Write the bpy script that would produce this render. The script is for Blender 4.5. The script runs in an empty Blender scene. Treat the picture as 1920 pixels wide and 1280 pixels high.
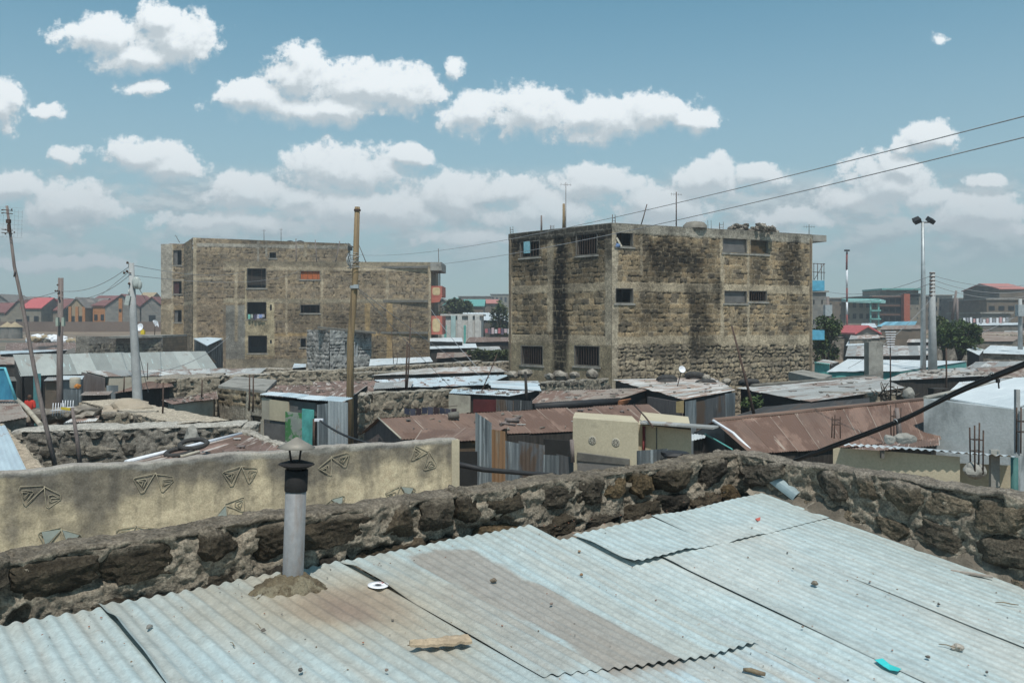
import bpy, bmesh, math, random
import numpy as np
from mathutils import Vector, Matrix, noise as mnoise

# ------------------------------------------------------------------ camera, world, sun, exposure
S = bpy.context.scene
H = 4.8            # eye height above the lane level
F = 1600.0         # focal length in pixels of the 1920 px wide photograph
cd = bpy.data.cameras.new("camera"); cam = bpy.data.objects.new("camera", cd); S.collection.objects.link(cam)
cam.location = (0, 0, H); cam.rotation_euler = (math.radians(90), 0, 0)
cd.sensor_width = 36; cd.lens = 36 * F / 1920; cd.shift_y = -40 / 1920; cd.clip_start = .05; cd.clip_end = 6000
S.camera = cam
SUN_EL = 61.0
SUN_DIR = Vector((.13, -.99, 0)).normalized()          # plan direction towards the sun
sd = Vector((SUN_DIR.x * math.cos(math.radians(SUN_EL)), SUN_DIR.y * math.cos(math.radians(SUN_EL)), math.sin(math.radians(SUN_EL))))
sl = bpy.data.lights.new("sun", 'SUN'); sun = bpy.data.objects.new("sun", sl); S.collection.objects.link(sun)
sl.energy = 4.4; sl.angle = math.radians(.5); sl.color = (1, .955, .89)
sun.rotation_euler = sd.to_track_quat('Z', 'Y').to_euler()
S.view_settings.view_transform = 'Standard'; S.view_settings.look = 'None'; S.view_settings.gamma = 1
S.view_settings.exposure = 0.0
S.cycles.volume_bounces = 0; S.cycles.max_bounces = 6; S.cycles.diffuse_bounces = 3; S.cycles.glossy_bounces = 3

class G:
    """tiny helper for building node graphs"""
    def __init__(s, tree): s.t = tree; s.n = tree.nodes; s.l = tree.links
    def a(s, kind, ins=None, **props):
        nd = s.n.new(kind)
        for k, v in props.items(): setattr(nd, k, v)
        for k, v in (ins or {}).items():
            if isinstance(v, bpy.types.NodeSocket): s.l.new(v, nd.inputs[k])
            else: nd.inputs[k].default_value = v
        return nd
    def m(s, op, x, y=0.0, z=0.0, clamp=False):
        return s.a('ShaderNodeMath', {0: x, 1: y, 2: z}, operation=op, use_clamp=clamp).outputs[0]
    def vm(s, op, x, y=(0, 0, 0)):
        nd = s.a('ShaderNodeVectorMath', {0: x, 1: y}, operation=op)
        return nd.outputs['Value'] if op == 'LENGTH' else nd.outputs[0]
    def sst(s, v, a, b, lo=0.0, hi=1.0):
        return s.a('ShaderNodeMapRange', {0: v, 1: a, 2: b, 3: lo, 4: hi}, interpolation_type='SMOOTHSTEP').outputs[0]
    def noise(s, vec, scale, detail=5, rough=.55, dist=0.0):
        return s.a('ShaderNodeTexNoise', {'Vector': vec, 'Scale': scale, 'Detail': detail, 'Roughness': rough, 'Distortion': dist}).outputs['Fac']
    def mix(s, f, a, b, bt='MIX'):
        nd = s.a('ShaderNodeMix', data_type='RGBA', blend_type=bt)
        for k, v in ((0, f), (6, a), (7, b)):
            if isinstance(v, bpy.types.NodeSocket): s.l.new(v, nd.inputs[k])
            else: nd.inputs[k].default_value = v if k == 0 else (*v[:3], 1)
        return nd.outputs[2]

W = bpy.data.worlds.new("World"); S.world = W; W.use_nodes = True; W.node_tree.nodes.clear()
g = G(W.node_tree)
out = g.a('ShaderNodeOutputWorld'); bg = g.a('ShaderNodeBackground'); g.l.new(bg.outputs[0], out.inputs[0])
sky = g.a('ShaderNodeTexSky', sky_type='NISHITA', sun_disc=False)
sky.sun_elevation = math.radians(SUN_EL); sky.sun_rotation = math.atan2(SUN_DIR.x, SUN_DIR.y)
sky.air_density = 1.0; sky.dust_density = 1.6; sky.ozone_density = 1.3; sky.altitude = 1600
CLOUDS = [(190,68,92,36,1),(330,75,82,60,1),(302,38,42,36,1),(260,104,90,36,1),
 (480,188,82,34,1),(558,145,58,56,1),(680,165,130,54,1),(750,170,76,52,1),(620,205,130,32,1),
 (880,222,60,44,1),(1000,210,112,44,1),(1110,225,112,46,1),(1220,208,82,34,1),(1300,226,56,24,.9),
 (4,198,44,48,1),(82,216,36,16,.6),(262,292,84,34,1),(322,312,66,32,1),(124,296,28,18,.55),(855,133,13,16,.42),(1765,71,16,9,.42),(268,160,40,14,.45),
 (1742,256,56,28,1),(1700,272,30,18,.7),(1655,350,92,56,1),(1682,312,52,38,1),(1596,372,60,34,.8),(1722,372,60,30,.8),(1845,342,36,15,.8),(1840,400,104,42,.95),
 (640,320,130,56,1),(772,292,34,24,.9),(850,370,80,46,1),(955,362,66,34,.9),(470,362,94,44,.95),(1325,338,62,42,1),(1130,348,86,40,.9),(20,352,74,34,.95),(130,385,94,44,.95),
 (700,398,190,44,.95),(440,415,120,20,.6),(1010,400,120,44,.95),(1495,410,76,20,.6),(100,494,150,15,.5),(1240,384,96,40,.95),(1420,330,60,20,.6),(560,380,90,26,.6),(1890,420,70,22,.6),(890,440,120,16,.5)]
gr = bpy.data.node_groups.new("cloud_field", 'ShaderNodeTree')
gr.interface.new_socket("P", in_out='INPUT', socket_type='NodeSocketVector'); gr.interface.new_socket("D", in_out='OUTPUT', socket_type='NodeSocketFloat'); gr.interface.new_socket("E", in_out='OUTPUT', socket_type='NodeSocketFloat')
q = G(gr); gi = q.a('NodeGroupInput'); go_ = q.a('NodeGroupOutput')
P_ = gi.outputs[0]
wv = q.a('ShaderNodeTexNoise', {'Vector': P_, 'Scale': 1.3, 'Detail': 3.0}).outputs['Color']
Pw = q.vm('ADD', P_, q.vm('MULTIPLY', q.vm('SUBTRACT', wv, (.5, .5, .5)), (.75, .50, 0)))
fld = None
for cx, cy, rx, ry, w in CLOUDS:
    d = q.vm('LENGTH', q.vm('MULTIPLY', q.vm('SUBTRACT', Pw, (cx / 100, cy / 100, 0)), (100 / rx, 100 / ry, 0)))
    v = q.m('MULTIPLY_ADD', d, -w, w * .98)
    fld = v if fld is None else q.a('ShaderNodeMath', {0: fld, 1: v, 2: .12}, operation='SMOOTH_MAX').outputs[0]
fb = q.noise(P_, 3.2, 9, .62)
fb2 = q.noise(P_, 1.1, 4, .5)
fb3 = q.noise(P_, 8.0, 6, .6)
D = q.m('ADD', q.m('MULTIPLY_ADD', fb, 1.25, -.62), fld)
D = q.m('ADD', q.m('MULTIPLY_ADD', fb3, .45, -.22), D)
D = q.m('ADD', q.m('MULTIPLY_ADD', fb2, .9, -.34), D)
q.l.new(D, go_.inputs[0]); q.l.new(fld, go_.inputs[1])
tc = g.a('ShaderNodeTexCoord'); sep = g.a('ShaderNodeSeparateXYZ', {0: tc.outputs['Generated']})
ay = g.m('MAXIMUM', sep.outputs[1], .02)
uu = g.m('MULTIPLY_ADD', g.m('DIVIDE', sep.outputs[0], ay), 16, 9.6)
vv = g.m('MULTIPLY_ADD', g.m('DIVIDE', sep.outputs[2], ay), -16, 6.0)
pv = g.a('ShaderNodeCombineXYZ', {0: uu, 1: vv}).outputs[0]
def field(vec):
    nd = g.a('ShaderNodeGroup'); nd.node_tree = gr; g.l.new(vec, nd.inputs[0]); return nd.outputs[0], nd.outputs[1]
(d0, e0_), (d1, e1_) = field(pv), field(g.vm('ADD', pv, (.06, -.20, 0)))
front = g.sst(sep.outputs[1], .1, .3)
up1 = g.m('SUBTRACT', d0, d1); up2 = g.m('SUBTRACT', e0_, e1_)          # positive on the upper, sunlit side of each puff
edge = g.sst(up1, -.35, .10)                                          # crisp tops, soft dissolving bases
alpha = g.sst(d0, -.10, g.m('MULTIPLY_ADD', edge, -.42, .66))
alpha = g.m('MULTIPLY', alpha, front)
lit = g.m('ADD', g.m('MULTIPLY', g.sst(up1, -.55, .60), .62), g.m('MULTIPLY', g.sst(up2, -.5, .6), .38))
lit = g.m('SUBTRACT', lit, g.m('MULTIPLY', g.sst(d0, .2, 1.1), .12))
lit = g.sst(lit, .10, .85)
low = g.sst(vv, 2.2, 5.6)                            # haze in front of the low clouds
n_v = g.noise(g.vm('MULTIPLY', pv, (.55, 1.25, 1)), 1.15, 9, .62, .2)
n_v2 = g.noise(g.vm('ADD', g.vm('MULTIPLY', pv, (.55, 1.25, 1)), (.05, -.22, 0)), 1.15, 9, .62, .2)
veil = g.m('MULTIPLY', g.m('MULTIPLY', g.sst(n_v, .40, .56), g.sst(vv, 3.0, 3.7)), g.m('MULTIPLY', g.sst(vv, 5.5, 4.2), front))
vlit = g.sst(g.m('SUBTRACT', n_v, n_v2), -.08, .08)
ccol = g.mix(lit, (5.9, 6.6, 7.0), (10.2, 10.7, 10.9))
skyc = g.mix(1.0, sky.outputs[0], (.87, 1.49, 1.27), 'MULTIPLY')
hz = g.sst(sep.outputs[2], -.04, .42, 1, 0)
skyc = g.mix(g.m('MULTIPLY', hz, .80), skyc, (4.85, 5.35, 5.7))
vcol = g.mix(vlit, (4.4, 5.0, 5.4), (7.0, 7.5, 7.7))
skyc = g.mix(g.m('MULTIPLY', veil, .75), skyc, vcol)
ccol = g.mix(g.m('MULTIPLY', low, .62), ccol, (5.9, 6.5, 6.85))
alpha = g.m('MULTIPLY', alpha, g.m('MULTIPLY_ADD', low, -.22, .98))
fin = g.mix(alpha, skyc, ccol)
g.l.new(fin, bg.inputs[0]); bg.inputs[1].default_value = 0.1

# ------------------------------------------------------------------ helpers
R_ = random.Random(7)
def P(px, py, Y): return Vector(((px - 960) / F * Y, Y, H - (py - 600) / F * Y))      # measured position at distance Y
def PZ(px, py, z):
    Y = F * (H - z) / (py - 600); return P(px, py, Y)
def sm(a, b, x):
    x = np.clip((np.asarray(x, float) - a) / (b - a), 0, 1); return x * x * (3 - 2 * x)
def gz(x, y):
    return float(sm(48, 150, y)) * 2.8
def hsh(a, b, seed):
    h = (a.astype(np.int64) * 374761393 + b.astype(np.int64) * 668265263 + seed * 974634777) & 0xffffffff
    h = ((h ^ (h >> 13)) * 1274126177) & 0xffffffff
    return ((h ^ (h >> 16)) & 0xffffff) / float(0xffffff)
def vn(x, y, seed=0):
    xi = np.floor(x); yi = np.floor(y); fx = x - xi; fy = y - yi
    fx = fx * fx * (3 - 2 * fx); fy = fy * fy * (3 - 2 * fy)
    a = hsh(xi, yi, seed); b = hsh(xi + 1, yi, seed); c = hsh(xi, yi + 1, seed); d = hsh(xi + 1, yi + 1, seed)
    return (a * (1 - fx) + b * fx) * (1 - fy) + (c * (1 - fx) + d * fx) * fy
def fbm(x, y, seed=0, oc=4):
    s = 0; am = .5; t = 0
    for i in range(oc):
        s = s + am * vn(x, y, seed + i * 17); t += am; x = x * 2.03 + 5.3; y = y * 2.03 + 1.7; am *= .5
    return s / t

WL = {}
def tag(o, label=None, cat=None, group=None, kind=None):
    for k, v in (('label', label), ('category', cat), ('group', group), ('kind', kind)):
        if v: o[k] = v
    return o
def thing(name, label, cat, loc, group=None):
    o = bpy.data.objects.new(name, None); S.collection.objects.link(o); o.location = Vector(loc); WL[o.name] = Vector(loc)
    o.empty_display_size = .2
    return tag(o, label, cat, group)
def link_mesh(name, me, mat, parent, origin, label=None):
    o = bpy.data.objects.new(name, me); S.collection.objects.link(o)
    if mat: 
        for m_ in (mat if isinstance(mat, (list, tuple)) else [mat]): me.materials.append(m_)
    if parent: o.parent = parent; WL[o.name] = WL[parent.name]
    else: o.location = origin; WL[o.name] = Vector(origin)
    if label: o['label'] = label
    return o
class MB:
    def __init__(s): s.v = []; s.f = []; s.uv = []; s.mi = []; s.sm = []
    def poly(s, pts, uv=None, mi=0, smooth=False):
        b = len(s.v); s.v += [Vector(p) for p in pts]; s.f.append(list(range(b, b + len(pts)))); s.uv.append(uv or [(0, 0)] * len(pts)); s.mi.append(mi); s.sm.append(smooth)
    def hexa(s, p, mi=0):                                  # 8 points: bottom 4, top 4
        b = len(s.v); s.v += [Vector(q_) for q_ in p]
        for f in ((3, 2, 1, 0), (4, 5, 6, 7), (0, 1, 5, 4), (1, 2, 6, 5), (2, 3, 7, 6), (3, 0, 4, 7)):
            s.f.append([b + i for i in f]); s.mi.append(mi); s.sm.append(False)
            e = s.v[b + f[1]] - s.v[b + f[0]]; l1 = e.length; l2 = (s.v[b + f[3]] - s.v[b + f[0]]).length
            s.uv.append([(0, 0), (l1, 0), (l1, l2), (0, l2)])
        return s
    def box(s, c, d, rz=0, mi=0, tilt=None):
        M_ = Matrix.Rotation(rz, 3, 'Z')
        if tilt: M_ = M_ @ Matrix.Rotation(tilt[0], 3, 'X') @ Matrix.Rotation(tilt[1], 3, 'Y')
        c = Vector(c); x, y, z = d[0] / 2, d[1] / 2, d[2] / 2
        return s.hexa([c + M_ @ Vector(q_) for q_ in ((-x, -y, -z), (x, -y, -z), (x, y, -z), (-x, y, -z), (-x, -y, z), (x, -y, z), (x, y, z), (-x, y, z))], mi)
    def tube(s, pts, r, n=8, caps=True, mi=0):
        pts = [Vector(p) for p in pts]; N = len(pts); rs = r if isinstance(r, (list, tuple)) else [r] * N
        b = len(s.v); prev = None
        for i, p in enumerate(pts):
            d = (pts[min(i + 1, N - 1)] - pts[max(i - 1, 0)]).normalized()
            if prev is None:
                u = d.cross(Vector((0, 0, 1)) if abs(d.z) < .9 else Vector((1, 0, 0))).normalized()
            else: u = (prev - d * prev.dot(d)).normalized()
            prev = u; w = d.cross(u)
            for k in range(n):
                a = 2 * math.pi * k / n; s.v.append(p + (u * math.cos(a) + w * math.sin(a)) * rs[i])
        L = 0
        for i in range(N - 1):
            L2 = L + (pts[i + 1] - pts[i]).length
            for k in range(n):
                k2 = (k + 1) % n
                s.f.append([b + i * n + k, b + i * n + k2, b + (i + 1) * n + k2, b + (i + 1) * n + k]); s.mi.append(mi); s.sm.append(True)
                s.uv.append([(k / n, L), ((k + 1) / n, L), ((k + 1) / n, L2), (k / n, L2)])
            L = L2
        if caps:
            for f in ([b + k for k in range(n)][::-1], [b + (N - 1) * n + k for k in range(n)]):
                s.f.append(f); s.mi.append(mi); s.sm.append(False); s.uv.append([(0, 0)] * n)
        return s
    def lathe(s, c, prof, n=24, axis=Vector((0, 0, 1)), mi=0, smooth=True):
        c = Vector(c); axis = axis.normalized(); u = axis.cross(Vector((0, 1, 0)) if abs(axis.y) < .9 else Vector((1, 0, 0))).normalized(); w = axis.cross(u); b = len(s.v)
        for r, h in prof:
            for k in range(n):
                a = 2 * math.pi * k / n; s.v.append(c + axis * h + (u * math.cos(a) + w * math.sin(a)) * r)
        for i in range(len(prof) - 1):
            for k in range(n):
                k2 = (k + 1) % n; s.f.append([b + i * n + k, b + i * n + k2, b + (i + 1) * n + k2, b + (i + 1) * n + k]); s.mi.append(mi); s.sm.append(smooth); s.uv.append([(k / n, i), ((k + 1) / n, i), ((k + 1) / n, i + 1), (k / n, i + 1)])
        return s
    def ring(s, c, axis, R, r, n=28, m=10, sx=1.0, mi=0):
        c = Vector(c); axis = Vector(axis).normalized(); u = axis.cross(Vector((0, 1, .1))).normalized(); w = axis.cross(u); b = len(s.v)
        for k in range(n):
            a = 2 * math.pi * k / n; e = u * math.cos(a) + w * math.sin(a)
            for j in range(m):
                t = 2 * math.pi * j / m; s.v.append(c + e * (R + r * math.cos(t)) + axis * (r * sx * math.sin(t)))
        for k in range(n):
            for j in range(m):
                s.f.append([b + k * m + j, b + (k + 1) % n * m + j, b + (k + 1) % n * m + (j + 1) % m, b + k * m + (j + 1) % m]); s.mi.append(mi); s.sm.append(True); s.uv.append([(0, 0)] * 4)
        return s
    def rock(s, c, r, seed=0, sub=2, sc=(1, 1, 1), rough=.35, rz=0, mi=0, smooth=False):
        bm = bmesh.new(); bmesh.ops.create_icosphere(bm, subdivisions=sub, radius=1); b = len(s.v); M_ = Matrix.Rotation(rz, 3, 'Z')
        for v in bm.verts:
            p = v.co.copy(); d = 1 + rough * (mnoise.noise(p * 1.2 + Vector((seed * 7.1, seed * 3.3, 0))) * 1.2 + .5 * mnoise.noise(p * 3 + Vector((seed * 2.1, 9, 0))))
            s.v.append(Vector(c) + M_ @ Vector((p.x * sc[0], p.y * sc[1], p.z * sc[2])) * r * d)
        for f in bm.faces:
            s.f.append([b + v.index for v in f.verts]); s.mi.append(mi); s.sm.append(smooth); s.uv.append([(0, 0)] * 3)
        bm.free(); return s
    def corr(s, a, b_, c, d, pitch=.076, amp=.009, per=4, row=.8, mi=0, sheet=.76, jit=.04, seed=0, sag=0.0, dent=.006):
        """corrugated sheets: a-b is the near edge (across the corrugations), a-d runs along them"""
        a, b_, c, d = map(Vector, (a, b_, c, d)); Wd = ((b_ - a).length + (c - d).length) / 2; L = ((d - a).length + (c - b_).length) / 2
        rg = random.Random(seed * 31 + 5); nrm = (b_ - a).cross(d - a).normalized()
        if nrm.z < 0: nrm = -nrm
        ns = max(1, round(Wd / sheet)); rows = max(2, int(L / row) + 1); off = rg.random() * 50
        for k in range(ns):
            u0 = k / ns - (.008 if k else 0); u1 = (k + 1) / ns; j0 = rg.uniform(-1, 1) * jit; j1 = rg.uniform(-1, 1) * jit; lift = (k % 2) * .007 + rg.uniform(0, .004)
            n = max(4, int((u1 - u0) * Wd / pitch * per)); bb = len(s.v); sh = (k + .5) * .76 + int(off) * .76
            for r in range(rows + 1):
                v = r / rows
                for i in range(n + 1):
                    u = u0 + (u1 - u0) * i / n
                    vv_ = v
                    p = (a * (1 - u) + b_ * u) * (1 - vv_) + (d * (1 - u) + c * u) * vv_
                    dr = (d * (1 - u) + c * u - a * (1 - u) - b_ * u).normalized()
                    if r == 0: p = p + dr * j0
                    if r == rows: p = p + dr * j1
                    x = u * Wd
                    h = amp * math.cos(2 * math.pi * x / pitch) + lift + dent * 2 * (mnoise.noise(Vector((x * .9 + off, v * L * .5, seed)))) - sag * 4 * v * (1 - v)
                    s.v.append(p + nrm * h)
            for r in range(rows):
                for i in range(n):
                    q_ = bb + r * (n + 1) + i; s.f.append([q_, q_ + 1, q_ + n + 2, q_ + n + 1]); s.mi.append(mi); s.sm.append(True)
                    ua = sh + (i / n - .5) * .74; ub = sh + ((i + 1) / n - .5) * .74; va = r / rows * L + off; vb = (r + 1) / rows * L + off
                    s.uv.append([(ua, va), (ub, va), (ub, vb), (ua, vb)])
        return s
    def build(s, name, mat, parent=None, label=None, cat=None, group=None, kind=None, origin=None, plabel=None):
        me = bpy.data.meshes.new(name)
        if parent: o0 = WL[parent.name]
        elif origin is not None: o0 = Vector(origin)
        else:
            xs = [v.x for v in s.v]; ys = [v.y for v in s.v]; zs = [v.z for v in s.v]
            o0 = Vector(((min(xs) + max(xs)) / 2, (min(ys) + max(ys)) / 2, min(zs)))
        me.from_pydata([tuple(v - o0) for v in s.v], [], s.f)
        uvl = me.uv_layers.new(name="UVMap"); uvl.data.foreach_set('uv', [c for f in s.uv for p in f for c in p])
        me.polygons.foreach_set('use_smooth', s.sm); me.polygons.foreach_set('material_index', s.mi); me.update()
        o = link_mesh(name, me, mat, parent, o0, plabel); tag(o, label, cat, group, kind); return o
def dup(root, loc, rz=0, label=None):
    r = root.copy(); S.collection.objects.link(r); r.location = loc; r.rotation_euler = (0, 0, rz); WL[r.name] = Vector(loc)
    if label: r['label'] = label
    for ch in list(root.children):
        c = ch.copy(); S.collection.objects.link(c); c.parent = r
        for gch in list(ch.children):
            d = gch.copy(); S.collection.objects.link(d); d.parent = c
    return r

# ------------------------------------------------------------------ materials
def newmat(name):
    m = bpy.data.materials.new(name); m.use_nodes = True; m.node_tree.nodes.clear(); g = G(m.node_tree)
    o = g.a('ShaderNodeOutputMaterial'); p = g.a('ShaderNodeBsdfPrincipled'); g.l.new(p.outputs[0], o.inputs[0])
    return m, g, p
def M(name, c1, c2, scale=3, c3=None, s3=1.2, t3=(.5, .62), stretch=(1, 1, 1), rough=.85, metal=0, bump=.3, bs=40, spec=.3, fine=.25, brick=None):
    m, g, p = newmat(name); tcn = g.a('ShaderNodeTexCoord'); ob = tcn.outputs['Object']
    v = g.vm('MULTIPLY', ob, stretch)
    f = g.sst(g.noise(v, scale, 6, .6), .32, .68)
    col = g.mix(f, c1, c2)
    if c3: col = g.mix(g.sst(g.noise(g.vm('MULTIPLY', g.vm('ADD', ob, (13, 7, 3)), stretch), s3, 6, .62, .3), t3[0], t3[1]), col, c3)
    fn = g.noise(ob, bs, 4, .6)
    col = g.mix(fine, col, g.mix(fn, (.0, .0, .0), (1, 1, 1)), 'OVERLAY')
    hgt = fn
    if brick:
        bt = g.a('ShaderNodeTexBrick', {'Vector': g.vm('ADD', g.a('ShaderNodeCombineXYZ', {0: g.m('ADD', g.a('ShaderNodeSeparateXYZ', {0: ob}).outputs[0], g.a('ShaderNodeSeparateXYZ', {0: ob}).outputs[1]), 1: g.a('ShaderNodeSeparateXYZ', {0: ob}).outputs[2]}).outputs[0], g.vm('MULTIPLY', g.a('ShaderNodeTexNoise', {'Vector': ob, 'Scale': 2.0}).outputs['Color'], (.08, .08, 0))),
             'Scale': 1.0, 'Mortar Size': .012, 'Brick Width': brick[0], 'Row Height': brick[1], 'Mortar Smooth': .4, 'Color1': (.8, .8, .8, 1), 'Color2': (1.15, 1.1, 1.05, 1), 'Mortar': (*brick[2], 1)})
        col = g.mix(1.0, col, bt.outputs['Color'], 'MULTIPLY'); hgt = g.m('MULTIPLY_ADD', bt.outputs['Fac'], -1.2, hgt)
    g.l.new(col, p.inputs['Base Color']); p.inputs['Roughness'].default_value = rough; p.inputs['Metallic'].default_value = metal; p.inputs['Specular IOR Level'].default_value = spec
    if bump:
        b = g.a('ShaderNodeBump', {'Strength': bump, 'Distance': .02, 'Height': hgt}); g.l.new(b.outputs[0], p.inputs['Normal'])
    return m
def MR(name, c1, c2, rust=(.13, .065, .045), ramt=.35, pale=(.5, .5, .48), pamt=.15, rough=.5, metal=.25, sheetvar=.35, seams=.5):
    """roof sheets: uv in metres, each .76 m sheet its own tone, rust patches, pale worn streaks along the corrugations"""
    m, g, p = newmat(name); tcn = g.a('ShaderNodeTexCoord'); uv = tcn.outputs['UV']; sp = g.a('ShaderNodeSeparateXYZ', {0: uv})
    sh = g.m('FLOOR', g.m('DIVIDE', sp.outputs[0], .76))
    wn = g.a('ShaderNodeTexWhiteNoise', {'W': sh}, noise_dimensions='1D')
    off = g.vm('ADD', uv, g.vm('MULTIPLY', wn.outputs['Color'], (30, 30, 30)))
    col = g.mix(g.sst(g.noise(g.vm('MULTIPLY', off, (3, .6, 1)), 1.2, 6, .6), .3, .7), c1, c2)
    col = g.mix(sheetvar, col, g.mix(wn.outputs['Value'], (.1, .1, .1), (.9, .9, .9)), 'OVERLAY')
    rf = g.m('ADD', g.noise(g.vm('MULTIPLY', off, (1.6, .5, 1)), 1.1, 8, .68, .4), g.m('MULTIPLY', wn.outputs['Value'], .12))
    col = g.mix(g.m('MULTIPLY', g.sst(rf, .66 - ramt * .5, .74 - ramt * .42), .9), col, rust)
    pf = g.noise(g.vm('MULTIPLY', off, (7, .45, 1)), 1.3, 5, .6)
    col = g.mix(g.m('MULTIPLY', g.sst(pf, .72 - pamt * .5, .80 - pamt * .5), .8), col, pale)
    edge = g.m('ABSOLUTE', g.m('SUBTRACT', g.m('FRACT', g.m('DIVIDE', sp.outputs[0], .76)), .5))
    e1 = g.m('MULTIPLY', g.sst(edge, .462, .476), g.m('MULTIPLY', g.sst(g.noise(off, .9, 3), .34, .52), seams))
    col = g.mix(e1, col, pale)
    fn = g.noise(uv, 30, 4, .6); col = g.mix(.3, col, g.mix(fn, (0, 0, 0), (1, 1, 1)), 'OVERLAY')
    g.l.new(col, p.inputs['Base Color']); p.inputs['Roughness'].default_value = rough; p.inputs['Metallic'].default_value = metal
    b = g.a('ShaderNodeBump', {'Strength': .15, 'Distance': .01, 'Height': fn}); g.l.new(b.outputs[0], p.inputs['Normal'])
    return m
def MA(name, bs=60, bump=.6, fine=.35, rough=.92, dist=.01, spec=.2):
    """albedo from the mesh's own 'col' attribute (stone, mortar, dirt), broken up with noise"""
    m, g, p = newmat(name); at = g.a('ShaderNodeAttribute', attribute_name='col'); tcn = g.a('ShaderNodeTexCoord'); ob = tcn.outputs['Object']
    n1 = g.noise(ob, bs, 6, .65); n2 = g.noise(ob, bs * .22, 5, .6)
    col = g.mix(fine, at.outputs['Color'], g.mix(g.sst(n1, .25, .75), (0, 0, 0), (1, 1, 1)), 'OVERLAY')
    col = g.mix(fine * .8, col, g.mix(g.sst(n2, .25, .75), (.1, .1, .1), (.9, .9, .9)), 'OVERLAY')
    g.l.new(col, p.inputs['Base Color']); p.inputs['Roughness'].default_value = rough; p.inputs['Specular IOR Level'].default_value = spec
    b = g.a('ShaderNodeBump', {'Strength': bump, 'Distance': dist, 'Height': g.m('ADD', n1, g.m('MULTIPLY', n2, .8))}); g.l.new(b.outputs[0], p.inputs['Normal'])
    return m
def flat(name, c, rough=.7, metal=0, var=.25, scale=4):
    c2 = tuple(x * (1 - var) for x in c); return M(name, c, c2, scale, rough=rough, metal=metal, bump=.12, bs=30, fine=.15)

m_stone = MA('stone_near', 60, 1.0, .55, dist=.02); m_stone_far = MA('stone_far', 14, .5, .45, dist=.05); m_plasterA = MA('stained_plaster', 50, .35, .25, dist=.006)
m_conc = M('concrete', (.30, .29, .26), (.21, .20, .18), 2.5, (.10, .095, .085), 1.1, (.52, .7), bs=25)
m_dconc = M('dark_concrete', (.16, .15, .13), (.10, .095, .085), 2.5, bs=25)
m_cement = M('grey_cement', (.38, .41, .42), (.31, .34, .345), 1.6, (.15, .17, .175), .8, (.46, .62), stretch=(1, 1, .6), bs=20, bump=.2)
m_beige = M('beige_plaster', (.50, .44, .315), (.43, .375, .27), 1.5, (.30, .26, .20), 1.0, (.55, .74), bs=30, bump=.15)
m_beige2 = M('pale_plaster', (.42, .39, .32), (.33, .30, .24), 1.5, (.22, .20, .165), 1.0, (.55, .72), bs=30, bump=.15)
m_wood = M('old_timber', (.22, .17, .115), (.13, .10, .07), 4, stretch=(6, 6, .6), bs=30)
m_pole = M('creosote_pole', (.27, .195, .105), (.17, .125, .075), 3, (.10, .075, .05), 2, (.5, .68), stretch=(8, 8, .35), bs=30, rough=.8)
m_gwood = M('grey_timber', (.21, .175, .16), (.13, .105, .10), 4, stretch=(7, 7, .5), bs=30)
m_cpole = M('cast_concrete_pole', (.36, .37, .37), (.28, .29, .29), 3, bs=30, bump=.15)
m_galv = M('galvanised_steel', (.42, .45, .46), (.32, .35, .36), 6, rough=.5, metal=.4, bump=.05, bs=60)
m_black = flat('black_rubber', (.028, .028, .03), .6)
m_dark = M('dark_boards', (.050, .045, .040), (.022, .020, .018), 5, stretch=(5, 5, .5), bs=20)  # near-black, for shack walls and the backing behind windows
m_tyre = M('worn_tyre', (.055, .052, .05), (.035, .034, .033), 8, bs=60, bump=.4, rough=.8)
m_steel = M('rusty_bar', (.09, .055, .04), (.05, .035, .03), 20, bs=50, rough=.8)
m_rroof = MR('rusted_roof_sheet', (.205, .128, .095), (.155, .098, .074), (.12, .068, .048), .3, (.36, .30, .25), .16, rough=.8, metal=0, sheetvar=.22, seams=.8)
m_rroof2 = MR('rusted_roof_patchy', (.23, .15, .12), (.17, .11, .09), (.12, .075, .055), .3, (.50, .46, .42), .3, rough=.8, metal=0, sheetvar=.35, seams=.8)
m_groof = MR('weathered_roof_sheet', (.46, .46, .44), (.37, .37, .355), (.20, .12, .085), .22, (.52, .53, .52), .15, rough=.55, metal=.1, sheetvar=.4, seams=.3)
m_broof = MR('bright_roof_sheet', (.56, .64, .68), (.46, .53, .57), (.26, .14, .09), .12, (.68, .72, .74), .2, rough=.5, metal=.1, sheetvar=.25, seams=.3)
m_wroof = MR('white_roof_sheet', (.60, .64, .655), (.50, .54, .56), (.4, .33, .28), .02, (.78, .8, .8), .2, rough=.5, metal=0, sheetvar=.15, seams=.2)
m_mroof = MR('mixed_roof_sheet', (.56, .56, .54), (.44, .43, .41), (.26, .16, .11), .28, (.66, .66, .64), .3, rough=.6, metal=.05, sheetvar=.5, seams=.5)
m_brroof = MR('brown_grey_roof_sheet', (.34, .285, .24), (.26, .215, .18), (.16, .09, .065), .3, (.44, .40, .36), .2, rough=.7, metal=0, sheetvar=.3, seams=.5)
m_teal_roof = MR('teal_tinted_roof_sheet', (.33, .345, .32), (.285, .295, .275), (.24, .20, .17), .05, (.42, .52, .51), .22, rough=.6, metal=0, sheetvar=.3, seams=.4)
m_fence = MR('galvanised_fence_sheet', (.19, .215, .225), (.095, .11, .12), (.12, .085, .06), -.1, (.33, .37, .385), .35, rough=.6, metal=.25, sheetvar=.5, seams=.2)
m_fence2 = MR('dark_fence_sheet', (.095, .10, .105), (.05, .053, .056), (.09, .06, .04), .1, (.19, .20, .20), .2, rough=.7, metal=.1, sheetvar=.5, seams=.2)
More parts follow.
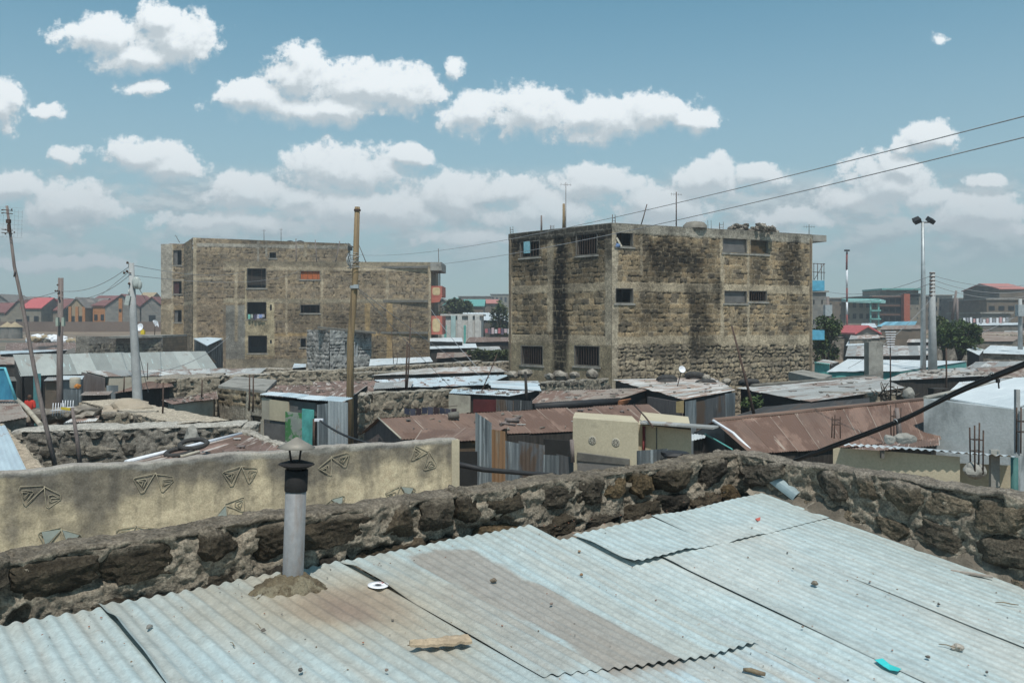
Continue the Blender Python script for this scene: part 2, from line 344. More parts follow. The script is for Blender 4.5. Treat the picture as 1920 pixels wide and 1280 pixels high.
m_fence_rust = MR('rust_streaked_sheet', (.21, .18, .14), (.13, .10, .075), (.20, .11, .05), .4, (.30, .26, .2), .2, rough=.7, metal=0, sheetvar=.2, seams=.1)
m_teal = flat('teal_paint', (.12, .40, .37), .6); m_blue = flat('blue_paint', (.10, .35, .50), .6)
m_glass = flat('window_dark', (.02, .023, .025), .25)
m_red = flat('red_cloth', (.55, .045, .03), .8); m_white = flat('white_cloth', (.72, .74, .78), .8, var=.1)
m_hole = flat('dark_opening', (.022, .021, .02), .9)  # near-black colour standing in for the shade inside openings and gaps
m_wall_back = M('bare_block_wall', (.21, .17, .12), (.15, .12, .09), 1, brick=(.42, .22, (.6, .55, .5)), bs=12)
m_leaf = M('leaves_green', (.075, .11, .030), (.035, .06, .016), 1.6, bump=0, bs=5, rough=.6, fine=.1)
m_leaf2 = M('leaves_olive', (.09, .105, .04), (.045, .06, .022), 1.6, bump=0, bs=5, rough=.6, fine=.1)
m_bark = M('bark', (.10, .08, .06), (.06, .05, .04), 6, bs=30)
m_stonep = M('rough_stone_wall', (.19, .165, .135), (.11, .095, .08), 3.2, (.28, .25, .21), 2.5, (.5, .6), bs=9, bump=1.0, fine=.5)

# ------------------------------------------------------------------ masonry as real relief
def pick(pal, r):
    pal = np.array(pal); i = np.minimum((r * len(pal)).astype(int), len(pal) - 1); return pal[i]
def layout(u, v, ch, bw, seed, wob, jit=.25):
    """irregular courses: distance to the nearest joint, block id, relative place in the block"""
    ud = u + wob * (fbm(u * 2.2 / bw, v * 2.2 / bw, seed + 1, 3) - .5) * 2; vd = v + wob * (fbm(u * 1.6 / bw, v * 1.6 / bw, seed + 2, 3) - .5) * 2
    rg = np.random.RandomState(seed); lo, hi = vd.min() - ch, vd.max() + ch
    rb = [lo]
    while rb[-1] < hi: rb.append(rb[-1] + ch * rg.uniform(1 - jit, 1 + jit))
    rb = np.array(rb); row = np.clip(np.searchsorted(rb, vd) - 1, 0, len(rb) - 2)
    dv = np.minimum(vd - rb[row], rb[row + 1] - vd); du = np.zeros_like(u); bid = np.zeros(u.shape, int); ulo, uhi = ud.min() - bw, ud.max() + bw
    for r in range(len(rb) - 1):
        k = row == r
        cb = [ulo - rg.uniform(0, bw)]
        while cb[-1] < uhi: cb.append(cb[-1] + bw * rg.uniform(1 - jit * 1.6, 1 + jit * 1.6))
        cb = np.array(cb)
        if not k.any(): continue
        c = np.clip(np.searchsorted(cb, ud[k]) - 1, 0, len(cb) - 2); du[k] = np.minimum(ud[k] - cb[c], cb[c + 1] - ud[k]); bid[k] = r * 1000 + c
    rr = min(ch, bw) * .28
    d = np.where((du < rr) & (dv < rr), rr - np.sqrt((rr - np.minimum(du, rr)) ** 2 + (rr - np.minimum(dv, rr)) ** 2), np.minimum(du, dv))
    return d, bid
def grid_obj(name, Pn, col, nu, nv, keep, mat, parent, origin, **tags):
    idx = np.arange(nu * nv).reshape(nv, nu); f = np.stack([idx[:-1, :-1], idx[:-1, 1:], idx[1:, 1:], idx[1:, :-1]], -1).reshape(-1, 4)
    if keep is not None: f = f[keep.reshape(-1)]
    o0 = WL[parent.name] if parent else Vector(origin)
    me = bpy.data.meshes.new(name); V = (Pn.reshape(-1, 3) - np.array(o0)).astype(np.float32)
    me.vertices.add(len(V)); me.vertices.foreach_set('co', V.reshape(-1)); me.loops.add(len(f) * 4); me.loops.foreach_set('vertex_index', f.reshape(-1).astype(np.int32))
    me.polygons.add(len(f)); me.polygons.foreach_set('loop_start', np.arange(0, len(f) * 4, 4, dtype=np.int32)); me.polygons.foreach_set('loop_total', np.full(len(f), 4, np.int32))
    me.update(calc_edges=True)
    ca = me.color_attributes.new('col', 'FLOAT_COLOR', 'POINT'); c4 = np.ones((len(V), 4), np.float32); c4[:, :3] = np.clip(col.reshape(-1, 3), 0, 1); ca.data.foreach_set('color', c4.reshape(-1))
    me.polygons.foreach_set('use_smooth', [True] * len(f)); me.validate()
    o = link_mesh(name, me, mat, parent, o0); tag(o, **tags); return o
STONE_W = [(.26, .195, .12), (.215, .165, .105), (.29, .215, .13), (.17, .135, .09), (.235, .18, .112), (.13, .105, .075)]
STONE_G = [(.15, .13, .10), (.20, .17, .13), (.115, .10, .08), (.22, .19, .145), (.165, .14, .11)]
STONE_D = [(.066, .053, .038), (.085, .067, .046), (.058, .050, .040), (.115, .085, .052), (.078, .066, .052), (.095, .068, .036)]
def face(name, parent, A, B, z0, z1, res=.06, ch=.25, bw=.42, pal=STONE_W, mort=(.30, .245, .17), seed=1, wob=.05, mw=.02, relief=.035, rough=.02,
         holes=(), bands=(), stains=(), smooth=(), dirt=.5, mat=None, z1b=None, origin=None, **tags):
    """a wall face from plan point A to B (seen with A on the left); bands/holes/stains are (u0,u1,z0,z1[,..]) in metres along the wall and world height"""
    A = np.array(A[:2], float); B = np.array(B[:2], float); L = np.linalg.norm(B - A); U = (B - A) / L; N = np.array([U[1], -U[0]])
    us = np.arange(0, L + res, res); us[-1] = L; vs = np.arange(z0, max(z1, z1b or z1) + res, res)
    for h in holes:
        for e in (h[0], h[1]): us[np.argmin(abs(us - e))] = e
        for e in (h[2], h[3]): vs[np.argmin(abs(vs - e))] = e
    top = z1 + ((z1b if z1b is not None else z1) - z1) * us / L
    u, v = np.meshgrid(us, vs); zt = np.broadcast_to(top, u.shape)
    d, bid = layout(u, v, ch, bw, seed, wob)
    rnd = hsh(bid, bid * 0 + 3, seed); rnd2 = hsh(bid, bid * 0 + 9, seed)
    n1 = fbm(u * 9, v * 9, seed + 5, 4); n2 = fbm(u * 1.1, v * 1.1, seed + 7, 4)
    mask = sm(mw * .3, mw * 1.2, d + (n1 - .5) * mw * 1.6)
    h = mask * (relief * (.3 + rnd)) + (n1 - .5) * rough * 1.4 + (n2 - .5) * .02
    col = pick(pal, rnd2) * (.8 + .4 * n1)[..., None] * (.75 + .5 * fbm(u * .8, v * .8, seed + 51, 4))[..., None]
    mo = np.array(mort) * (.7 + .6 * n1)[..., None]
    gap = sm(.47, .60, fbm(u * 3.5, v * 3.5, seed + 31, 3))[..., None]             # raked-out joints
    mo = mo * (1 - .82 * gap); h = h - (1 - mask) * gap[..., 0] * .05
    col = col * mask[..., None] + mo * (1 - mask[..., None])
    for bnd in bands:                                                            # cast concrete beams and columns
        u0, u1, a0, a1, c, pr = bnd[:6]
        e = np.minimum(np.minimum(u - u0, u1 - u), np.minimum(v - a0, a1 - v)) + (fbm(u * 2.5, v * 2.5, seed + 11, 3) - .5) * .12
        k = sm(-.03, .05, e); h = h * (1 - k) + k * (pr + (n1 - .5) * .015); cc = np.array(c) * (.8 + .4 * n1)[..., None] * (.7 + .6 * fbm(u * 1.0, v * 2.2, seed + 13, 4))[..., None]
        col = col * (1 - k[..., None]) + cc * k[..., None]
    for st in stains:                                                            # weathering with a shape of its own
        u0, u1, a0, a1, c, am = st[:6]; soft = st[6] if len(st) > 6 else .35
        e = np.minimum(np.minimum(u - u0, u1 - u) , np.minimum(v - a0, a1 - v) * .8) + (fbm(u * 1.2, v * .5, seed + 21, 5) - .5) * 1.4 * soft * 2
        k = (sm(-soft * .5, soft, e) * am * (.75 + .35 * n1) * (.5 + .5 * mask))[..., None]; k = np.clip(k, 0, 1)
        col = col * (1 - k) + col * np.array(c) * k
    col = col * (1 - dirt * .35 * sm(.5, .75, fbm(u * .5, v * 1.4, seed + 41, 4)))[..., None]
    zz = np.minimum(v, zt)
    Pn = np.stack([A[0] + U[0] * u + N[0] * h, A[1] + U[1] * u + N[1] * h, zz], -1)
    uc = (u[:-1, :-1] + u[1:, 1:]) / 2; vc = (v[:-1, :-1] + v[1:, 1:]) / 2; keep = v[:-1, :-1] < zt[:-1, :-1] + 1e-6
    for hl in holes: keep &= ~((uc > hl[0]) & (uc < hl[1]) & (vc > hl[2]) & (vc < hl[3]))
    return grid_obj(name, Pn, col, len(us), len(vs), keep, mat or m_stone_far, parent, origin or (A[0], A[1], z0), **tags)
def freewall(name, A, B, z0, z1, z1b=None, w=.25, res=.02, ch=.22, bw=.32, pal=STONE_D, mort=(.27, .235, .195), topc=(.24, .21, .17), seed=3, wob=.08, mw=.03, relief=.05, rough=.03, mat=None,
             parent=None, front=1.2, base0=0.0, topbump=.03, prog=0, rrad=.05, plast=None, **tags):
    """free-standing wall: front, top and back in one relief sheet wrapped over the core"""
    A = np.array(A[:2], float); B = np.array(B[:2], float); L = np.linalg.norm(B - A); U = (B - A) / L; N = np.array([U[1], -U[0]]); z1b = z1 if z1b is None else z1b
    us = np.linspace(0, L, int(L / res) + 1); fr = front
    vs = np.concatenate([[-(min(z1, z1b) - base0 - fr)] if min(z1, z1b) - fr > base0 else [], np.arange(0, fr + w + .35, res), [fr + w + min(z1, z1b) - base0]])
    u, v = np.meshgrid(us, vs); ztop = z1 + (z1b - z1) * u / L
    vt = v - fr                                   # 0 at the front top edge
    tb = (fbm(u * 2.3, u * 0, seed + 50, 3) - .5) * topbump * 2
    off = np.where(vt < 0, 0, np.where(vt < w, -vt, -w)); zz = np.where(vt < 0, ztop + vt, np.where(vt < w, ztop, ztop - (vt - w)))
    kt = sm(-rrad, rrad, vt) * (1 - sm(w - rrad, w + rrad, vt)); kb = sm(w - rrad, w + rrad, vt)
    nN = (1 - kt) * (1 - kb) - kb; nZ = kt.copy(); ln = np.sqrt(nN ** 2 + nZ ** 2) + 1e-6; nN /= ln; nZ /= ln
    d, bid = layout(u, v, ch, bw, seed, wob); rnd = hsh(bid, bid * 0 + 3, seed); rnd2 = hsh(bid, bid * 0 + 9, seed)
    n1 = fbm(u * 11, v * 11, seed + 5, 5); n2 = fbm(u * 3, v * 3, seed + 7, 4); n3 = fbm(u * 28, v * 28, seed + 8, 3)
    dd = d + (n2 - .5) * mw * 2.2 + (n1 - .5) * mw * 1.0
    dd = dd + (fbm(u * 6, v * 6, seed + 19, 3) - .5) * mw * 3.0
    mask = sm(mw * .7, mw * 1.15, dd)
    lump = sm(.40, .72, fbm(u * 14, v * 14, seed + 15, 3))
    if plast is None:
        dome = np.clip(dd / (min(ch, bw) * .5), 0, 1) ** .5
        tilt = vn(u * 3.5 + bid * 7.3, v * 3.5 + bid * 3.1, seed + 60) - .5
        hs = relief * (.1 + 1.1 * rnd) * np.clip(dome * 1.8, 0, 1) + tilt * relief * 1.3 + (n1 - .5) * rough * .9 + (n3 - .5) * rough * .5
        bil = 1 - np.abs(2 * fbm(u * 12, v * 15, seed + 16, 4) - 1) * 2.2
        hm = -.006 + np.clip(bil, -.6, 1) * rough * 1.25 + (n2 - .5) * rough * 1.8 + (n3 - .5) * rough * 1.0
        h = hs * mask + hm * (1 - mask)
        void = sm(.60, .70, fbm(u * 4.5, v * 5.5, seed + 77, 3)) * (1 - kt) * (1 - mask); h = h - void * .06
        h = h * (1 - .7 * kt)
        cs = pick(pal, rnd2) * (.35 + 1.3 * n1)[..., None] * (.7 + .6 * n2)[..., None]
        cm = np.array(mort) * (.45 + .5 * np.clip(bil, 0, 1) + .5 * n1)[..., None]
        cover = sm(.52, .64, fbm(u * 2.6, v * 4.0, seed + 91, 4)) * .45                      # mortar smeared over the stones
        mk = mask * (1 - cover); col = cs * mk[..., None] + cm * (1 - mk[..., None])
        kc = sm(.3, .8, kt) * (.8 + .2 * sm(.35, .6, n2)); tc_ = np.array(topc) * (.7 + .6 * n1)[..., None]; col = col * (1 - kc[..., None]) + tc_ * kc[..., None]
    else:
        h = (n1 - .5) * rough + (n2 - .5) * rough * 1.4
        col, h = plast(u, vt, n1, n2, kt, h)
    ex = (h + 0) ; Pn = np.stack([A[0] + U[0] * u + N[0] * (off + nN * ex), A[1] + U[1] * u + N[1] * (off + nN * ex), zz + nZ * ex + tb * sm(-.15, 0, vt)], -1)
    Pn[..., 2] = np.maximum(Pn[..., 2], base0)
    return grid_obj(name, Pn, col, len(us), len(vs), None, mat or m_stone, parent, (A[0], A[1], base0), **tags)
_ico = {}
def ico(sub):
    if sub not in _ico:
        bm = bmesh.new(); bmesh.ops.create_icosphere(bm, subdivisions=sub, radius=1); _ico[sub] = (np.array([v.co[:] for v in bm.verts]), np.array([[v.index for v in f.verts] for f in bm.faces])); bm.free()
    return _ico[sub]
def stones_mesh(name, parent, items, sub, mat, smooth=False):
    """angular quarried stones, each cut by its own planes; items: (centre, U, N, half sizes, seed, colour, top dust colour or None)"""
    D, Fc = ico(sub); Vs, Fs, Cs = [], [], []; r5 = (np.abs(D) ** 8).sum(1) ** (-1 / 8); base = D * r5[:, None]
    for k, (c, U, N, hs, sd_, col, dust) in enumerate(items):
        rg = np.random.RandomState(sd_ % 2 ** 31); Pq = base.copy()
        for _ in range(15):
            n = rg.normal(size=3); n /= np.linalg.norm(n); dd = rg.uniform(.74, 1.3); Pq -= np.maximum(0, Pq @ n - dd)[:, None] * n * .92
        Pq /= np.abs(Pq).max(0)[None, :]
        s = rg.uniform(0, 90); a = Pq[:, 0] * 1.3 + Pq[:, 1] * .9 + s; b = Pq[:, 2] * 1.3 - Pq[:, 1] * .8 + s * .7
        f1 = fbm(a * 1.6, b * 1.6, 3, 3) - .5; f2 = fbm(a * 7, b * 7, 4, 4) - .5; f3 = fbm(a * 18, b * 18, 5, 2) - .5
        Pq *= (1 + .26 * f1 + .19 * f2 + .10 * f3)[:, None]
        an = rg.uniform(-.10, .10); ca, sa = math.cos(an), math.sin(an); X = Pq[:, 0] * hs[0]; Z = Pq[:, 2] * hs[2]; X, Z = X * ca - Z * sa, X * sa + Z * ca
        W3 = np.array(c) + np.outer(X, [U[0], U[1], 0]) + np.outer(Pq[:, 1] * hs[1], [N[0], N[1], 0]) + np.outer(Z, [0, 0, 1])
        cc = np.array(col) * (.45 + 1.1 * (f1 + .5) * (.6 + .8 * (f2 + .5)))[:, None]
        if dust is not None:
            kd = (sm(.45, .85, Pq[:, 2]) * .85)[:, None]; cc = cc * (1 - kd) + np.array(dust) * (.75 + .5 * (f2 + .5))[:, None] * kd
        Vs.append(W3); Fs.append(Fc + k * len(D)); Cs.append(cc)
    V = np.concatenate(Vs) - np.array(WL[parent.name]); Fa = np.concatenate(Fs); C = np.concatenate(Cs); me = bpy.data.meshes.new(name); me.vertices.add(len(V)); me.vertices.foreach_set('co', V.astype(np.float32).reshape(-1)); me.loops.add(Fa.size); me.loops.foreach_set('vertex_index', Fa.reshape(-1).astype(np.int32)); me.polygons.add(len(Fa)); me.polygons.foreach_set('loop_start', np.arange(0, Fa.size, 3, dtype=np.int32)); me.polygons.foreach_set('loop_total', np.full(len(Fa), 3, np.int32)); me.update(calc_edges=True)
    ca_ = me.color_attributes.new('col', 'FLOAT_COLOR', 'POINT'); c4 = np.ones((len(V), 4), np.float32); c4[:, :3] = np.clip(C, 0, 1); ca_.data.foreach_set('color', c4.reshape(-1)); me.polygons.foreach_set('use_smooth', [smooth] * len(Fa)); return link_mesh(name, me, mat, parent, None)
def rubble(name, label, cat, A, B, z1, z1b=None, w=.25, front=1.0, ch=.24, bw=.36, pal=STONE_D, mort=(.33, .29, .235), topc=(.27, .23, .185), sub=3, res=.02, seed=1, group=None, mat=None, protr=.03, gap=.03, topbump=.03, fillp=.93, base0=0.0, rough=.03, rows=None):
    z1b = z1 if z1b is None else z1b; A2 = np.array(A[:2], float); B2 = np.array(B[:2], float); L = float(np.linalg.norm(B2 - A2)); U = (B2 - A2) / L; N = np.array([U[1], -U[0]])
    t = thing(name, label, cat, (A2[0], A2[1], base0), group); rg = random.Random(seed)
    def mfn(u, vt, n1, n2, kt, h):
        bil = np.clip(1 - np.abs(2 * fbm(u * 9, vt * 11, seed + 16, 4) - 1) * 2.4, -.5, 1); n3 = fbm(u * 26, vt * 26, seed + 8, 3)
        hh = (bil * rough * .75 + (n2 - .5) * rough * 1.6 + (n3 - .5) * rough) * (1 - .55 * kt) - .030 * (1 - kt)
        void = sm(.56, .66, fbm(u * 4.5, vt * 6, seed + 77, 3)) * (1 - kt); hh = hh - void * .05
        c = np.array(mort) * (.5 + .35 * np.clip(bil, 0, 1) + .5 * n1)[..., None]; kc = sm(.2, .8, kt)[..., None]; c = c * (1 - kc) + np.array(topc) * (.7 + .6 * n1)[..., None] * kc
        return c, hh
    freewall('mortar_core', A, B, 0, z1 - .022, z1b=z1b - .022, w=w, res=res, seed=seed, plast=mfn, mat=mat or m_stone, parent=t, front=front, rrad=.035, topbump=topbump, base0=base0, rough=rough)
    items = []; nr = rows or int(front / ch) + 1; zoff = 0
    for r in range(nr):
        hr = ch * rg.uniform(.85, 1.18); u = -rg.random() * bw
        while u < L:
            wd = bw * rg.uniform(.6, 1.45); uc = u + wd / 2
            if rg.random() < fillp and uc < L + .1:
                zt = z1 + (z1b - z1) * min(max(uc / L, 0), 1); hz = hr * rg.uniform(.84, 1.0) / 2 - gap * .35; zc = zt - zoff - hr / 2 - .004 + rg.uniform(-.012, .012) * (r > 0); c_ = .13 if r else w / 2 + .03; p_ = protr * rg.uniform(.1, 1.3)
                base = A2 + U * uc + N * (p_ - c_); cl = pal[rg.randrange(len(pal))]
                items.append(((base[0], base[1], zc), U, N, (max(.04, wd / 2 - gap * rg.uniform(.1, .7)), c_, max(.03, hz)), rg.randrange(10 ** 6), cl, topc if r == 0 else None))
            u += wd
        zoff += hr
    stones_mesh('stones', t, items, sub, mat or m_stone); return t
def ray_uv(px, py, A, B):
    """where the line of sight meets the vertical plane through A and B: (metres along it, height)"""
    A = Vector(A[:2]); B = Vector(B[:2]); U = (B - A).normalized(); k = (px - 960) / F
    t = (k * A.y - A.x) / (U.x - k * U.y); Y = A.y + U.y * t; return t, H - (py - 600) / F * Y

# ------------------------------------------------------------------ ground
def build_ground():
    xs = np.concatenate([-np.geomspace(3000, 60, 14), np.linspace(-55, 55, 23), np.geomspace(60, 3000, 14)]); ys = np.concatenate([np.linspace(-30, 160, 60), np.geomspace(170, 5000, 18)])
    x, y = np.meshgrid(xs, ys); z = sm(48, 150, y) * 2.8 + (fbm(x * .08, y * .08, 3, 3) - .5) * .25 * sm(40, 60, y)
    col = np.ones(x.shape + (3,)) * np.array((.22, .165, .115)); return grid_obj('ground', np.stack([x, y, z], -1), col, len(xs), len(ys), None, M('bare_earth', (.25, .185, .13), (.17, .125, .09), .25, (.10, .095, .075), .06, (.5, .65), bs=3), None, (0, 0, 0), kind='structure')
build_ground()

# ------------------------------------------------------------------ the roof under the camera
def roof_pt(s, t, n=0.0):
    dz = -.14 * float(sm(0, 2.4, s)); return Vector((-1.715 + .807 * s + .614 * t, 4.9 + .59 * s - .789 * t, H - 1.53 + .006 * s + dz * t + n))
def on_roof(px, py, n=0.0):
    s, t, e = 1.0, 1.0, 1e-3
    pr = lambda q_: (960 + F * q_.x / q_.y, 600 + F * (H - q_.z) / q_.y)
    for _ in range(40):
        a = pr(roof_pt(s, t)); b = pr(roof_pt(s + e, t)); c = pr(roof_pt(s, t + e))
        j = ((b[0] - a[0]) / e, (c[0] - a[0]) / e, (b[1] - a[1]) / e, (c[1] - a[1]) / e); dt = j[0] * j[3] - j[1] * j[2]; dx, dy = px - a[0], py - a[1]
        s += max(-.4, min(.4, (dx * j[3] - dy * j[1]) / dt)); t += max(-.4, min(.4, (dy * j[0] - dx * j[2]) / dt))
    return roof_pt(s, t, n), s, t
house = thing('metal_roof', 'large pale blue-grey corrugated roof filling the foreground, with brown stains around the flue', 'roof', roof_pt(1.5, 1.5))
def near_sheet(s0, s1, t0, t1, lv, seed, lift_edge=0.0, tint=(.405, .485, .49)):
    ds, dt = .076 / 8, .04
    us = np.arange(s0, s1 + ds / 2, ds); vs = np.concatenate([np.arange(t0, t1, dt), [t1]]); u, v = np.meshgrid(us, vs)
    rg = random.Random(seed)
    dzv = -.14 * sm(0, 2.4, u)
    edgew = (fbm(u * 1.7, u * 0, 77 + seed, 2) - .5) * .05; v2 = v + np.where(v == t0, edgew, 0) + np.where(v == t1, edgew * .6, 0)
    flatn = .55 + .9 * fbm(u * .7, v * .35, 5 + seed, 2)
    flatn = flatn * (1 - .62 * sm(2.1, 3.0, u))
    n = .0068 * flatn * np.cos(2 * np.pi * u / .076) + lv * .0045 + (fbm(u * 1.3, v * .8, 9 + seed, 3) - .5) * .03
    n = n + .007 * np.exp(-((u - s0) / .05) ** 2) * sm(.45, .6, fbm(v * 1.1, v * 0, 13 + seed, 2)) + .016 * np.exp(-((v - t1) / .06) ** 2) * sm(.4, .6, fbm(u * 2.2, u * 0, 15 + seed, 2)) * (lift_edge)
    if seed == 2: n = n + .035 * np.exp(-((u - s0) / .045) ** 2) * sm(.15, .4, v) * sm(1.35, .8, v)
    if seed == 4: n = n + .034 * np.exp(-((u - s0) / .04) ** 2) * sm(.02, .25, v) * sm(.95, .45, v)
    if seed == 8: n = n + .02 * np.exp(-((u - s0) / .05) ** 2) * sm(.26, .5, v)
    n = n - .014 * np.exp(-(((u - 1.6) / .16) ** 2 + ((v - .75) / .35) ** 2)) * (s0 < 1) - .012 * np.exp(-(((u - 3.4) / .3) ** 2 + ((v - 1.7) / .4) ** 2))
    x = -1.715 + .807 * u + .614 * v2; y = 4.9 + .59 * u - .789 * v2; z = H - 1.53 + .006 * u + dzv * v2 + n
    a = fbm(u * 2.2, v * .5, 21 + seed, 4); b = fbm(u * 9, v * 1.2, 22, 4); c = fbm(u * 1.1, v * .9, 23, 4)
    col = np.ones(u.shape + (3,)) * np.array(tint) * (.84 + .32 * a)[..., None]
    def blend(k, cc):
        nonlocal col; k = np.clip(k, 0, 1)[..., None]; col = col * (1 - k) + np.array(cc) * k
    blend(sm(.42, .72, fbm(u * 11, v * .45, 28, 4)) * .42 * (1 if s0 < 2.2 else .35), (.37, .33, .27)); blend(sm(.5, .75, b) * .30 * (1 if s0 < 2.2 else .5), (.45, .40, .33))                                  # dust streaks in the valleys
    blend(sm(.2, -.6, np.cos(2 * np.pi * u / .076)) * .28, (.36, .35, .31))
    if s0 < 2.2:
        r = np.sqrt(((u - .42) / .62) ** 2 + ((v - .75) / .95) ** 2) + (fbm(u * 3, v * 1.5, 31, 4) - .5) * .9
        blend(sm(1.5, .2, r) * .8, (.36, .30, .215)); blend(sm(.55, .1, r) * .55, (.27, .19, .135))
        r2 = np.sqrt(((u - .42) / .16) ** 2 + ((v - .85) / .35) ** 2) + (fbm(u * 6, v * 3, 33, 3) - .5) * .6; blend(sm(1.1, .3, r2) * .5, (.22, .155, .125))
        # the scraped brown band along the right of the middle sheet
        e = np.minimum(np.minimum(u - 1.18, 1.68 - u) * 2.0, np.minimum(v - .12, 2.0 - v)) + (fbm(u * 5, v * 2.2, 35, 5) - .5) * .34
        blend(sm(-.02, .03, e) * .80, (.29, .255, .22))
        e = np.minimum(np.minimum(u - .9, 1.22 - u) * 2.0, np.minimum(v - .7, 1.9 - v)) + (fbm(u * 6, v * 2.5, 36, 5) - .5) * .5; blend(sm(-.02, .06, e) * .5, (.31, .28, .24))
        blend(sm(.0, -1.5, u) * .25, (.40, .40, .37))
    else: blend(sm(.55, .8, c) * .25, (.62, .55, .47))
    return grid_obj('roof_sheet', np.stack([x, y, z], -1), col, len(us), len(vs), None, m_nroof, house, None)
m_nroof, g, p = newmat('galvanised_sheet')
at = g.a('ShaderNodeAttribute', attribute_name='col'); ob = g.a('ShaderNodeTexCoord').outputs['Object']
vo = g.a('ShaderNodeTexVoronoi', {'Vector': ob, 'Scale': 70.0}); spn = g.a('ShaderNodeSeparateColor', {0: vo.outputs['Color']}).outputs[0]
n1 = g.noise(ob, 120, 4, .6); n2 = g.noise(ob, 9, 6, .65)
col = g.mix(.09, at.outputs['Color'], g.mix(spn, (0, 0, 0), (1, 1, 1)), 'OVERLAY'); col = g.mix(.10, col, g.mix(g.sst(n2, .25, .75), (0, 0, 0), (1, 1, 1)), 'OVERLAY')
dr = g.noise(ob, 38, 3, .5); col = g.mix(g.m('MULTIPLY', g.sst(dr, .66, .74), .5), col, (.30, .24, .19))
g.l.new(col, p.inputs['Base Color']); g.l.new(g.m('MULTIPLY_ADD', n2, .25, .42), p.inputs['Roughness']); p.inputs['Metallic'].default_value = .12; p.inputs['Specular IOR Level'].default_value = .35
b = g.a('ShaderNodeBump', {'Strength': .25, 'Distance': .002, 'Height': g.m('ADD', n1, spn)}); g.l.new(b.outputs[0], p.inputs['Normal'])
near_sheet(-2.9, -.55, 0, 4.6, 0, 1)
near_sheet(-.60, .82, -.02, 4.6, 1, 2)
near_sheet(.78, 2.44, 1.62, 4.6, 1, 3, tint=(.39, .47, .49))
near_sheet(.78, 2.31, -.01, 1.98, 2.6, 4, 1)
near_sheet(2.27, 2.80, .30, 4.6, 1.5, 5)
near_sheet(2.75, 3.72, .80, 4.6, 2.0, 6)
near_sheet(3.69, 4.66, .80, 4.6, 2.5, 7)
near_sheet(2.46, 3.34, .26, .87, 3.4, 8, 1)
near_sheet(3.28, 4.66, .24, .89, 4.4, 9, 1)
nm = MB(); nm.lathe((0, 0, 0), [(0, .009), (.004, .0085), (.006, .004), (.0115, .002), (.0115, -.006)], 10)
nail0 = None
nails = [(203,1199),(183,1193),(278,1181),(467,1089),(556,1076),(358,1107),(420,1243),(604,1228),(1138,1192),(1037,1132),(1060,1107),(951,1010),(906,1013),(1104,1036),(1150,1063),(1005,1105),(1030,1098),(1203,1172),(1316,1137),(1177,1184),(1261,1154),(985,1222),(1109,1206),(833,1140),(868,1142),(815,1155),(920,1127),(846,1018),(718,1068),(634,1200),(1500,1133),(1467,1146),(1570,1250),(1520,1272),(1536,1008),(1603,1110),(1590,1111),(1408,1065),(1388,949),(1358,980),(1860,1227),(1710,1300),(1850,1106),(1380,1020),(1648,1240),(1170,1260),(880,1265),(760,1262),(330,1240),(90,1245),(52,1218),(1720,1160),(1815,1190)]
for i, (x_, y_) in enumerate(nails):
    p3, s_, t_ = on_roof(x_, y_); lv = .022
    if i == 0:
        nail0 = nm.build('roof_nail', flat('nail_zinc', (.62, .63, .63), .35, .4), house); o = nail0
    else:
        o = nail0.copy(); S.collection.objects.link(o)
    o.location = p3 + Vector((0, 0, lv)) - WL[house.name]
body = MB(); 
q0, q1, q2, q3 = roof_pt(-2.9, .12), roof_pt(4.7, .25), roof_pt(4.7, 4.6), roof_pt(-2.9, 4.6)
zt = H - 2.35
body.hexa([Vector((v_.x, v_.y, 0)) for v_ in (q3, q2, q1, q0)] + [Vector((v_.x, v_.y, zt)) for v_ in (q3, q2, q1, q0)]); body.build('house_wall', m_wall_back, house)

# ------------------------------------------------------------------ parapets of rough black stone
e0 = roof_pt(-3.2, -.06); e1 = roof_pt(4.72, -.06)
rubble('stone_parapet', 'low parapet of rough black stones and mortar along the far edge of the pale roof', 'stone wall', (e0.x, e0.y), (e1.x, e1.y), 3.615, 3.60, w=.24, front=.9, ch=.275, bw=.40, sub=4, res=.0115, seed=11, rows=4, rough=.034, gap=.008, protr=.045,
       pal=[(.045, .036, .025), (.060, .047, .032), (.038, .032, .025), (.080, .057, .032), (.052, .043, .032), (.034, .029, .023)], mort=(.235, .20, .155), topc=(.16, .135, .105))
w2a = roof_pt(4.70, -.36); w2b = roof_pt(4.70, 4.7)
rubble('stone_parapet', 'rough stone parapet on the right, coming towards the viewer from the corner', 'stone wall', (w2a.x, w2a.y), (w2b.x, w2b.y), 3.605, 3.57, w=.24, front=.9, ch=.27, bw=.37, sub=4, res=.0115, seed=29, rows=4, rough=.034, gap=.012, protr=.045,
       pal=[(.085, .070, .050), (.105, .085, .06), (.068, .058, .044), (.12, .098, .07), (.075, .064, .05)], mort=(.235, .20, .155), topc=(.19, .165, .135))
# mortar ledge between the roof edge and the two walls
mf = MB()
def ledge(pts, seed):
    prev = None
    for i, (a, b, hh) in enumerate(pts):
        a = Vector(a); b = Vector(b); row = []
        for k in range(9):
            f_ = k / 8; p_ = a.lerp(b, f_); p_.z += hh * (f_ ** 1.5) + .045 * (mnoise.noise(p_ * 9 + Vector((seed, 0, 0)))) + .022 * mnoise.noise(p_ * 26); row.append(p_)
        if prev:
            for k in range(8): mf.poly([prev[k], row[k], row[k + 1], prev[k + 1]], smooth=True)
        prev = row
ledge([(roof_pt(s_, .36 + .03 * math.sin(s_ * 9), -.085), roof_pt(s_, .02, -.09), .0) for s_ in np.arange(2.3, 4.75, .03)], 1)
mfo = mf.build('mortar_ledge', M('trodden_mortar', (.17, .145, .115), (.095, .08, .062), 6, (.26, .225, .18), 5, (.52, .62), bs=60, bump=.6), label='lumpy brown mortar ledge between the notched roof edge and the far parapet', cat='mortar')
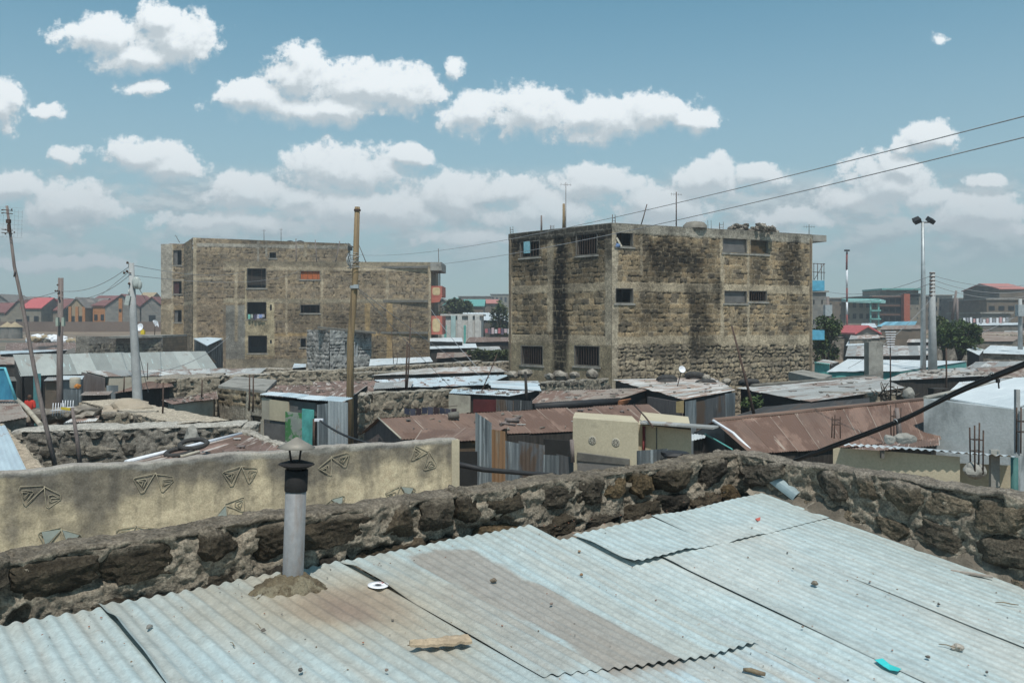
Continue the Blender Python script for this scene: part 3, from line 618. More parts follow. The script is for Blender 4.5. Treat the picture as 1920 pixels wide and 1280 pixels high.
mf = MB(); ledge([(roof_pt(4.60 + .02 * math.sin(t_ * 7), t_, -.02), roof_pt(4.78, t_, .05), .05 + .05 * abs(math.sin(t_ * 2.3))) for t_ in np.arange(.1, 4.6, .03)], 2)
mf.build('mortar_ledge', mfo.data.materials[0], label='brown mortar fillet sealing the roof along the right-hand parapet', cat='mortar')
# half-round ridge piece lying in the corner
rc = MB(); a0 = on_roof(1492, 948)[0] + Vector((.03, .02, .06)); a1 = on_roof(1440, 936)[0] + Vector((.06, .12, .17)); ax = (a1 - a0); sd_ = ax.cross(Vector((0, 0, 1))).normalized(); up_ = sd_.cross(ax).normalized(); prev = None
for j in range(5):
    f_ = j / 4; row = [a0 + ax * f_ + (sd_ * math.cos(t_) * .075 + up_ * math.sin(t_) * .07) for t_ in np.linspace(-.2, 3.3, 14)]
    if prev:
        for k in range(13): rc.poly([prev[k], prev[k + 1], row[k + 1], row[k]], smooth=True)
    prev = row
rc.build('ridge_capping', flat('blue_grey_steel', (.27, .34, .36), .45, .2), label='short blue-grey half-round ridge capping lying against the corner of the stone parapets', cat='roof capping')

# ------------------------------------------------------------------ the flue
fb_ = P(548, 1118, 4.85); fl = thing('chimney_flue', 'grey metal flue pipe with cone cap and black upper band, set in a mortar skirt', 'chimney', fb_)
tp = P(556, 885, 4.85); ax = (tp - fb_).normalized(); Lp = (tp - fb_).length
m_pipe = M('flue_metal', (.215, .22, .225), (.165, .168, .17), 3, (.16, .13, .11), 5, (.5, .7), stretch=(2, 2, .5), bs=30, rough=.62, metal=.05, bump=.15)
m_flue_black = flat('flue_black', (.016, .015, .015), .85)  # near-black for the upper band, baffle cone and struts
x = MB(); x.lathe(fb_ - ax * .05, [(.0585, 0), (.0585, Lp + .02), (.056, Lp + .02), (.056, Lp - .1)], 32, ax); x.build('pipe', m_pipe, fl)
x = MB(); x.lathe(fb_, [(.0625, Lp - .105), (.064, Lp - .1), (.064, Lp + .015), (.0585, Lp + .015), (.0585, Lp - .05)], 32, ax); x.build('black_collar', m_flue_black, fl)
x = MB(); hh = 4.8 - 4.8
c_ = lambda py_, o=0: P(556 + o, py_, 4.85)
x.lathe(c_(839), [(.100, -.001), (.104, .003), (.055, .030), (.014, .055), (.006, .060), (0, .061)], 32, ax); x.lathe(c_(839), [(.100, -.001), (.055, .024), (.01, .048), (0, .050)], 32, ax); x.build('cone_cap', m_galvcap if 'm_galvcap' in globals() else M('cap_metal', (.27, .245, .21), (.20, .18, .155), 5, bs=40, rough=.6, metal=.15, bump=.05), fl)
x = MB(); x.lathe(c_(870), [(0, .026), (.035, .022), (.098, .003), (.101, 0), (.060, -.020), (.02, -.034), (0, -.035)], 32, ax); x.build('baffle_cone', m_flue_black, fl)
for sx in (-1, 1):
    x = MB(); x.tube([c_(832) + Vector((sx * .036, -.03, 0)), c_(866) + Vector((sx * .022, -.03, 0))], .006, 6); x.tube([c_(866) + Vector((sx * .026, -.02, 0)), c_(893) + Vector((sx * .036, -.04, 0))], .006, 6); x.build('strut', m_flue_black, fl)
x = MB(); ring = []; rg = random.Random(3); NN = 72
def skirt(a, f_):
    lob = .19 + .045 * math.sin(a * 2 + 1) + .028 * abs(math.sin(a * 6.5)) + .02 * mnoise.noise(Vector((math.cos(a) * 3, math.sin(a) * 3, 0)))
    r = .058 + (lob - .058) * f_; X = math.cos(a) * r * 1.05; Y_ = math.sin(a) * r
    # height follows the roof locally
    zz = .10 * (1 - f_) ** 1.3 + .028 * (1 - f_ ** 6) + .014 * mnoise.noise(Vector((X * 30, Y_ * 30, 2))) + .008 * mnoise.noise(Vector((X * 80, Y_ * 80, 5)))
    if f_ >= 1: zz = -.01
    return fb_ + Vector((X, Y_, zz - .02 * math.cos(a) * f_ + .005 - .0 * f_))
for j in range(18):
    for i in range(NN):
        a = 2 * math.pi * i / NN; b = 2 * math.pi * (i + 1) / NN; f0, f1 = j / 17, (j + 1) / 17
        if j == 17: continue
        x.poly([skirt(a, f0), skirt(a, f1), skirt(b, f1), skirt(b, f0)], smooth=True)
for i in range(16):
    a = rg.uniform(-2.2, .5); r = rg.uniform(.20, .33); x.rock(fb_ + Vector((math.cos(a) * r, math.sin(a) * r, .005)), rg.uniform(.008, .022), i, 1, (1.2, 1, .7))
x.build('mortar_skirt', M('dark_mortar', (.17, .135, .085), (.09, .07, .045), 12, (.22, .19, .13), 9, (.5, .62), bs=90, bump=.9), fl)

# ------------------------------------------------------------------ litter on the roof
def litter(name, fn, px, py, mat, label, cat, group=None, up=.025):
    p_ = on_roof(px, py)[0] + Vector((0, 0, up)); x = MB(); fn(x, p_); return x.build(name, mat, label=label, cat=cat, group=group)
m_disc = flat('disc_silver', (.78, .78, .80), .4, 0, var=.03)
def disc(x, p_):
    n_ = Vector((.05, -.03, 1)).normalized(); x.lathe(p_ + Vector((0, 0, .006)), [(.0075, 0), (.0075, .0012), (.018, .0012)], 40, n_); x.lathe(p_ + Vector((0, 0, .006)), [(.018, .0014), (.060, .0012), (.060, 0), (.0075, 0)], 40, n_)
d_ = thing('compact_disc', 'shiny white compact disc lying on the roof right of the flue', 'disc', on_roof(709, 1106)[0] + Vector((0, 0, .03)))
x = MB(); n_ = Vector((.05, -.03, 1)).normalized(); pc = WL[d_.name]; x.lathe(pc, [(.0195, 0), (.0195, .0016), (.060, .0016), (.060, 0), (.0195, 0)], 44, n_); x.build('disc_face', m_disc, d_)
x = MB(); x.lathe(pc, [(.0075, 0), (.0075, .0014), (.0193, .0014), (.0193, 0), (.0075, 0)], 30, n_); x.build('clear_hub', flat('clear_hub', (.10, .11, .12), .2), d_)
x = MB()
for i in range(7):
    a = .9 + i * .16; r0 = .028 + .004 * (i % 3); c1 = pc + Vector((math.cos(a) * r0, math.sin(a) * r0, .003)); c2 = pc + Vector((math.cos(a) * (r0 + .018), math.sin(a) * (r0 + .018), .002)); x.tube([c1, c2], .0012, 4)
x.build('printed_text', flat('red_print', (.5, .12, .12), .5), d_)
m_bark_l = M('pale_bark', (.42, .33, .23), (.30, .23, .16), 10, bs=50, bump=.4, stretch=(1, 4, 1))
def bark(x, p_):
    a = on_roof(768, 1225)[0]; b = on_roof(876, 1212)[0]; axx = (b - a); sx_ = Vector((axx.y, -axx.x, 0)).normalized(); NU, NV = 26, 8; g_ = []
    for i in range(NU + 1):
        f_ = i / NU; w = .012 + .030 * math.sin(min(1, f_ * 1.25) * math.pi * .55) + .006 * mnoise.noise(Vector((f_ * 9, 1, 1)))
        if f_ < .18: w *= .45 + .55 * f_ / .18
        g_.append([a + axx * f_ + sx_ * (w * (2 * j / NV - .75)) + Vector((0, 0, .035 + .028 * math.cos((j / NV - .5) * 2.4) + .010 * mnoise.noise(Vector((f_ * 7, j * .5, 3))))) for j in range(NV + 1)])
    for i in range(NU):
        for j in range(NV): x.poly([g_[i][j], g_[i + 1][j], g_[i + 1][j + 1], g_[i][j + 1]], smooth=True)
    for i in range(NU):
        for j in (0, NV): x.poly([g_[i][j], g_[i + 1][j], g_[i + 1][j] - Vector((0, 0, .012)), g_[i][j] - Vector((0, 0, .012))])
        for j in range(NV): x.poly([g_[i][j] - Vector((0, 0, .012)), g_[i + 1][j] - Vector((0, 0, .012)), g_[i + 1][j + 1] - Vector((0, 0, .012)), g_[i][j + 1] - Vector((0, 0, .012))])
litter('piece_of_bark', bark, 820, 1222, m_bark_l, 'pale curled piece of bark lying on the lower part of the roof', 'bark')
def stick(L, r, a):
    def f_(x, p_):
        d = Vector((math.cos(a), math.sin(a), 0)) * L / 2; x.tube([p_ - d, p_ - d * .3 + Vector((.003, .002, .004)), p_ + d * .4, p_ + d], [r * .7, r, r * 1.05, r * .8], 8)
    return f_
m_twig = M('dry_twig', (.24, .19, .12), (.15, .115, .08), 20, bs=80, bump=.4)
litter('wood_stub', stick(.11, .0125, -.55), 1414, 1268, m_twig, 'thick short brown stick at the very bottom of the roof', 'stick')
litter('twig', stick(.11, .003, -.62), 1780, 1219, m_twig, 'thin twig pointing at a pale stone on the lower right of the roof', 'stick')
litter('twig', stick(.13, .0035, -.42), 1888, 1138, m_twig, 'dark thin stick on the far right of the roof', 'stick')
litter('twig', stick(.08, .002, -.95), 484, 1182, m_twig, 'fine dark twig below the flue', 'stick')
litter('twig', stick(.06, .002, -.9), 436, 1217, m_twig, 'tiny twig on the stained sheets left of the bark', 'stick')
litter('wood_splinter', lambda x, p_: x.box(p_, (.26, .022, .012), -.52, tilt=(.1, .02)), 1822, 1082, M('splinter', (.36, .32, .28), (.25, .21, .18), 9, stretch=(1, 6, 1), bs=40), 'long weathered splinter of board beside the right-hand parapet', 'wood splinter')
pebs = [(925,1095,.020,'brown knobbly pebble near the top of the scraped brown band'),(280,1183,.016,'grey pebble on the left of the roof, left of the flue'),(1527,1100,.022,'angular grey stone chip alone in the middle of the right-hand sheets'),(1795,1221,.030,'pale lump of stone at the end of a thin twig'),(1090,1084,.013,'small orange-brown pebble at a long seam'),(1086,1040,.012,'tiny ochre pebble at the end of the notched sheet'),(494,1190,.012,'small dark pebble under the flue skirt'),(1034,1139,.010,'little dark stone right of the scraped band top'),(564,1265,.013,'small grey stone near the bottom edge, left of the bark'),(736,1171,.008,'tiny pebble between the disc and the bark'),(725,1266,.009,'tiny dark crumb below the bark'),(1760,1139,.011,'small dark chip on the right-hand sheets'),(1740,1239,.013,'dark little stone left of the pale lump'),(1631,1097,.009,'tiny dark chip above the lone angular stone'),(1476,1042,.008,'tiny brown crumb below the zigzag sheet end'),(1487,1072,.007,'smallest brown crumb on the right-hand sheets'),(1505,1182,.009,'reddish crumb beside the long right seam'),(1850,1268,.010,'reddish crumb near the lower right corner of the roof'),(1667,1118,.007,'dark speck of grit right of centre on the roof'),(1410,995,.008,'dark crumb just above the zigzag sheet end')]
for i, (x_, y_, r_, lb) in enumerate(pebs):
    cm = [(.20,.16,.12),(.25,.24,.22),(.22,.19,.15),(.42,.38,.33),(.30,.18,.10),(.30,.20,.12)][i] if i < 6 else [(.16,.14,.12),(.26,.20,.17),(.13,.12,.11)][i % 3]
    litter('pebble', lambda x, p_, i=i, r_=r_: x.rock(p_, r_ * .85, i + 40, 2, (1.2, .9, .75), .5, i), x_, y_, M('pebble_stone', cm, tuple(c * .6 for c in cm), 25, bs=90, bump=.5), lb, 'pebble')
def scrap(pts, th=.003):
    def f_(x, p_):
        q_ = [on_roof(a, b)[0] + Vector((0, 0, .026 + .006 * math.sin(i * 2.1))) for i, (a, b) in enumerate(pts)]; c = sum(q_, Vector()) / len(q_) + Vector((0, 0, .008))
        for i in range(len(q_)):
            a, b = q_[i], q_[(i + 1) % len(q_)]; x.poly([c, a, b]); x.poly([a, a - Vector((0, 0, th)), b - Vector((0, 0, th)), b])
    return f_
litter('plastic_scrap', scrap([(1640,1245),(1655,1244),(1672,1254),(1690,1262),(1684,1268),(1668,1262),(1655,1256)]), 1660, 1255, flat('turquoise_plastic', (.05, .55, .55), .4), 'turquoise strip of torn plastic on the lower right of the roof', 'plastic scrap')
litter('plastic_scrap', scrap([(1416,978),(1426,976),(1425,980),(1420,982)]), 1421, 978, flat('red_plastic', (.55, .15, .12), .5), 'little red scrap on the topmost sheets near the corner', 'plastic scrap')

x = MB(); rg = random.Random(21)
for i in range(420):
    s_, t_ = rg.uniform(-1.2, 4.6), rg.uniform(.05, 3.2) if rg.random() < .7 else rg.uniform(.03, .35)
    x.rock(roof_pt(s_, t_, .010 + .004 * rg.random()), rg.uniform(.0018, .0055), i % 17, 1, (1.4, 1, .6), .4, rg.random() * 3, mi=i % 3)
x.build('grit', [flat('grit_brown', (.20, .14, .09)), flat('grit_grey', (.16, .15, .14)), flat('grit_rust', (.30, .13, .08))], label='fine brown grit and crumbs scattered over the pale roof', cat='grit', kind='stuff')

# ------------------------------------------------------------------ plastered yard wall with bird-foot reliefs
pa = P(-60, 885, 9.15); pb = P(856, 822, 12.0); pa = pb + (pa - pb) * 1.5
pw = thing('plastered_wall', 'stained yellow plaster wall with raised bird-foot outlines, beyond the stone parapet', 'plaster wall', (pa.x, pa.y, 0))
def plast(u, vt, n1, n2, kt, h):
    base = np.ones(u.shape + (3,)) * np.array((.52, .44, .30)); z = -vt
    a = fbm(u * 1.0, z * 1.0, 61, 4); st = fbm(u * 6.0, z * .8, 62, 4); b = fbm(u * 2.2, z * 1.6, 63, 5)
    c = base * (.88 + .24 * a)[..., None]
    def bl(k, cc):
        nonlocal c; k = np.clip(k, 0, 1)[..., None]; c = c * (1 - k) + np.array(cc) * k
    bl(sm(.44, .72, st) * sm(1.5, .1, z) * .72, (.15, .13, .10))
    bl(sm(.50, .80, b + .32 * sm(.60, .12, z)) * .8, (.13, .118, .10))
    cop = sm(.09, .06, z + (n2 - .5) * .14); bl(cop * .8, (.30, .29, .26)); h = h + cop * .005
    bl(sm(.5, .72, fbm(u * 5, z * 12, 64, 4)) * cop * .7, (.10, .095, .09)); bl(kt * .8, (.30, .27, .24))
    cr = np.abs(fbm(u * 1.4, z * 1.4, 66, 4) - .5); bl(sm(.006, .001, cr) * .45, (.12, .10, .08))
    return c, h
freewall('wall_body', pa, pb, 1.5, 3.135, w=.17, res=.022, seed=5, rough=.018, plast=plast, mat=m_plasterA, parent=pw, front=1.6, rrad=.012, topbump=.035)
dx = Vector((pb.x - pa.x, pb.y - pa.y, 0)).normalized(); nx = Vector((dx.y, -dx.x, 0))
x = MB(); e_ = Vector((pb.x, pb.y, 0)) + dx * .02; q_ = [e_ - nx * .2 - dx * .1, e_ - nx * .2 + dx * .02, e_ + nx * .012 + dx * .02, e_ + nx * .012 - dx * .1]
x.hexa([v_ for v_ in q_] + [v_ + Vector((0, 0, 3.12)) for v_ in q_]); x.build('end_pier', m_beige, pw)
motif = [[(0, .5), (-1, .36), (-1.06, .22), (-.66, -.5), (-.55, -.5), (0, .5)], [(-.95, .2), (-.46, .2), (-.38, .08), (-.60, -.30)], [(-.92, .12), (-.56, .1), (-.70, -.22), (-.92, .12)],
         [(0, .5), (.92, .22), (1.0, .06), (.50, -.56), (.40, -.52), (0, .5)], [(.92, .05), (.48, .18), (.36, .06), (.47, -.30)], [(.86, .0), (.50, .04), (.52, -.24), (.86, .0)]]
fills = {1: [(-.04, .44), (-.9, .31), (-.62, -.42)], 2: [(.04, .42), (.86, .16), (.46, -.46)]}
m_rel = M('relief_plaster', (.40, .36, .26), (.27, .24, .18), 6, bs=40, bump=.3); m_relb = flat('relief_bluegrey', (.34, .38, .34), .8)
rels = [(76, 930, -16, 1, 0, 'splayed bird-foot relief at the left end'), (290, 903, -2, 1, 0, None), (452, 889, 4, .95, 0, None), (433, 957, 40, .95, 1, 'tilted bird-foot relief filled pale blue-grey'), (113, 1008, -8, 1, 3, 'bird-foot relief filled blue-grey near the parapet'), (257, 1000, -2, .95, 0, None), (628, 868, 28, 1, 0, None), (795, 860, -38, 1, 0, 'bird-foot relief tilted to the right by the wall end'), (752, 924, 6, .95, 2, None), (625, 946, 26, .8, 2, None)]
for (cx, cy, an, sc, fill, lb) in rels:
    t_, z_ = ray_uv(cx, cy, pa, pb); o_ = Vector((pa.x, pa.y, 0)) + dx * t_ + Vector((0, 0, z_)) + nx * .012; ca, sa = math.cos(math.radians(an)), math.sin(math.radians(an)); k_ = .215 * sc
    mp = lambda a, b, n=0.0: o_ + dx * ((a * ca - b * sa) * k_) + Vector((0, 0, (a * sa + b * ca) * k_)) + nx * n
    x = MB(); jr = random.Random(int(cx)); mot = [[(a + jr.uniform(-.06, .06), b + jr.uniform(-.06, .06)) for a, b in ln] for ln in motif]
    for ln in mot:
        pts = []
        for i in range(len(ln) - 1):
            for f_ in (0, .33, .66): pts.append(mp(ln[i][0] * (1 - f_) + ln[i + 1][0] * f_, ln[i][1] * (1 - f_) + ln[i + 1][1] * f_))
        pts.append(mp(*ln[-1])); x.tube(pts, .0042, 5)
    ro = x.build('bird_foot_relief', m_rel, pw, plabel=lb)
    for kk in ([1] if fill == 1 else [2] if fill == 2 else [1, 2] if fill == 3 else []):
        y_ = MB(); tri = [mp(a, b, .004) for a, b in fills[kk]]; y_.poly(tri); bk = [mp(a, b, -.01) for a, b in fills[kk]]
        for i in range(3): y_.poly([tri[i], bk[i], bk[(i + 1) % 3], tri[(i + 1) % 3]])
        y_.build('painted_infill', m_relb, ro)

# ------------------------------------------------------------------ helpers for the lanes below
def wall(label, a, b, w=.25, res=.055, group=None, name='rubble_wall', base0=0.0, cat='stone wall', ch=.24, bw=.36, pal=None, mort=(.30, .26, .20), topc=(.36, .33, .285), topbump=.05, rough=.035, seed=None, front=1.3, **k):
    A = P(*a); B = P(*b); Y = min(a[2], b[2])
    return rubble(name, label, cat, A, B, A.z, B.z, w=w, front=front, ch=ch, bw=bw, pal=pal or STONE_G, mort=mort, topc=topc, sub=3 if Y < 18 else 2, res=res, seed=seed or int(a[0] + a[1]) % 97, group=group, topbump=topbump, rough=rough, base0=base0, gap=.02, protr=.05)
_sk = [0]
def shack(label, fl, fr, br, bl, rm, wm, ov=.12, name='tin_shack', cat='shack', zb=0.0, pitch=.076, per=3, group=None, seed=None, wall_name='wall', amp=.009, jit=.05, swap=False, rowl=.8):
    _sk[0] += 1; sd_ = seed or _sk[0]; c = [P(*q_) for q_ in (fl, fr, br, bl)]; cen = sum(c, Vector()) / 4; t = thing(name, label, cat, (cen.x, cen.y, zb), group)
    x = MB(); r = c if not swap else [c[1], c[2], c[3], c[0]]
    x.corr(*r, pitch=pitch, amp=amp, per=per, seed=sd_, jit=jit, row=rowl); x.build('roof', rm, t)
    if wm:
        cc = []
        for p_ in c:
            d = cen - p_; d.z = 0; cc.append(p_ + d.normalized() * ov * 1.4)
        x = MB(); x.hexa([Vector((p_.x, p_.y, zb - .2)) for p_ in cc] + [p_ - Vector((0, 0, .03)) for p_ in cc]); x.build(wall_name, wm, t)
    t['_c'] = 0; del t['_c']; return t, c
def panel(parent, name, a, b, z0, z1, mat, out_=.03, plabel=None, corr=False, thick=.03, seed=0, z1b=None):
    """upright panel between two plan points, facing the viewer, standing out_ metres proud"""
    A = Vector((a[0], a[1], 0)); B = Vector((b[0], b[1], 0)); d = (B - A).normalized(); n = Vector((d.y, -d.x, 0)); x = MB(); z1b = z1 if z1b is None else z1b
    a_, b_ = A + n * out_, B + n * out_; zz = Vector((0, 0, 1))
    if corr: x.corr(a_ + zz * z0, b_ + zz * z0, b_ + zz * z1b, a_ + zz * z1, per=4, seed=seed, jit=.03)
    else: x.hexa([a_ + zz * z0, b_ + zz * z0, b_ - n * thick + zz * z0, a_ - n * thick + zz * z0, a_ + zz * z1, b_ + zz * z1b, b_ - n * thick + zz * z1b, a_ - n * thick + zz * z1])
    return x.build(name, mat, parent, plabel=plabel)
def pz(parent, name, a, b, zb, mat, **k):     # panel from two measured top points
    A = P(*a); B = P(*b); return panel(parent, name, A, B, zb, A.z, mat, z1b=B.z, **k)

# ------------------------------------------------------------------ rough stone building, right of centre
LFa, RC, RFb = P(954, 434, 46.3), P(1147, 418, 41.0), P(1523, 440, 46.6)
LF, CC, RF = Vector((LFa.x, LFa.y)), Vector((RC.x, RC.y)), Vector((RFb.x, RFb.y)); ZT = 9.46
rb = thing('stone_building', 'tall unfinished three-storey stone building with black rain streaks and barred openings, right of centre', 'building', (CC.x, CC.y, 0))
CON = (.35, .29, .205); BLK = (.035, .032, .03)
def holes_for(lst, A, B):
    o = []
    for (x0, y0, x1, y1) in lst:
        u0, _ = ray_uv(x0, y0, A, B); u1, _ = ray_uv(x1, y1, A, B); xm = (x0 + x1) / 2; _, za = ray_uv(xm, y0, A, B); _, zb_ = ray_uv(xm, y1, A, B); o.append((u0, u1, zb_, za))
    return o
hl = holes_for([(975, 452, 1012, 482), (1080, 438, 1120, 478), (977, 648, 1018, 684), (1077, 648, 1124, 686)], LF, CC)
hr = holes_for([(1155, 436, 1187, 462), (1154, 540, 1187, 568), (1355, 447, 1400, 474), (1407, 450, 1440, 476), (1358, 545, 1400, 568), (1404, 545, 1438, 565)], CC, RF)
LL = (CC - LF).length; LR = (RF - CC).length
uR = lambda px, py=540: ray_uv(px, py, CC, RF)[0]; uL = lambda px, py=540: ray_uv(px, py, LF, CC)[0]
bandsL = [(-.5, LL + .5, 8.98, 9.6, (.27, .245, .20), .03), (-.5, LL + .5, 6.2, 6.62, CON, .015), (-.5, LL + .5, 3.55, 4.05, CON, .012), (LL - .42, LL + .3, 0, 9.1, (.32, .275, .205), .01), (uL(1026), uL(1038), 4.2, 8.9, CON, .008), (-.3, .3, 0, 9.1, CON, .01), (-.3, LL + .3, 0, 3.6, (.235, .195, .13), .01)]
stainL = [(-.5, LL + 1, 8.55, 9.9, BLK, .9, .22), (uL(1036), uL(1066), 0, 9.4, BLK, 1.0, .25), (-.3, LL + .5, 6.4, 9.2, BLK, .45, .7), (uL(975), uL(1030), 3.2, 6.2, BLK, .30, .5), (-.3, 2.2, 7.0, 9.3, BLK, .45, .4), (uL(1070), LL + .2, 7.6, 9.3, BLK, .65, .4), (0, 1.2, 5.6, 7, BLK, .35, .4), (uL(1030), uL(1125), 6.0, 7.3, BLK, .35, .4)]
face('left_wall', rb, LF, CC, 0, ZT, res=.045, ch=.26, bw=.44, seed=4, holes=hl, bands=bandsL, stains=stainL, relief=.018, rough=.014, mw=.018, wob=.04)
bandsR = [(-.5, LR + .5, 8.98, 9.6, (.30, .275, .225), .03), (-.5, LR + .5, 6.2, 6.65, CON, .015), (-.5, uR(1350, 640), 3.62, 4.02, CON, .02), (uR(1350, 640), LR + 1, 3.45, 4.02, CON, .015), (-.3, .35, 0, 9.1, (.32, .275, .205), .01),
          (uR(1350), uR(1358), 3.6, 9, CON, .01), (uR(1400), uR(1406), 3.6, 9, CON, .012), (uR(1200), uR(1205), 7, 8.9, CON, .006), (LR - .25, LR + .3, 0, 9.1, CON, .006)]
stainR = [(uR(1205), uR(1345), 6.6, 9.1, BLK, .88, .6), (uR(1285), uR(1345), 3.0, 6.6, BLK, .8, .5), (uR(1215), uR(1262), 4.6, 6.4, BLK, .45, .4), (uR(1408), uR(1440), 6.6, 8.2, BLK, .6, .35), (uR(1458), uR(1503), 6.3, 9.2, BLK, .8, .45), (uR(1187), uR(1230), 4.2, 9.0, BLK, .5, .4), (uR(1230), uR(1300), 2.2, 3.9, BLK, .5, .5), (uR(1470), uR(1498), 3.3, 6.4, BLK, .45, .4),
          (0, LR, 9.1, 9.9, BLK, .45, .3), (uR(1265), uR(1350), 6.1, 6.8, BLK, .5, .25), (uR(1270), uR(1350), 3.5, 4.1, BLK, .5, .25), (uR(1150), LR, 2.9, 3.5, BLK, .3, .3)]
face('right_wall', rb, CC, RF, 3.6, ZT, res=.045, ch=.25, bw=.40, seed=8, holes=hr, bands=bandsR, stains=stainR, relief=.020, rough=.015, mw=.018, wob=.04)
face('right_ground_wall', rb, CC, RF, 0, 3.6, res=.045, ch=.23, bw=.34, seed=18, bands=bandsR, stains=stainR, relief=.045, rough=.03, mw=.028, wob=.11, mort=(.12, .10, .075), pal=[(.33, .27, .185), (.27, .22, .155), (.21, .175, .13), (.30, .25, .18)])
DD = LF + RF - CC
x = MB()
def bwall(a, b, z0, z1, t=.2):
    d = (b - a).normalized(); n = Vector((d.y, -d.x)) * t; x.hexa([Vector((q_.x, q_.y, z0)) for q_ in (a, b, b - n, a - n)] + [Vector((q_.x, q_.y, z1)) for q_ in (a, b, b - n, a - n)])
bwall(RF, DD, 0, ZT - .22); bwall(DD, LF, 0, ZT - .22); x.build('rear_wall', m_wall_back, rb)
def inset(k): c = (LF + CC + RF + DD) / 4; return [c + (q_ - c) * k for q_ in (LF, CC, RF, DD)]
x = MB()
for z in (3.7, 6.3): q_ = inset(.975); x.hexa([Vector((p_.x, p_.y, z)) for p_ in q_] + [Vector((p_.x, p_.y, z + .2)) for p_ in q_])
x.build('floor_slab', m_dconc, rb)
x = MB(); q_ = inset(.995); x.hexa([Vector((p_.x, p_.y, ZT - .2)) for p_ in q_] + [Vector((p_.x, p_.y, ZT + .02)) for p_ in q_]); 
dR = (RF - CC).normalized(); nR = Vector((dR.y, -dR.x)); s0 = RF + dR * .02; s1 = RF + dR * 1.0
x.hexa([Vector((p_.x, p_.y, ZT - .35)) for p_ in (s0 + nR * .05, s1 + nR * .05, s1 - nR * 6, s0 - nR * 6)] + [Vector((p_.x, p_.y, ZT)) for p_ in (s0 + nR * .05, s1 + nR * .05, s1 - nR * 6, s0 - nR * 6)]); x.build('roof_slab', m_conc, rb)
def add_dark_backing(parent, A, B, z0, z1, dist=1.1):  # adds a near-black backing so rooms behind the windows render dark
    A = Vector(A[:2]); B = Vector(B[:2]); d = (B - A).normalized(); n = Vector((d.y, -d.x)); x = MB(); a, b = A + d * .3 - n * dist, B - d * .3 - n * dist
    x.hexa([Vector((p_.x, p_.y, z0)) for p_ in (a, b, b - n * .1, a - n * .1)] + [Vector((p_.x, p_.y, z1)) for p_ in (a, b, b - n * .1, a - n * .1)]); return x.build('dark_backing', m_dark, parent)
add_dark_backing(rb, LF, CC, 0, ZT - .3); add_dark_backing(rb, CC, RF, 0, ZT - .3)
def window(parent, A, B, h, depth=.22, bars=0, pane=None, panemat=None, name='window', frame=m_dconc, flabel=None, rail=False):
    A = Vector(A[:2]); B = Vector(B[:2]); d = (B - A).normalized(); n = Vector((d.y, -d.x)); W3 = lambda u, z, o: Vector((A.x + d.x * u + n.x * o, A.y + d.y * u + n.y * o, z)); x = MB(); u0, u1, z0, z1 = h; th = .03; e = .012
    for (a, b, c, e2) in ((u0 - .02, u0 + th, z0, z1), (u1 - th, u1 + .02, z0, z1), (u0 + th, u1 - th, z1 - th, z1 + .02), (u0 + th, u1 - th, z0 - .02, z0 + th)):
        x.hexa([W3(a, c, e), W3(b, c, e), W3(b, c, -depth), W3(a, c, -depth), W3(a, e2, e), W3(b, e2, e), W3(b, e2, -depth), W3(a, e2, -depth)])
    w = x.build(name, frame, parent, plabel=flabel)
    if u1 - u0 > .5:
        x = MB(); x.hexa([W3(u0 - .1, z0 - .10, .06), W3(u1 + .1, z0 - .10, .06), W3(u1 + .1, z0 - .10, -.02), W3(u0 - .1, z0 - .10, -.02), W3(u0 - .1, z0 - .025, .06), W3(u1 + .1, z0 - .025, .06), W3(u1 + .1, z0 - .025, -.02), W3(u0 - .1, z0 - .025, -.02)]); x.build('sill', m_conc, w)
    if bars:
        x = MB()
        for i in range(bars): u = u0 + (u1 - u0) * (i + .5) / bars; x.box(W3(u, (z0 + z1) / 2, -.05), (.022, .022, z1 - z0), math.atan2(d.y, d.x))
        x.build('bars', m_steel, w)
    if pane:
        x = MB(); a, b = u0 + (u1 - u0) * pane[0], u0 + (u1 - u0) * pane[1]; x.hexa([W3(a, z0 + th, -.12), W3(b, z0 + th, -.12), W3(b, z0 + th, -.16), W3(a, z0 + th, -.16), W3(a, z1 - th, -.12), W3(b, z1 - th, -.12), W3(b, z1 - th, -.16), W3(a, z1 - th, -.16)]); x.build('infill_panel', panemat, w)
    return w
m_gpan = M('grey_board', (.14, .135, .13), (.10, .098, .095), 3); m_bpan = M('brown_board', (.10, .065, .03), (.03, .025, .02), 3)
window(rb, LF, CC, hl[0], bars=7); window(rb, LF, CC, hl[1], bars=9); window(rb, LF, CC, hl[2], bars=10); window(rb, LF, CC, hl[3], bars=10)
window(rb, CC, RF, hr[0]); window(rb, CC, RF, hr[1]); window(rb, CC, RF, hr[2], pane=(0.02, .98), panemat=m_gpan); window(rb, CC, RF, hr[3], pane=(.02, .98), panemat=m_bpan); window(rb, CC, RF, hr[4], pane=(.02, .98), panemat=m_gpan); window(rb, CC, RF, hr[5], bars=8)
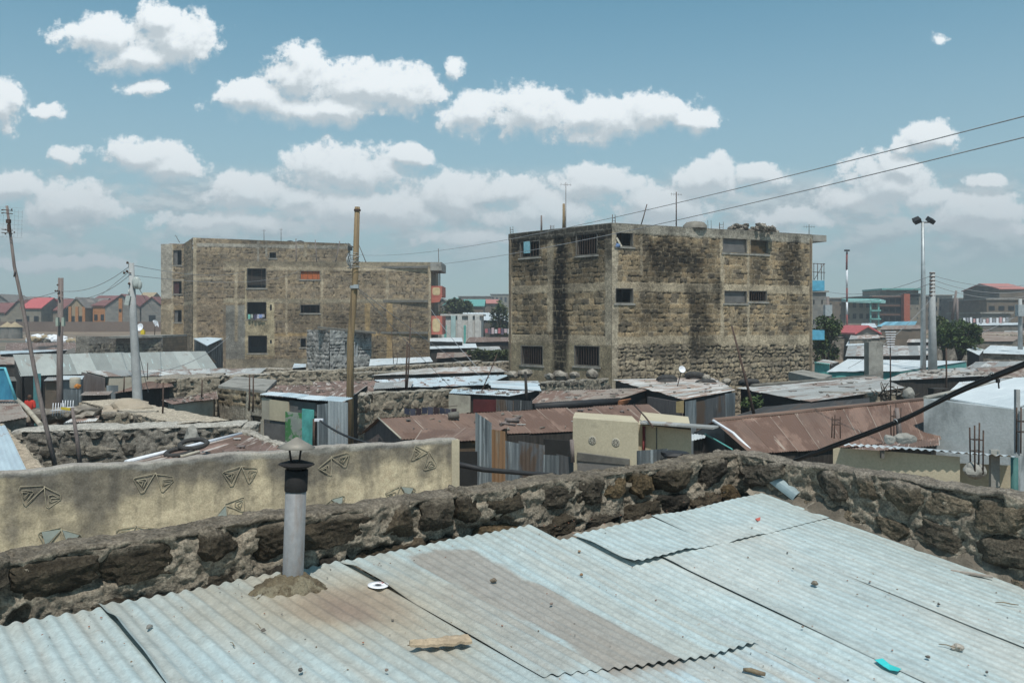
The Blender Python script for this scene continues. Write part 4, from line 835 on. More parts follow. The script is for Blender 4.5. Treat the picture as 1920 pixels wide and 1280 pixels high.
# blue balconies and steel cage on the far right end
for (y0, y1) in ((526, 545), (619, 637)):
    a, b = P(1522, y0, 47.2), P(1546, y1, 47.2); x = MB(); x.hexa([Vector((a.x, a.y, b.z)), Vector((b.x, a.y, b.z)), Vector((b.x, a.y + 2.2, b.z)), Vector((a.x, a.y + 2.2, b.z)), Vector((a.x, a.y, a.z)), Vector((b.x, a.y, a.z)), Vector((b.x, a.y + 2.2, a.z)), Vector((a.x, a.y + 2.2, a.z))]); x.build('balcony', m_blue, rb)
x = MB()
for px in (1526, 1533, 1540, 1545): 
    x.tube([P(px, 525, 47.4), P(px, 494, 47.4)], .02, 5); x.tube([P(px, 525, 49), P(px, 494, 49)], .02, 5)
for py in (494, 510): x.tube([P(1524, py, 47.4), P(1547, py + 1, 47.4)], .02, 5)
x.tube([P(1526, 525, 47.4), P(1545, 494, 47.4)], .015, 5)
for px in (1526, 1545): x.tube([P(px, 494, 47.4), P(px, 494, 49)], .02, 5)
x.build('balcony_cage', m_steel, rb)
# things on its roof
def rebar(px, py, Y, h, n=4, label='', sp=.16, z=None, lean=0):
    b = P(px, py, Y); x = MB()
    if z is not None: b.z = z
    for i in range(n):
        o = Vector(((i % 2) * sp, (i // 2) * sp, 0)); hh_ = h * R_.uniform(.75, 1.1); x.tube([b + o - Vector((0, 0, .15)), b + o + Vector((lean + R_.uniform(-.03, .03), 0, hh_))], .011, 5)
    if n > 2:
        for k in range(2): 
            z_ = h * (.3 + .3 * k); x.tube([b + Vector((0, 0, z_)), b + Vector((sp, 0, z_)), b + Vector((sp, sp, z_)), b + Vector((0, sp, z_)), b + Vector((0, 0, z_))], .006, 4)
    return x.build('starter_bars', m_steel, label=label, cat='rebar', group='steel starter bars left sticking up')
for px, py, Y, h, n, lb in ((957, 433, 46.2, .45, 3, 'thin starter bars on the far left corner of the stained stone building roof'), (1033, 427, 44, .35, 3, 'short starter bars on the stained stone building roof, between its two timber posts'), (1148, 418, 41.1, .5, 4, 'starter bars on the near corner of the stained stone building roof'), (1328, 430, 43.7, .45, 2, 'pair of starter bars left of the rubble pile on the stone building roof'), (1350, 432, 44, .5, 3, 'starter bars at the left foot of the rubble pile on the stone building roof'), (1398, 434, 45, .4, 3, 'starter bars poking out of the rubble pile on the stone building roof')):
    rebar(px, py, Y + .3, h, n, lb, z=ZT)
def post(name, label, cat, a, b, r, mat, n=7, group=None, origin=None):
    x = MB(); a, b = Vector(a), Vector(b); m1 = a.lerp(b, .4) + Vector((.008, .0, 0)) * (b - a).length; x.tube([a, m1, b], [r, r * .9, r * .75] if not isinstance(r, (list, tuple)) else r, n); return x.build(name, mat, label=label, cat=cat, group=group)
zt_ = lambda px, Y: Vector(((px - 960) / F * Y, Y, ZT))
post('timber_post', 'thick pale timber post standing on the stone building roof, left of its near corner', 'post', zt_(1057, 43.6), P(1057, 382, 43.6), .085, m_pole, group='timber posts on the stone building roof')
post('timber_post', 'shorter weathered post on the stone building roof, left of the thick pale one', 'post', zt_(1015, 44.8), P(1015, 404, 44.8), .055, m_gwood, group='timber posts on the stone building roof')
post('leaning_stick', 'dark crooked stick leaning right on the stone building roof edge', 'stick', zt_(1202, 41.8), P(1213, 383, 41.8), .03, m_steel)
def aerial(label, a, top, arms, r=.018, arm=.35, mat=m_steel, group='television aerials on poles', boom=None, name='television_aerial', ang=0.3):
    a, top = Vector(a), Vector(top); t = thing(name, label, 'aerial', a, group); x = MB(); x.tube([a, top], [r, r * .7], 6); x.build('mast', mat, t); x = MB(); L = (top - a).length
    bd = boom or Vector((math.cos(ang), math.sin(ang), 0)); pd = Vector((-bd.y, bd.x, 0)); c = top - (top - a).normalized() * .12
    x.tube([c - bd * arm * .9, c + bd * arm * .9], .008, 5)
    for i in range(arms): 
        q_ = c + bd * arm * .9 * (2 * i / max(1, arms - 1) - 1); w = arm * (.9 - .35 * i / arms); x.tube([q_ - pd * w * .5 - Vector((0, 0, .02)), q_ + pd * w * .5 + Vector((0, 0, .02))], .005, 4)
        x.tube([q_ - Vector((0, 0, w * .3)), q_ + Vector((0, 0, w * .3))], .005, 4)
    x.build('antenna_rods', mat, t); return t
aerial('tall spindly aerial mast behind the thick timber post on the stone building roof', zt_(1061, 44.5), P(1061, 342, 44.5), 4, .02, .3)
aerial('dark double aerial mast on the middle of the stone building roof', zt_(1268, 43), P(1268, 360, 43), 5, .035, .3)
aerial('small aerial on the right-hand end of the stone building roof', zt_(1517, 46.3), P(1517, 421, 46.3), 5, .02, .35)
x = MB(); rg = random.Random(5)
for i in range(60):
    f_ = rg.random(); px = 1370 + f_ * 85; Y = 45 + rg.uniform(-.3, 1.6); hh_ = .38 * math.sin(math.pi * min(1, .15 + f_ * .85)) * rg.random(); x.rock(Vector(((px - 960) / F * Y, Y, ZT + .08 + hh_)), rg.uniform(.10, .24), i, 1, (1.3, 1, .7), .5, rg.random() * 3)
x.build('rubble_heap', m_stonep, label='low pile of broken stones on top of the stone building, towards its right end', cat='rubble', kind=None)
x = MB(); x.lathe(Vector(((1303 - 960) / F * 43.6, 43.6, ZT)), [(.62, 0), (.62, .15), (.45, .32), (0, .40)], 14); x.build('sand_mound', M('grey_sand', (.24, .22, .19), (.17, .155, .13), 3, bs=30), label='low mound covered with grey sheeting on the stone building roof centre', cat='mound')
# cloths in its top corner opening
A3 = CC; d = dR
for k, (px, py, col_, s, lb) in enumerate(((1160, 455, (.62, .60, .50), (.05, .55), 'cream board leaning out of the top corner opening'), (1157, 460, (.10, .17, .32), (.22, .18), 'blue cloth bundled in the top corner opening of the stone building'))):
    t_, z_ = ray_uv(px, py, CC, RF); p_ = CC + d * t_ + nR * .02; x = MB()
    if k == 0: x.box((p_.x, p_.y, z_ + .02), (.10, .05, .5), math.atan2(d.y, d.x), tilt=(0, -.6)); x.build('board', flat('cream_board', (.55, .50, .40)), label=lb + ' of the stone building', cat='board')
    else: x.rock((p_.x, p_.y, z_ - .02), .14, 3, 2, (1.2, .5, .8), .5); x.build('cloth', flat('blue_cloth', col_), label=lb, cat='cloth')
t_, z_ = ray_uv(988, 462, LF, CC); dL = (CC - LF).normalized(); p_ = LF + dL * t_; x = MB(); x.box((p_.x, p_.y, z_ - .05), (.45, .05, .62), math.atan2(dL.y, dL.x)); x.build('curtain', M('blue_curtain', (.30, .55, .62), (.08, .22, .28), 9, stretch=(6, 6, .5)), label='blue and white curtain in the top left window of the stone building', cat='curtain')

# ------------------------------------------------------------------ brown block building complex, left
STB = [(.24, .185, .125), (.21, .165, .115), (.26, .20, .13), (.185, .15, .11), (.225, .175, .12)]
GRY = (.31, .285, .24); TAN = (.37, .265, .14)
lb1 = thing('block_building', 'four-storey brown block building, taller, set back behind the flat-topped one on the left', 'building', tuple(P(362, 690, 82).xy) + (gz(0, 82),))
A1, B1 = P(362, 445, 82), P(657, 456, 85); ZA = 12.72
u1 = lambda px, py=500: ray_uv(px, py, A1, B1)[0]; z1_ = lambda py, px=500: ray_uv(px, py, A1, B1)[1]
h1 = holes_for([(505, 473, 518, 484)], A1, B1)
face('front_wall', lb1, A1, B1, 0, ZA, z1b=12.40, res=.085, ch=.26, bw=.5, pal=STB, mort=(.24, .19, .13), seed=12, holes=h1, relief=.018, rough=.018, mw=.016, wob=.03,
     bands=[(-.5, 40, z1_(465), z1_(458), GRY, .02), (-.3, .35, 0, 13, CON, .02), (-.5, 40, z1_(526), z1_(521), CON, .02), (-.5, 40, z1_(580), z1_(572), (.25, .20, .14), .02), (u1(482), u1(486), z1_(500), 14, GRY, .01), (u1(570), u1(575), z1_(480), 14, CON, .02), (u1(498), u1(501), z1_(480), 14, GRY, .01)],
     stains=[(u1(430), u1(650), z1_(466), 14, (.09, .08, .065), .5, .8), (u1(365), u1(450), z1_(500), z1_(470), (.10, .085, .06), .35, .8)])
window(lb1, A1, B1, h1[0]); add_dark_backing(lb1, A1, B1, 0, 12)
SB = P(345, 457, 88); WA = P(302, 457, 88.3)
face('side_wall', lb1, SB, A1, 0, 12.66, z1b=ZA, res=.1, ch=.26, bw=.5, pal=STB, mort=(.24, .19, .13), seed=13, relief=.04, bands=[(-1, 12, 9.2, 9.6, CON, .02), (-1, 12, 6.3, 6.7, CON, .02)])
hw = holes_for([(325, 469, 341, 497), (325, 527, 341, 551), (326, 581, 341, 604), (327, 634, 342, 656)], WA, SB)
zw = lambda py: ray_uv(330, py, WA, SB)[1]
face('wing_wall', lb1, WA, SB, 0, 12.66, res=.09, ch=.26, bw=.5, pal=STB, mort=(.24, .19, .13), seed=14, holes=hw, relief=.04,
     bands=[(-1, 1.25, 0, zw(578), (.26, .21, .145), .03), (-1, 12, zw(528), zw(523), CON, .03), (-1, 12, zw(580), zw(571), CON, .03), (1.1, 1.35, 0, 13, CON, .05), (-1, 1.25, zw(560), 13, GRY, .03), (1.35, 12, zw(640), zw(572), (.24, .18, .11), .02)])
add_dark_backing(lb1, WA, SB, 0, 12)
for i, h_ in enumerate(hw):
    w = window(lb1, WA, SB, h_, pane=(.0, .42) if i != 1 else (0, .6), panemat=m_gpan if i != 1 else flat('maroon', (.07, .03, .03)))
x = MB(); q_ = [(WA.x, WA.y), (SB.x, SB.y), (A1.x, A1.y), (B1.x, B1.y), (B1.x - 1.9, B1.y + 9), (WA.x, WA.y + 9)]
def bw2(a, b, z1, m=x):
    a, b = Vector(a), Vector(b); d = (b - a).normalized(); n = Vector((d.y, -d.x)) * .2; m.hexa([Vector((p_.x, p_.y, 0)) for p_ in (a, b, b - n, a - n)] + [Vector((p_.x, p_.y, z1)) for p_ in (a, b, b - n, a - n)])
bw2((B1.x, B1.y), (B1.x - 1.9, B1.y + 9), 12.3); bw2((B1.x - 1.9, B1.y + 9), (WA.x, WA.y + 9), 12.3); bw2((WA.x, WA.y + 9), (WA.x, WA.y), 12.5); x.build('rear_wall', m_wall_back, lb1)
x = MB()
for z in (3.9, 6.6, 9.4, 11.9):
    x.hexa([Vector((p_[0], p_[1], z)) for p_ in ((A1.x + .3, A1.y + .3), (B1.x - .3, B1.y + .3), (B1.x - 2, B1.y + 8.7), (A1.x + .3, B1.y + 8.7))] + [Vector((p_[0], p_[1], z + .2)) for p_ in ((A1.x + .3, A1.y + .3), (B1.x - .3, B1.y + .3), (B1.x - 2, B1.y + 8.7), (A1.x + .3, B1.y + 8.7))])
    x.box(((WA.x + A1.x) / 2 + .2, 93, z + .1), (A1.x - WA.x - .8, 7, .2))
x.build('floor_slab', m_dconc, lb1)
a, b = P(652, 455, 84.5), P(662, 469, 84.5); x = MB(); x.poly([a, P(661, 462, 83.5), P(661, 470, 83.5), P(652, 470, 84.5)]); x.box((a + Vector((.35, -.2, -.35))), (.75, 2.2, .12), tilt=(0, .45)); x.build('eave_sheet', m_dconc, lb1)
x = MB(); a = P(318, 456.5, 88.2); b = P(350, 458.5, 88); x.hexa([a + Vector((0, 0, -.12)), b + Vector((-.2, 0, -.12)), b + Vector((-.2, 4, .1)), a + Vector((0, 4, .1)), a, b + Vector((-.2, 0, 0)), b + Vector((-.2, 4, .3)), a + Vector((0, 4, .3))]); x.build('stair_roof', flat('faded_red', (.30, .14, .12)), lb1)

lb2 = thing('block_building', 'flat-topped three-storey brown block building with coral balconies at its right end', 'building', tuple(P(419, 690, 73.5).xy) + (gz(0, 73),))
A2, B2 = P(419, 490, 73.4), P(808, 492, 74.6); Z2 = 9.86
u2 = lambda px, py=560: ray_uv(px, py, A2, B2)[0]; z2 = lambda py, px=600: ray_uv(px, py, A2, B2)[1]
h2 = holes_for([(463, 503, 499, 540), (463, 566, 500, 598), (465, 629, 501, 662), (563, 508, 600, 524), (563, 571, 600, 587), (563, 634, 574, 651), (506, 571, 510, 582), (506, 637, 510, 644)], A2, B2)
bl2 = [(-1, 40, z2(500), 11, (.25, .21, .15), .0), (-1, 40, z2(507), z2(501), CON, .02), (-1, 40, z2(568), z2(560), (.27, .23, .165), .02), (-1, 40, z2(630), z2(624), TAN, .01), (-1, 2.0, 0, z2(572), (.22, .21, .185), .0), (u2(459), u2(463), z2(675), z2(500), (.38, .32, .21), .03), (u2(460), u2(515), z2(668), z2(598), (.40, .335, .22), .03), (u2(500), u2(514), z2(668), z2(566), (.38, .32, .21), .03),
       (u2(535), u2(539), z2(628), z2(500), CON, .01), (u2(601), u2(606), z2(628), z2(500), CON, .01), (u2(723), u2(729), z2(560), z2(505), CON, .015), (u2(684), u2(694), z2(628), z2(568), TAN, .01), (u2(725), u2(736), z2(690), z2(568), TAN, .01), (u2(804), 40, 0, 9.3, CON, .01), (u2(440), u2(446), z2(640), z2(500), CON, .005), (-1, 40, -1, z2(672), (.23, .20, .15), .0)]
st2 = [(-1, 40, z2(626), z2(572), (.24, .23, .21), .5, 1.0), (u2(610), 40, z2(690), z2(632), (.27, .26, .24), .55, .8), (-1, u2(560), z2(680), z2(640), (.24, .225, .20), .5, .8), (u2(419), u2(640), z2(503), 11, (.12, .105, .085), .45, .5)]
face('front_wall', lb2, A2, B2, 0, Z2, res=.075, ch=.27, bw=.45, pal=STB, mort=(.27, .22, .15), seed=22, holes=h2, bands=bl2, stains=st2, relief=.018, rough=.013, mw=.016, wob=.04)
add_dark_backing(lb2, A2, B2, 0, 9.4)
m_orange = flat('orange_curtain', (.42, .12, .04), .8)
window(lb2, A2, B2, h2[0], bars=2); window(lb2, A2, B2, h2[1]); window(lb2, A2, B2, h2[2]); window(lb2, A2, B2, h2[3], pane=(0, 1), panemat=m_orange, bars=4); window(lb2, A2, B2, h2[4], bars=3); window(lb2, A2, B2, h2[5]); window(lb2, A2, B2, h2[6]); window(lb2, A2, B2, h2[7])
x = MB(); bw2((B2.x, B2.y), (B2.x, B2.y + 7.5), Z2 - .2, x); bw2((B2.x, B2.y + 7.3), (A2.x, A2.y + 8.5), Z2 - .2, x); bw2((A2.x, A2.y + 8.5), (A2.x, A2.y), Z2 - .2, x); x.build('rear_wall', m_wall_back, lb2)
x = MB()
for z in (3.7, 6.45, Z2 - .45): x.box(((A2.x + B2.x) / 2, 77.6, z), (B2.x - A2.x - .5, 6.6, .2))
x.build('floor_slab', m_dconc, lb2)
x = MB(); a = P(807, 492, 74.6); b = P(828, 507, 74.6); x.hexa([Vector((a.x, 74.5, b.z)), Vector((b.x, 74.5, b.z)), Vector((b.x, 79.5, b.z)), Vector((a.x, 79.5, b.z)), Vector((a.x, 74.5, Z2)), Vector((b.x, 74.5, Z2)), Vector((b.x, 79.5, Z2)), Vector((a.x, 79.5, Z2))]); x.build('cantilever_beam', m_conc, lb2)
m_coral = M('coral_paint', (.42, .14, .10), (.34, .11, .085), 3); m_cream = flat('cream_paint', (.55, .44, .26), .8)
for (y0, y1) in ((536, 556), (592, 627), (652, 669)):
    a, b = P(807, y0, 75), P(829, y1, 75); x = MB(); x.hexa([Vector((a.x, 75, b.z)), Vector((b.x, 75, b.z)), Vector((b.x, 79, b.z)), Vector((a.x, 79, b.z)), Vector((a.x, 75, a.z)), Vector((b.x, 75, a.z)), Vector((b.x, 79, a.z)), Vector((a.x, 79, a.z))])
    if y0 == 536: x.hexa([P(807, 568, 75), P(824, 566, 75), P(824, 566, 79), P(807, 568, 79), P(807, 555.7, 75), P(829, 555.7, 75), P(829, 555.7, 79), P(807, 555.7, 79)])
    bo = x.build('balcony', m_coral, lb2); c = (a + b) / 2; c.y = 74.985; x = MB(); w_, h_ = (b.x - a.x) * .33, (a.z - b.z) * .36
    pts = [c + Vector((math.copysign(abs(math.cos(t_)) ** .5, math.cos(t_)) * w_, 0, math.copysign(abs(math.sin(t_)) ** .5, math.sin(t_)) * h_)) for t_ in np.linspace(0, 2 * math.pi, 25)[:-1]]
    x.poly(pts); 
    for i in range(24): x.poly([pts[i], pts[i] + Vector((0, .03, 0)), pts[(i + 1) % 24] + Vector((0, .03, 0)), pts[(i + 1) % 24]])
    x.build('cream_panel', m_cream, bo)
x = MB(); x.tube([P(825, 669, 75.2), P(825, 492, 75.2)], .035, 5); x.build('balcony_post', m_steel, lb2)
for px, py, h, n, lb in ((553, 490, 1.6, 2, 'pair of pale upright sticks on the flat-topped brown building, left of centre'),):
    pass
for px0, y0, px1, y1, m_, lb in ((555, 490, 555, 447, m_gwood, 'upright pale plank propped against the upper storey on the brown building'), (594, 490, 591, 450, m_gwood, 'thin upright stick on the brown building roof, between two leaning planks'), (628, 488, 637, 452, m_gwood, 'pale plank leaning right near the right end of the tall brown building'), (688, 488, 671, 455, m_steel, 'dark stay leaning against the large timber pole top, on the brown building roof'), (823, 545, 822, 466, m_steel, 'dark aerial mast rising above the coral balconies')):
    Y = 76; z = Z2 if y0 < 500 else None; a = P(px0, y0, Y); 
    if z: a.z = Z2 - .15
    post('leaning_stick', lb, 'stick', a, P(px1, y1, Y), .05 if m_ is m_gwood else .035, m_, group='sticks on the brown building roof')
for px, py, lb in ((495, 430, 'little mast with a white lamp on the tall brown building'), (527, 428, 'thin aerial on the tall brown building, right of the white lamp'), (329, 441, 'leaning aerial over the left wing of the tall brown building')):
    Y = 86; a = P(px + (0 if px != 329 else 8), 455, Y); t = aerial(lb, a, P(px, py, Y), 2, .03, .18, group='small masts on the tall brown building'); 
for px, lb in ((563, 'black round lid of a water tank on the tall brown building, the larger one'), (544, 'black round water tank lid on the tall brown building, left of the larger one'), (523, 'low dark tank lid at the left of the row on the tall brown building')):
    c = P(px, 446, 88); c.z = 12.2; x = MB(); x.lathe(c, [(.0, 0), (.55, 0), (.57, .45), (.5, .62), (.25, .76 if px > 530 else .6), (.12, .80 if px > 530 else .64), (0, .8 if px > 530 else .64)], 18); x.build('water_tank', m_black, label=lb, cat='water tank', group='water tanks on the tall brown building')
# laundry in the middle opening
x = MB(); rg = random.Random(9); t0_ = thing('laundry_line', 'washing in white, blue and green hanging in the middle opening of the brown building', 'laundry', P(464, 592, 73.2)); x.tube([P(463, 588, 73.3), P(482, 591, 73.25), P(498, 586, 73.3)], .01, 4); x.build('line', m_steel, t0_)
for px, w_, h_, c_ in ((467, 5, 9, (.2, .5, .42)), (472, 4, 7, (.5, .55, .5)), (478, 5, 10, (.08, .07, .12)), (484, 5, 8, (.5, .5, .6)), (489, 6, 7, (.28, .36, .6)), (494, 4, 6, (.45, .45, .5))):
    x = MB(); a = P(px, 589, 73.25); g_ = [[a + Vector((w_ * .046 * (i / 4 - .5), .04 * math.sin(i * 2 + px), -h_ * .046 * j / 3)) for i in range(5)] for j in range(4)]
    for j in range(3):
        for i in range(4): x.poly([g_[j][i], g_[j + 1][i], g_[j + 1][i + 1], g_[j][i + 1]])
    x.build('garment', flat('garment', c_), t0_)

# ------------------------------------------------------------------ left: lanes and roofs
t, c = shack('long grey corrugated gable roof spanning the left, its right end washed turquoise', (38, 706, 36.5), (408, 691, 41.5), (385, 658, 45.0), (24, 665, 39.6), m_teal_roof, m_hole, name='long_shack')
x = MB(); r0, r1 = P(24, 665, 39.6), P(385, 658, 45.0); back = Vector((-.3, 2.6, -.75)); x.corr(r0 + Vector((0, 0, -.01)), r1 + Vector((0, 0, -.01)), r1 + back, r0 + back, per=3, seed=88); x.build('rear_roof', m_groof, t)
pz(t, 'gable_panel', (28, 676, 38.6), (41, 708, 36.4), 1.0, m_dark, out_=.02, plabel='dark gable end')
pz(t, 'plank_door', (62, 700, 36.7), (76, 700, 36.9), 0, flat('teal_door', (.10, .28, .30)), out_=.06)
t, c = shack('low shack with flat bright sheets and a cream front, just below the long grey roof', (197, 706, 35), (485, 702, 38.2), (500, 690, 41), (155, 695, 37), m_groof, m_beige2)
pz(t, 'side_panel', (155, 697, 36.8), (198, 708, 34.9), 0, m_gwood, out_=.05, plabel='grey timber side')
pz(t, 'blue_grey_sheet', (200, 722, 34.8), (222, 722, 34.9), .3, m_fence, out_=.05)
t, c = shack('brown rusty lean-to roof right of the concrete pole foot', (212, 737, 26), (326, 724, 29), (320, 715, 31), (277, 715, 30.5), m_rroof, m_dark)
t, c = shack('narrow rusty roof tilted up behind the long rubble wall, left of the brown stone house', (322, 758, 22.5), (409, 747, 24.4), (406, 734, 27), (303, 751, 24.2), m_rroof2, m_beige2)
wall('dark rubble wall with a flat top behind the tilted rusty roof', (290, 709, 30), (412, 706, 30.5), w=2.2, topc=(.27, .24, .20))
wall('pale-topped rubble wall to the right of the dark one, under the brown building', (400, 703, 31), (508, 700, 33), w=.5)
t, c = shack('small rust-brown roof in the lane under the brown building corner', (398, 716, 30.8), (470, 713, 32), (468, 707, 34.5), (404, 709, 33), m_rroof, m_dark)
# stone house with plaster band
A, B = P(409, 727, 26), P(498, 738, 24.1)
t = thing('stone_house', 'square brown stone house with a pale plaster band and small teal window', 'house', (A.x, A.y, 0)); zt_h = A.z
tw, zw1 = ray_uv(452, 768, A, B)
hh = holes_for([(472, 779, 494, 812)], A, B)
face('front_wall', t, A, B, 0, zt_h, res=.04, ch=.22, bw=.36, pal=[(.19, .15, .10), (.23, .18, .115), (.165, .135, .095)], mort=(.28, .24, .18), seed=41, holes=hh, relief=.04, bands=[(-1, 9, -1, ray_uv(450, 761, A, B)[1], (.27, .245, .20), .03), (ray_uv(463, 780, A, B)[0], ray_uv(470, 780, A, B)[0], -1, 3, (.33, .30, .24), .05)])
window(t, A, B, hh[0], pane=(0, 1), panemat=flat('teal_glass', (.06, .15, .16), .3))
bk = Vector((-.9, 4.4, 0)); x = MB(); x.hexa([Vector((q_.x, q_.y, 0)) for q_ in (A + Vector((0.02, .1, 0)), B + Vector((-.02, .1, 0)), B + bk, A + bk)] + [Vector((q_.x, q_.y, zt_h - .02)) for q_ in (A + Vector((.02, .1, 0)), B + Vector((-.02, .1, 0)), B + bk, A + bk)]); x.build('body_wall', m_wall_back, t)
x = MB(); x.hexa([Vector((q_.x, q_.y, zt_h - .015)) for q_ in (A, B, B + bk, A + bk)] + [Vector((q_.x, q_.y, zt_h + .07)) for q_ in (A, B, B + bk, A + bk)]); x.build('roof_slab', m_conc, t)
# the long broken rubble walls in front, left
wall('broad rubble wall with a thick pale cement top, left, nearest beyond the yellow plaster wall', (38, 806, 16.6), (452, 796, 17.2), w=1.0, res=.035,  ch=.27, bw=.42, topc=(.40, .375, .33), mort=(.22, .20, .17), front=1.5, topbump=.02, pal=[(.15, .135, .11), (.10, .09, .075), (.19, .17, .14), (.085, .078, .068), (.17, .15, .12)])
wall('sandy-topped rubble wall running back and left from the cement-topped one', (436, 786, 18.0), (226, 747, 26), w=1.1, res=.05, topc=(.42, .36, .28), mort=(.28, .24, .19), pal=STONE_G, topbump=.02)
wall('short dark rubble wall in the angle between the two broad ones', (188, 772, 20.4), (292, 770, 20.6), w=.3, res=.05, topc=(.22, .20, .17))
x = MB(); x.rock(P(243, 768, 22.2), .62, 3, 3, (1.15, .9, .45), .35); x.build('sand_heap', M('pale_sand', (.36, .30, .23), (.30, .25, .19), 2, bs=50, bump=.3), label='pale sand heap behind the short dark rubble wall', cat='sand heap')
t, c = shack('low roof of white and rusty strips left of the sand heap', (122, 792, 18.8), (180, 789, 19.2), (205, 766, 23), (150, 776, 21.5), m_mroof, None)
# left edge: pale sheet, coping, brown sheet
t, c = shack('pale blue-grey metal roof at the lower left edge of the view', (-60, 900, 11.0), (52, 884, 11.8), (10, 796, 15.6), (-60, 800, 15.2), m_broof, m_wall_back)
A, B = P(95, 884, 12.3), P(12, 792, 16.2); wall('flat sandy coping wall along the pale roof at the left edge', (100, 886, 12.2), (8, 792, 16.4), w=.75, res=.04, relief=.02, rough=.02, topc=(.40, .33, .25), mort=(.36, .30, .23), topbump=.03, pal=[(.34, .29, .22)])
t, c = shack('brown stained flat sheet roof at the left edge, above the coping wall', (-30, 796, 16.8), (52, 782, 18.0), (30, 748, 23.5), (-30, 750, 23), m_brroof, m_stonep)
post('fallen_plank', 'pale plank sloping down beside the brown stained roof at the left', 'plank', P(30, 749, 23), P(76, 796, 18.0), .07, m_beige2)
x = MB()
for i in range(40):
    rgi = random.Random(i + 60); px = 52 + rgi.random() * 130; x.rock(P(px, 780 + rgi.uniform(-6, 8) - (px - 50) * .06, 20.6 + rgi.uniform(-.8, 1)), rgi.uniform(.12, .34), i, 1, (1.3, 1, .5), .5)
x.build('rubble_heap', m_stonep, label='grey rubble and scrap heaped behind the cement-topped wall, left', cat='rubble')
# bright blue tarpaulin frame and grey windscreen-like sheet
t = thing('blue_tarpaulin', 'bright blue tarpaulin panel with a pale blue edge at the left border', 'tarpaulin', P(0, 748, 22)); x = MB()
x.hexa([P(-40, 750, 22), P(29, 749, 22), P(29, 749, 22.1), P(-40, 750, 22.1), P(-40, 692, 22), P(9, 692, 22), P(9, 692, 22.1), P(-40, 692, 22.1)]); x.build('sheet', M('blue_sheet', (.05, .24, .36), (.03, .15, .25), 3, stretch=(2, 1, .5)), t)
x = MB(); x.tube([P(-40, 690, 22), P(9, 690, 22), P(30, 749, 22)], .035, 6); x.build('edge_tube', flat('light_blue', (.15, .50, .60)), t)
# clutter of little sheds between x=0 and 200
for i, (fl_, fr_, br_, bl_, rm_, wm_, lb) in enumerate([
    ((82, 714, 32), (120, 713, 32.4), (128, 706, 35), (90, 707, 34.6), m_groof, M('brown_doors', (.14, .11, .085), (.09, .075, .06), 3), 'tiny shed with two brown doors right of the leaning aerial pole'),
    ((112, 712, 32), (154, 711, 32.6), (158, 704, 36), (118, 704, 35), m_wroof, m_fence, 'tiny shed with a white roof behind the timber utility pole'),
    ((0, 716, 33), (32, 714, 34), (28, 706, 37), (-10, 707, 36), m_dconc, m_dark, 'dark little shed with a tarred roof at the left border'),
    ((150, 741, 29), (205, 740, 29.5), (212, 733, 31.5), (160, 734, 31), m_brroof, m_dark, 'low dark lean-to under the cream-fronted shack'),
    ((0, 664, 62), (56, 661, 64), (140, 655, 74), (0, 658, 70), m_broof, m_dark, 'thin bright blue-grey roof sliver behind the long grey roof, far left'),
    ((8, 662, 72), (152, 660, 76), (142, 642, 92), (12, 643, 92), m_rroof2, m_dark, 'broad flat red-brown roof below the rubbish heap'),
    ((120, 664, 66), (142, 662, 66), (140, 652, 72), (128, 655, 70), m_dconc, m_dark, 'small dark tilted sheet beside the dark stone hut')]):
    shack(lb, fl_, fr_, br_, bl_, rm_, wm_, name='small_shed', cat='shed', zb=gz(0, fl_[2]) - .3)
x = MB(); x.lathe(P(141, 727, 30), [(.17, 0), (.18, .05), (.18, .30), (.17, .36), (.05, .38), (0, .38)], 16); x.build('water_drum', m_beige2, label='beige round water drum beside the timber utility pole', cat='drum')
x = MB(); x.rock(P(145, 724, 29), .09, 4, 2, (1.2, .8, .9), .5); x.build('cloth_bundle', flat('orange_cloth', (.55, .22, .05)), label='orange cloth bundle on the beige drum', cat='cloth')
# white plastic chair-like aerial frames and yellow bracket
for px, py, lb in ((108, 770, 'white comb-like aerial lying behind the cement-topped wall'), (126, 765, 'white upright aerial frame right of the comb-like one')):
    x = MB(); b = P(px, py, 19.5)
    for k in range(5): x.tube([b + Vector((-.12 + k * .06, 0, -.12)), b + Vector((-.10 + k * .06, 0, .18))], .008, 4)
    x.tube([b + Vector((-.16, 0, .0)), b + Vector((.16, 0, .03))], .01, 4); x.build('comb_aerial', m_white, label=lb, cat='aerial', group='white aerial frames by the rubble')
t = thing('stake_with_bracket', 'short dark stake with a yellow bracket, standing in the cement-topped wall', 'stake', P(151, 872, 15.2)); x = MB(); x.tube([P(151, 880, 15.2), P(144, 820, 15.2), P(135, 763, 15.2)], [.045, .035, .025], 7); x.build('post', m_gwood, t)
x = MB(); x.box(P(124, 766, 15.2), (.17, .05, .04), 0, tilt=(0, .1)); x.build('bracket', flat('yellow_paint', (.55, .42, .04)), t)
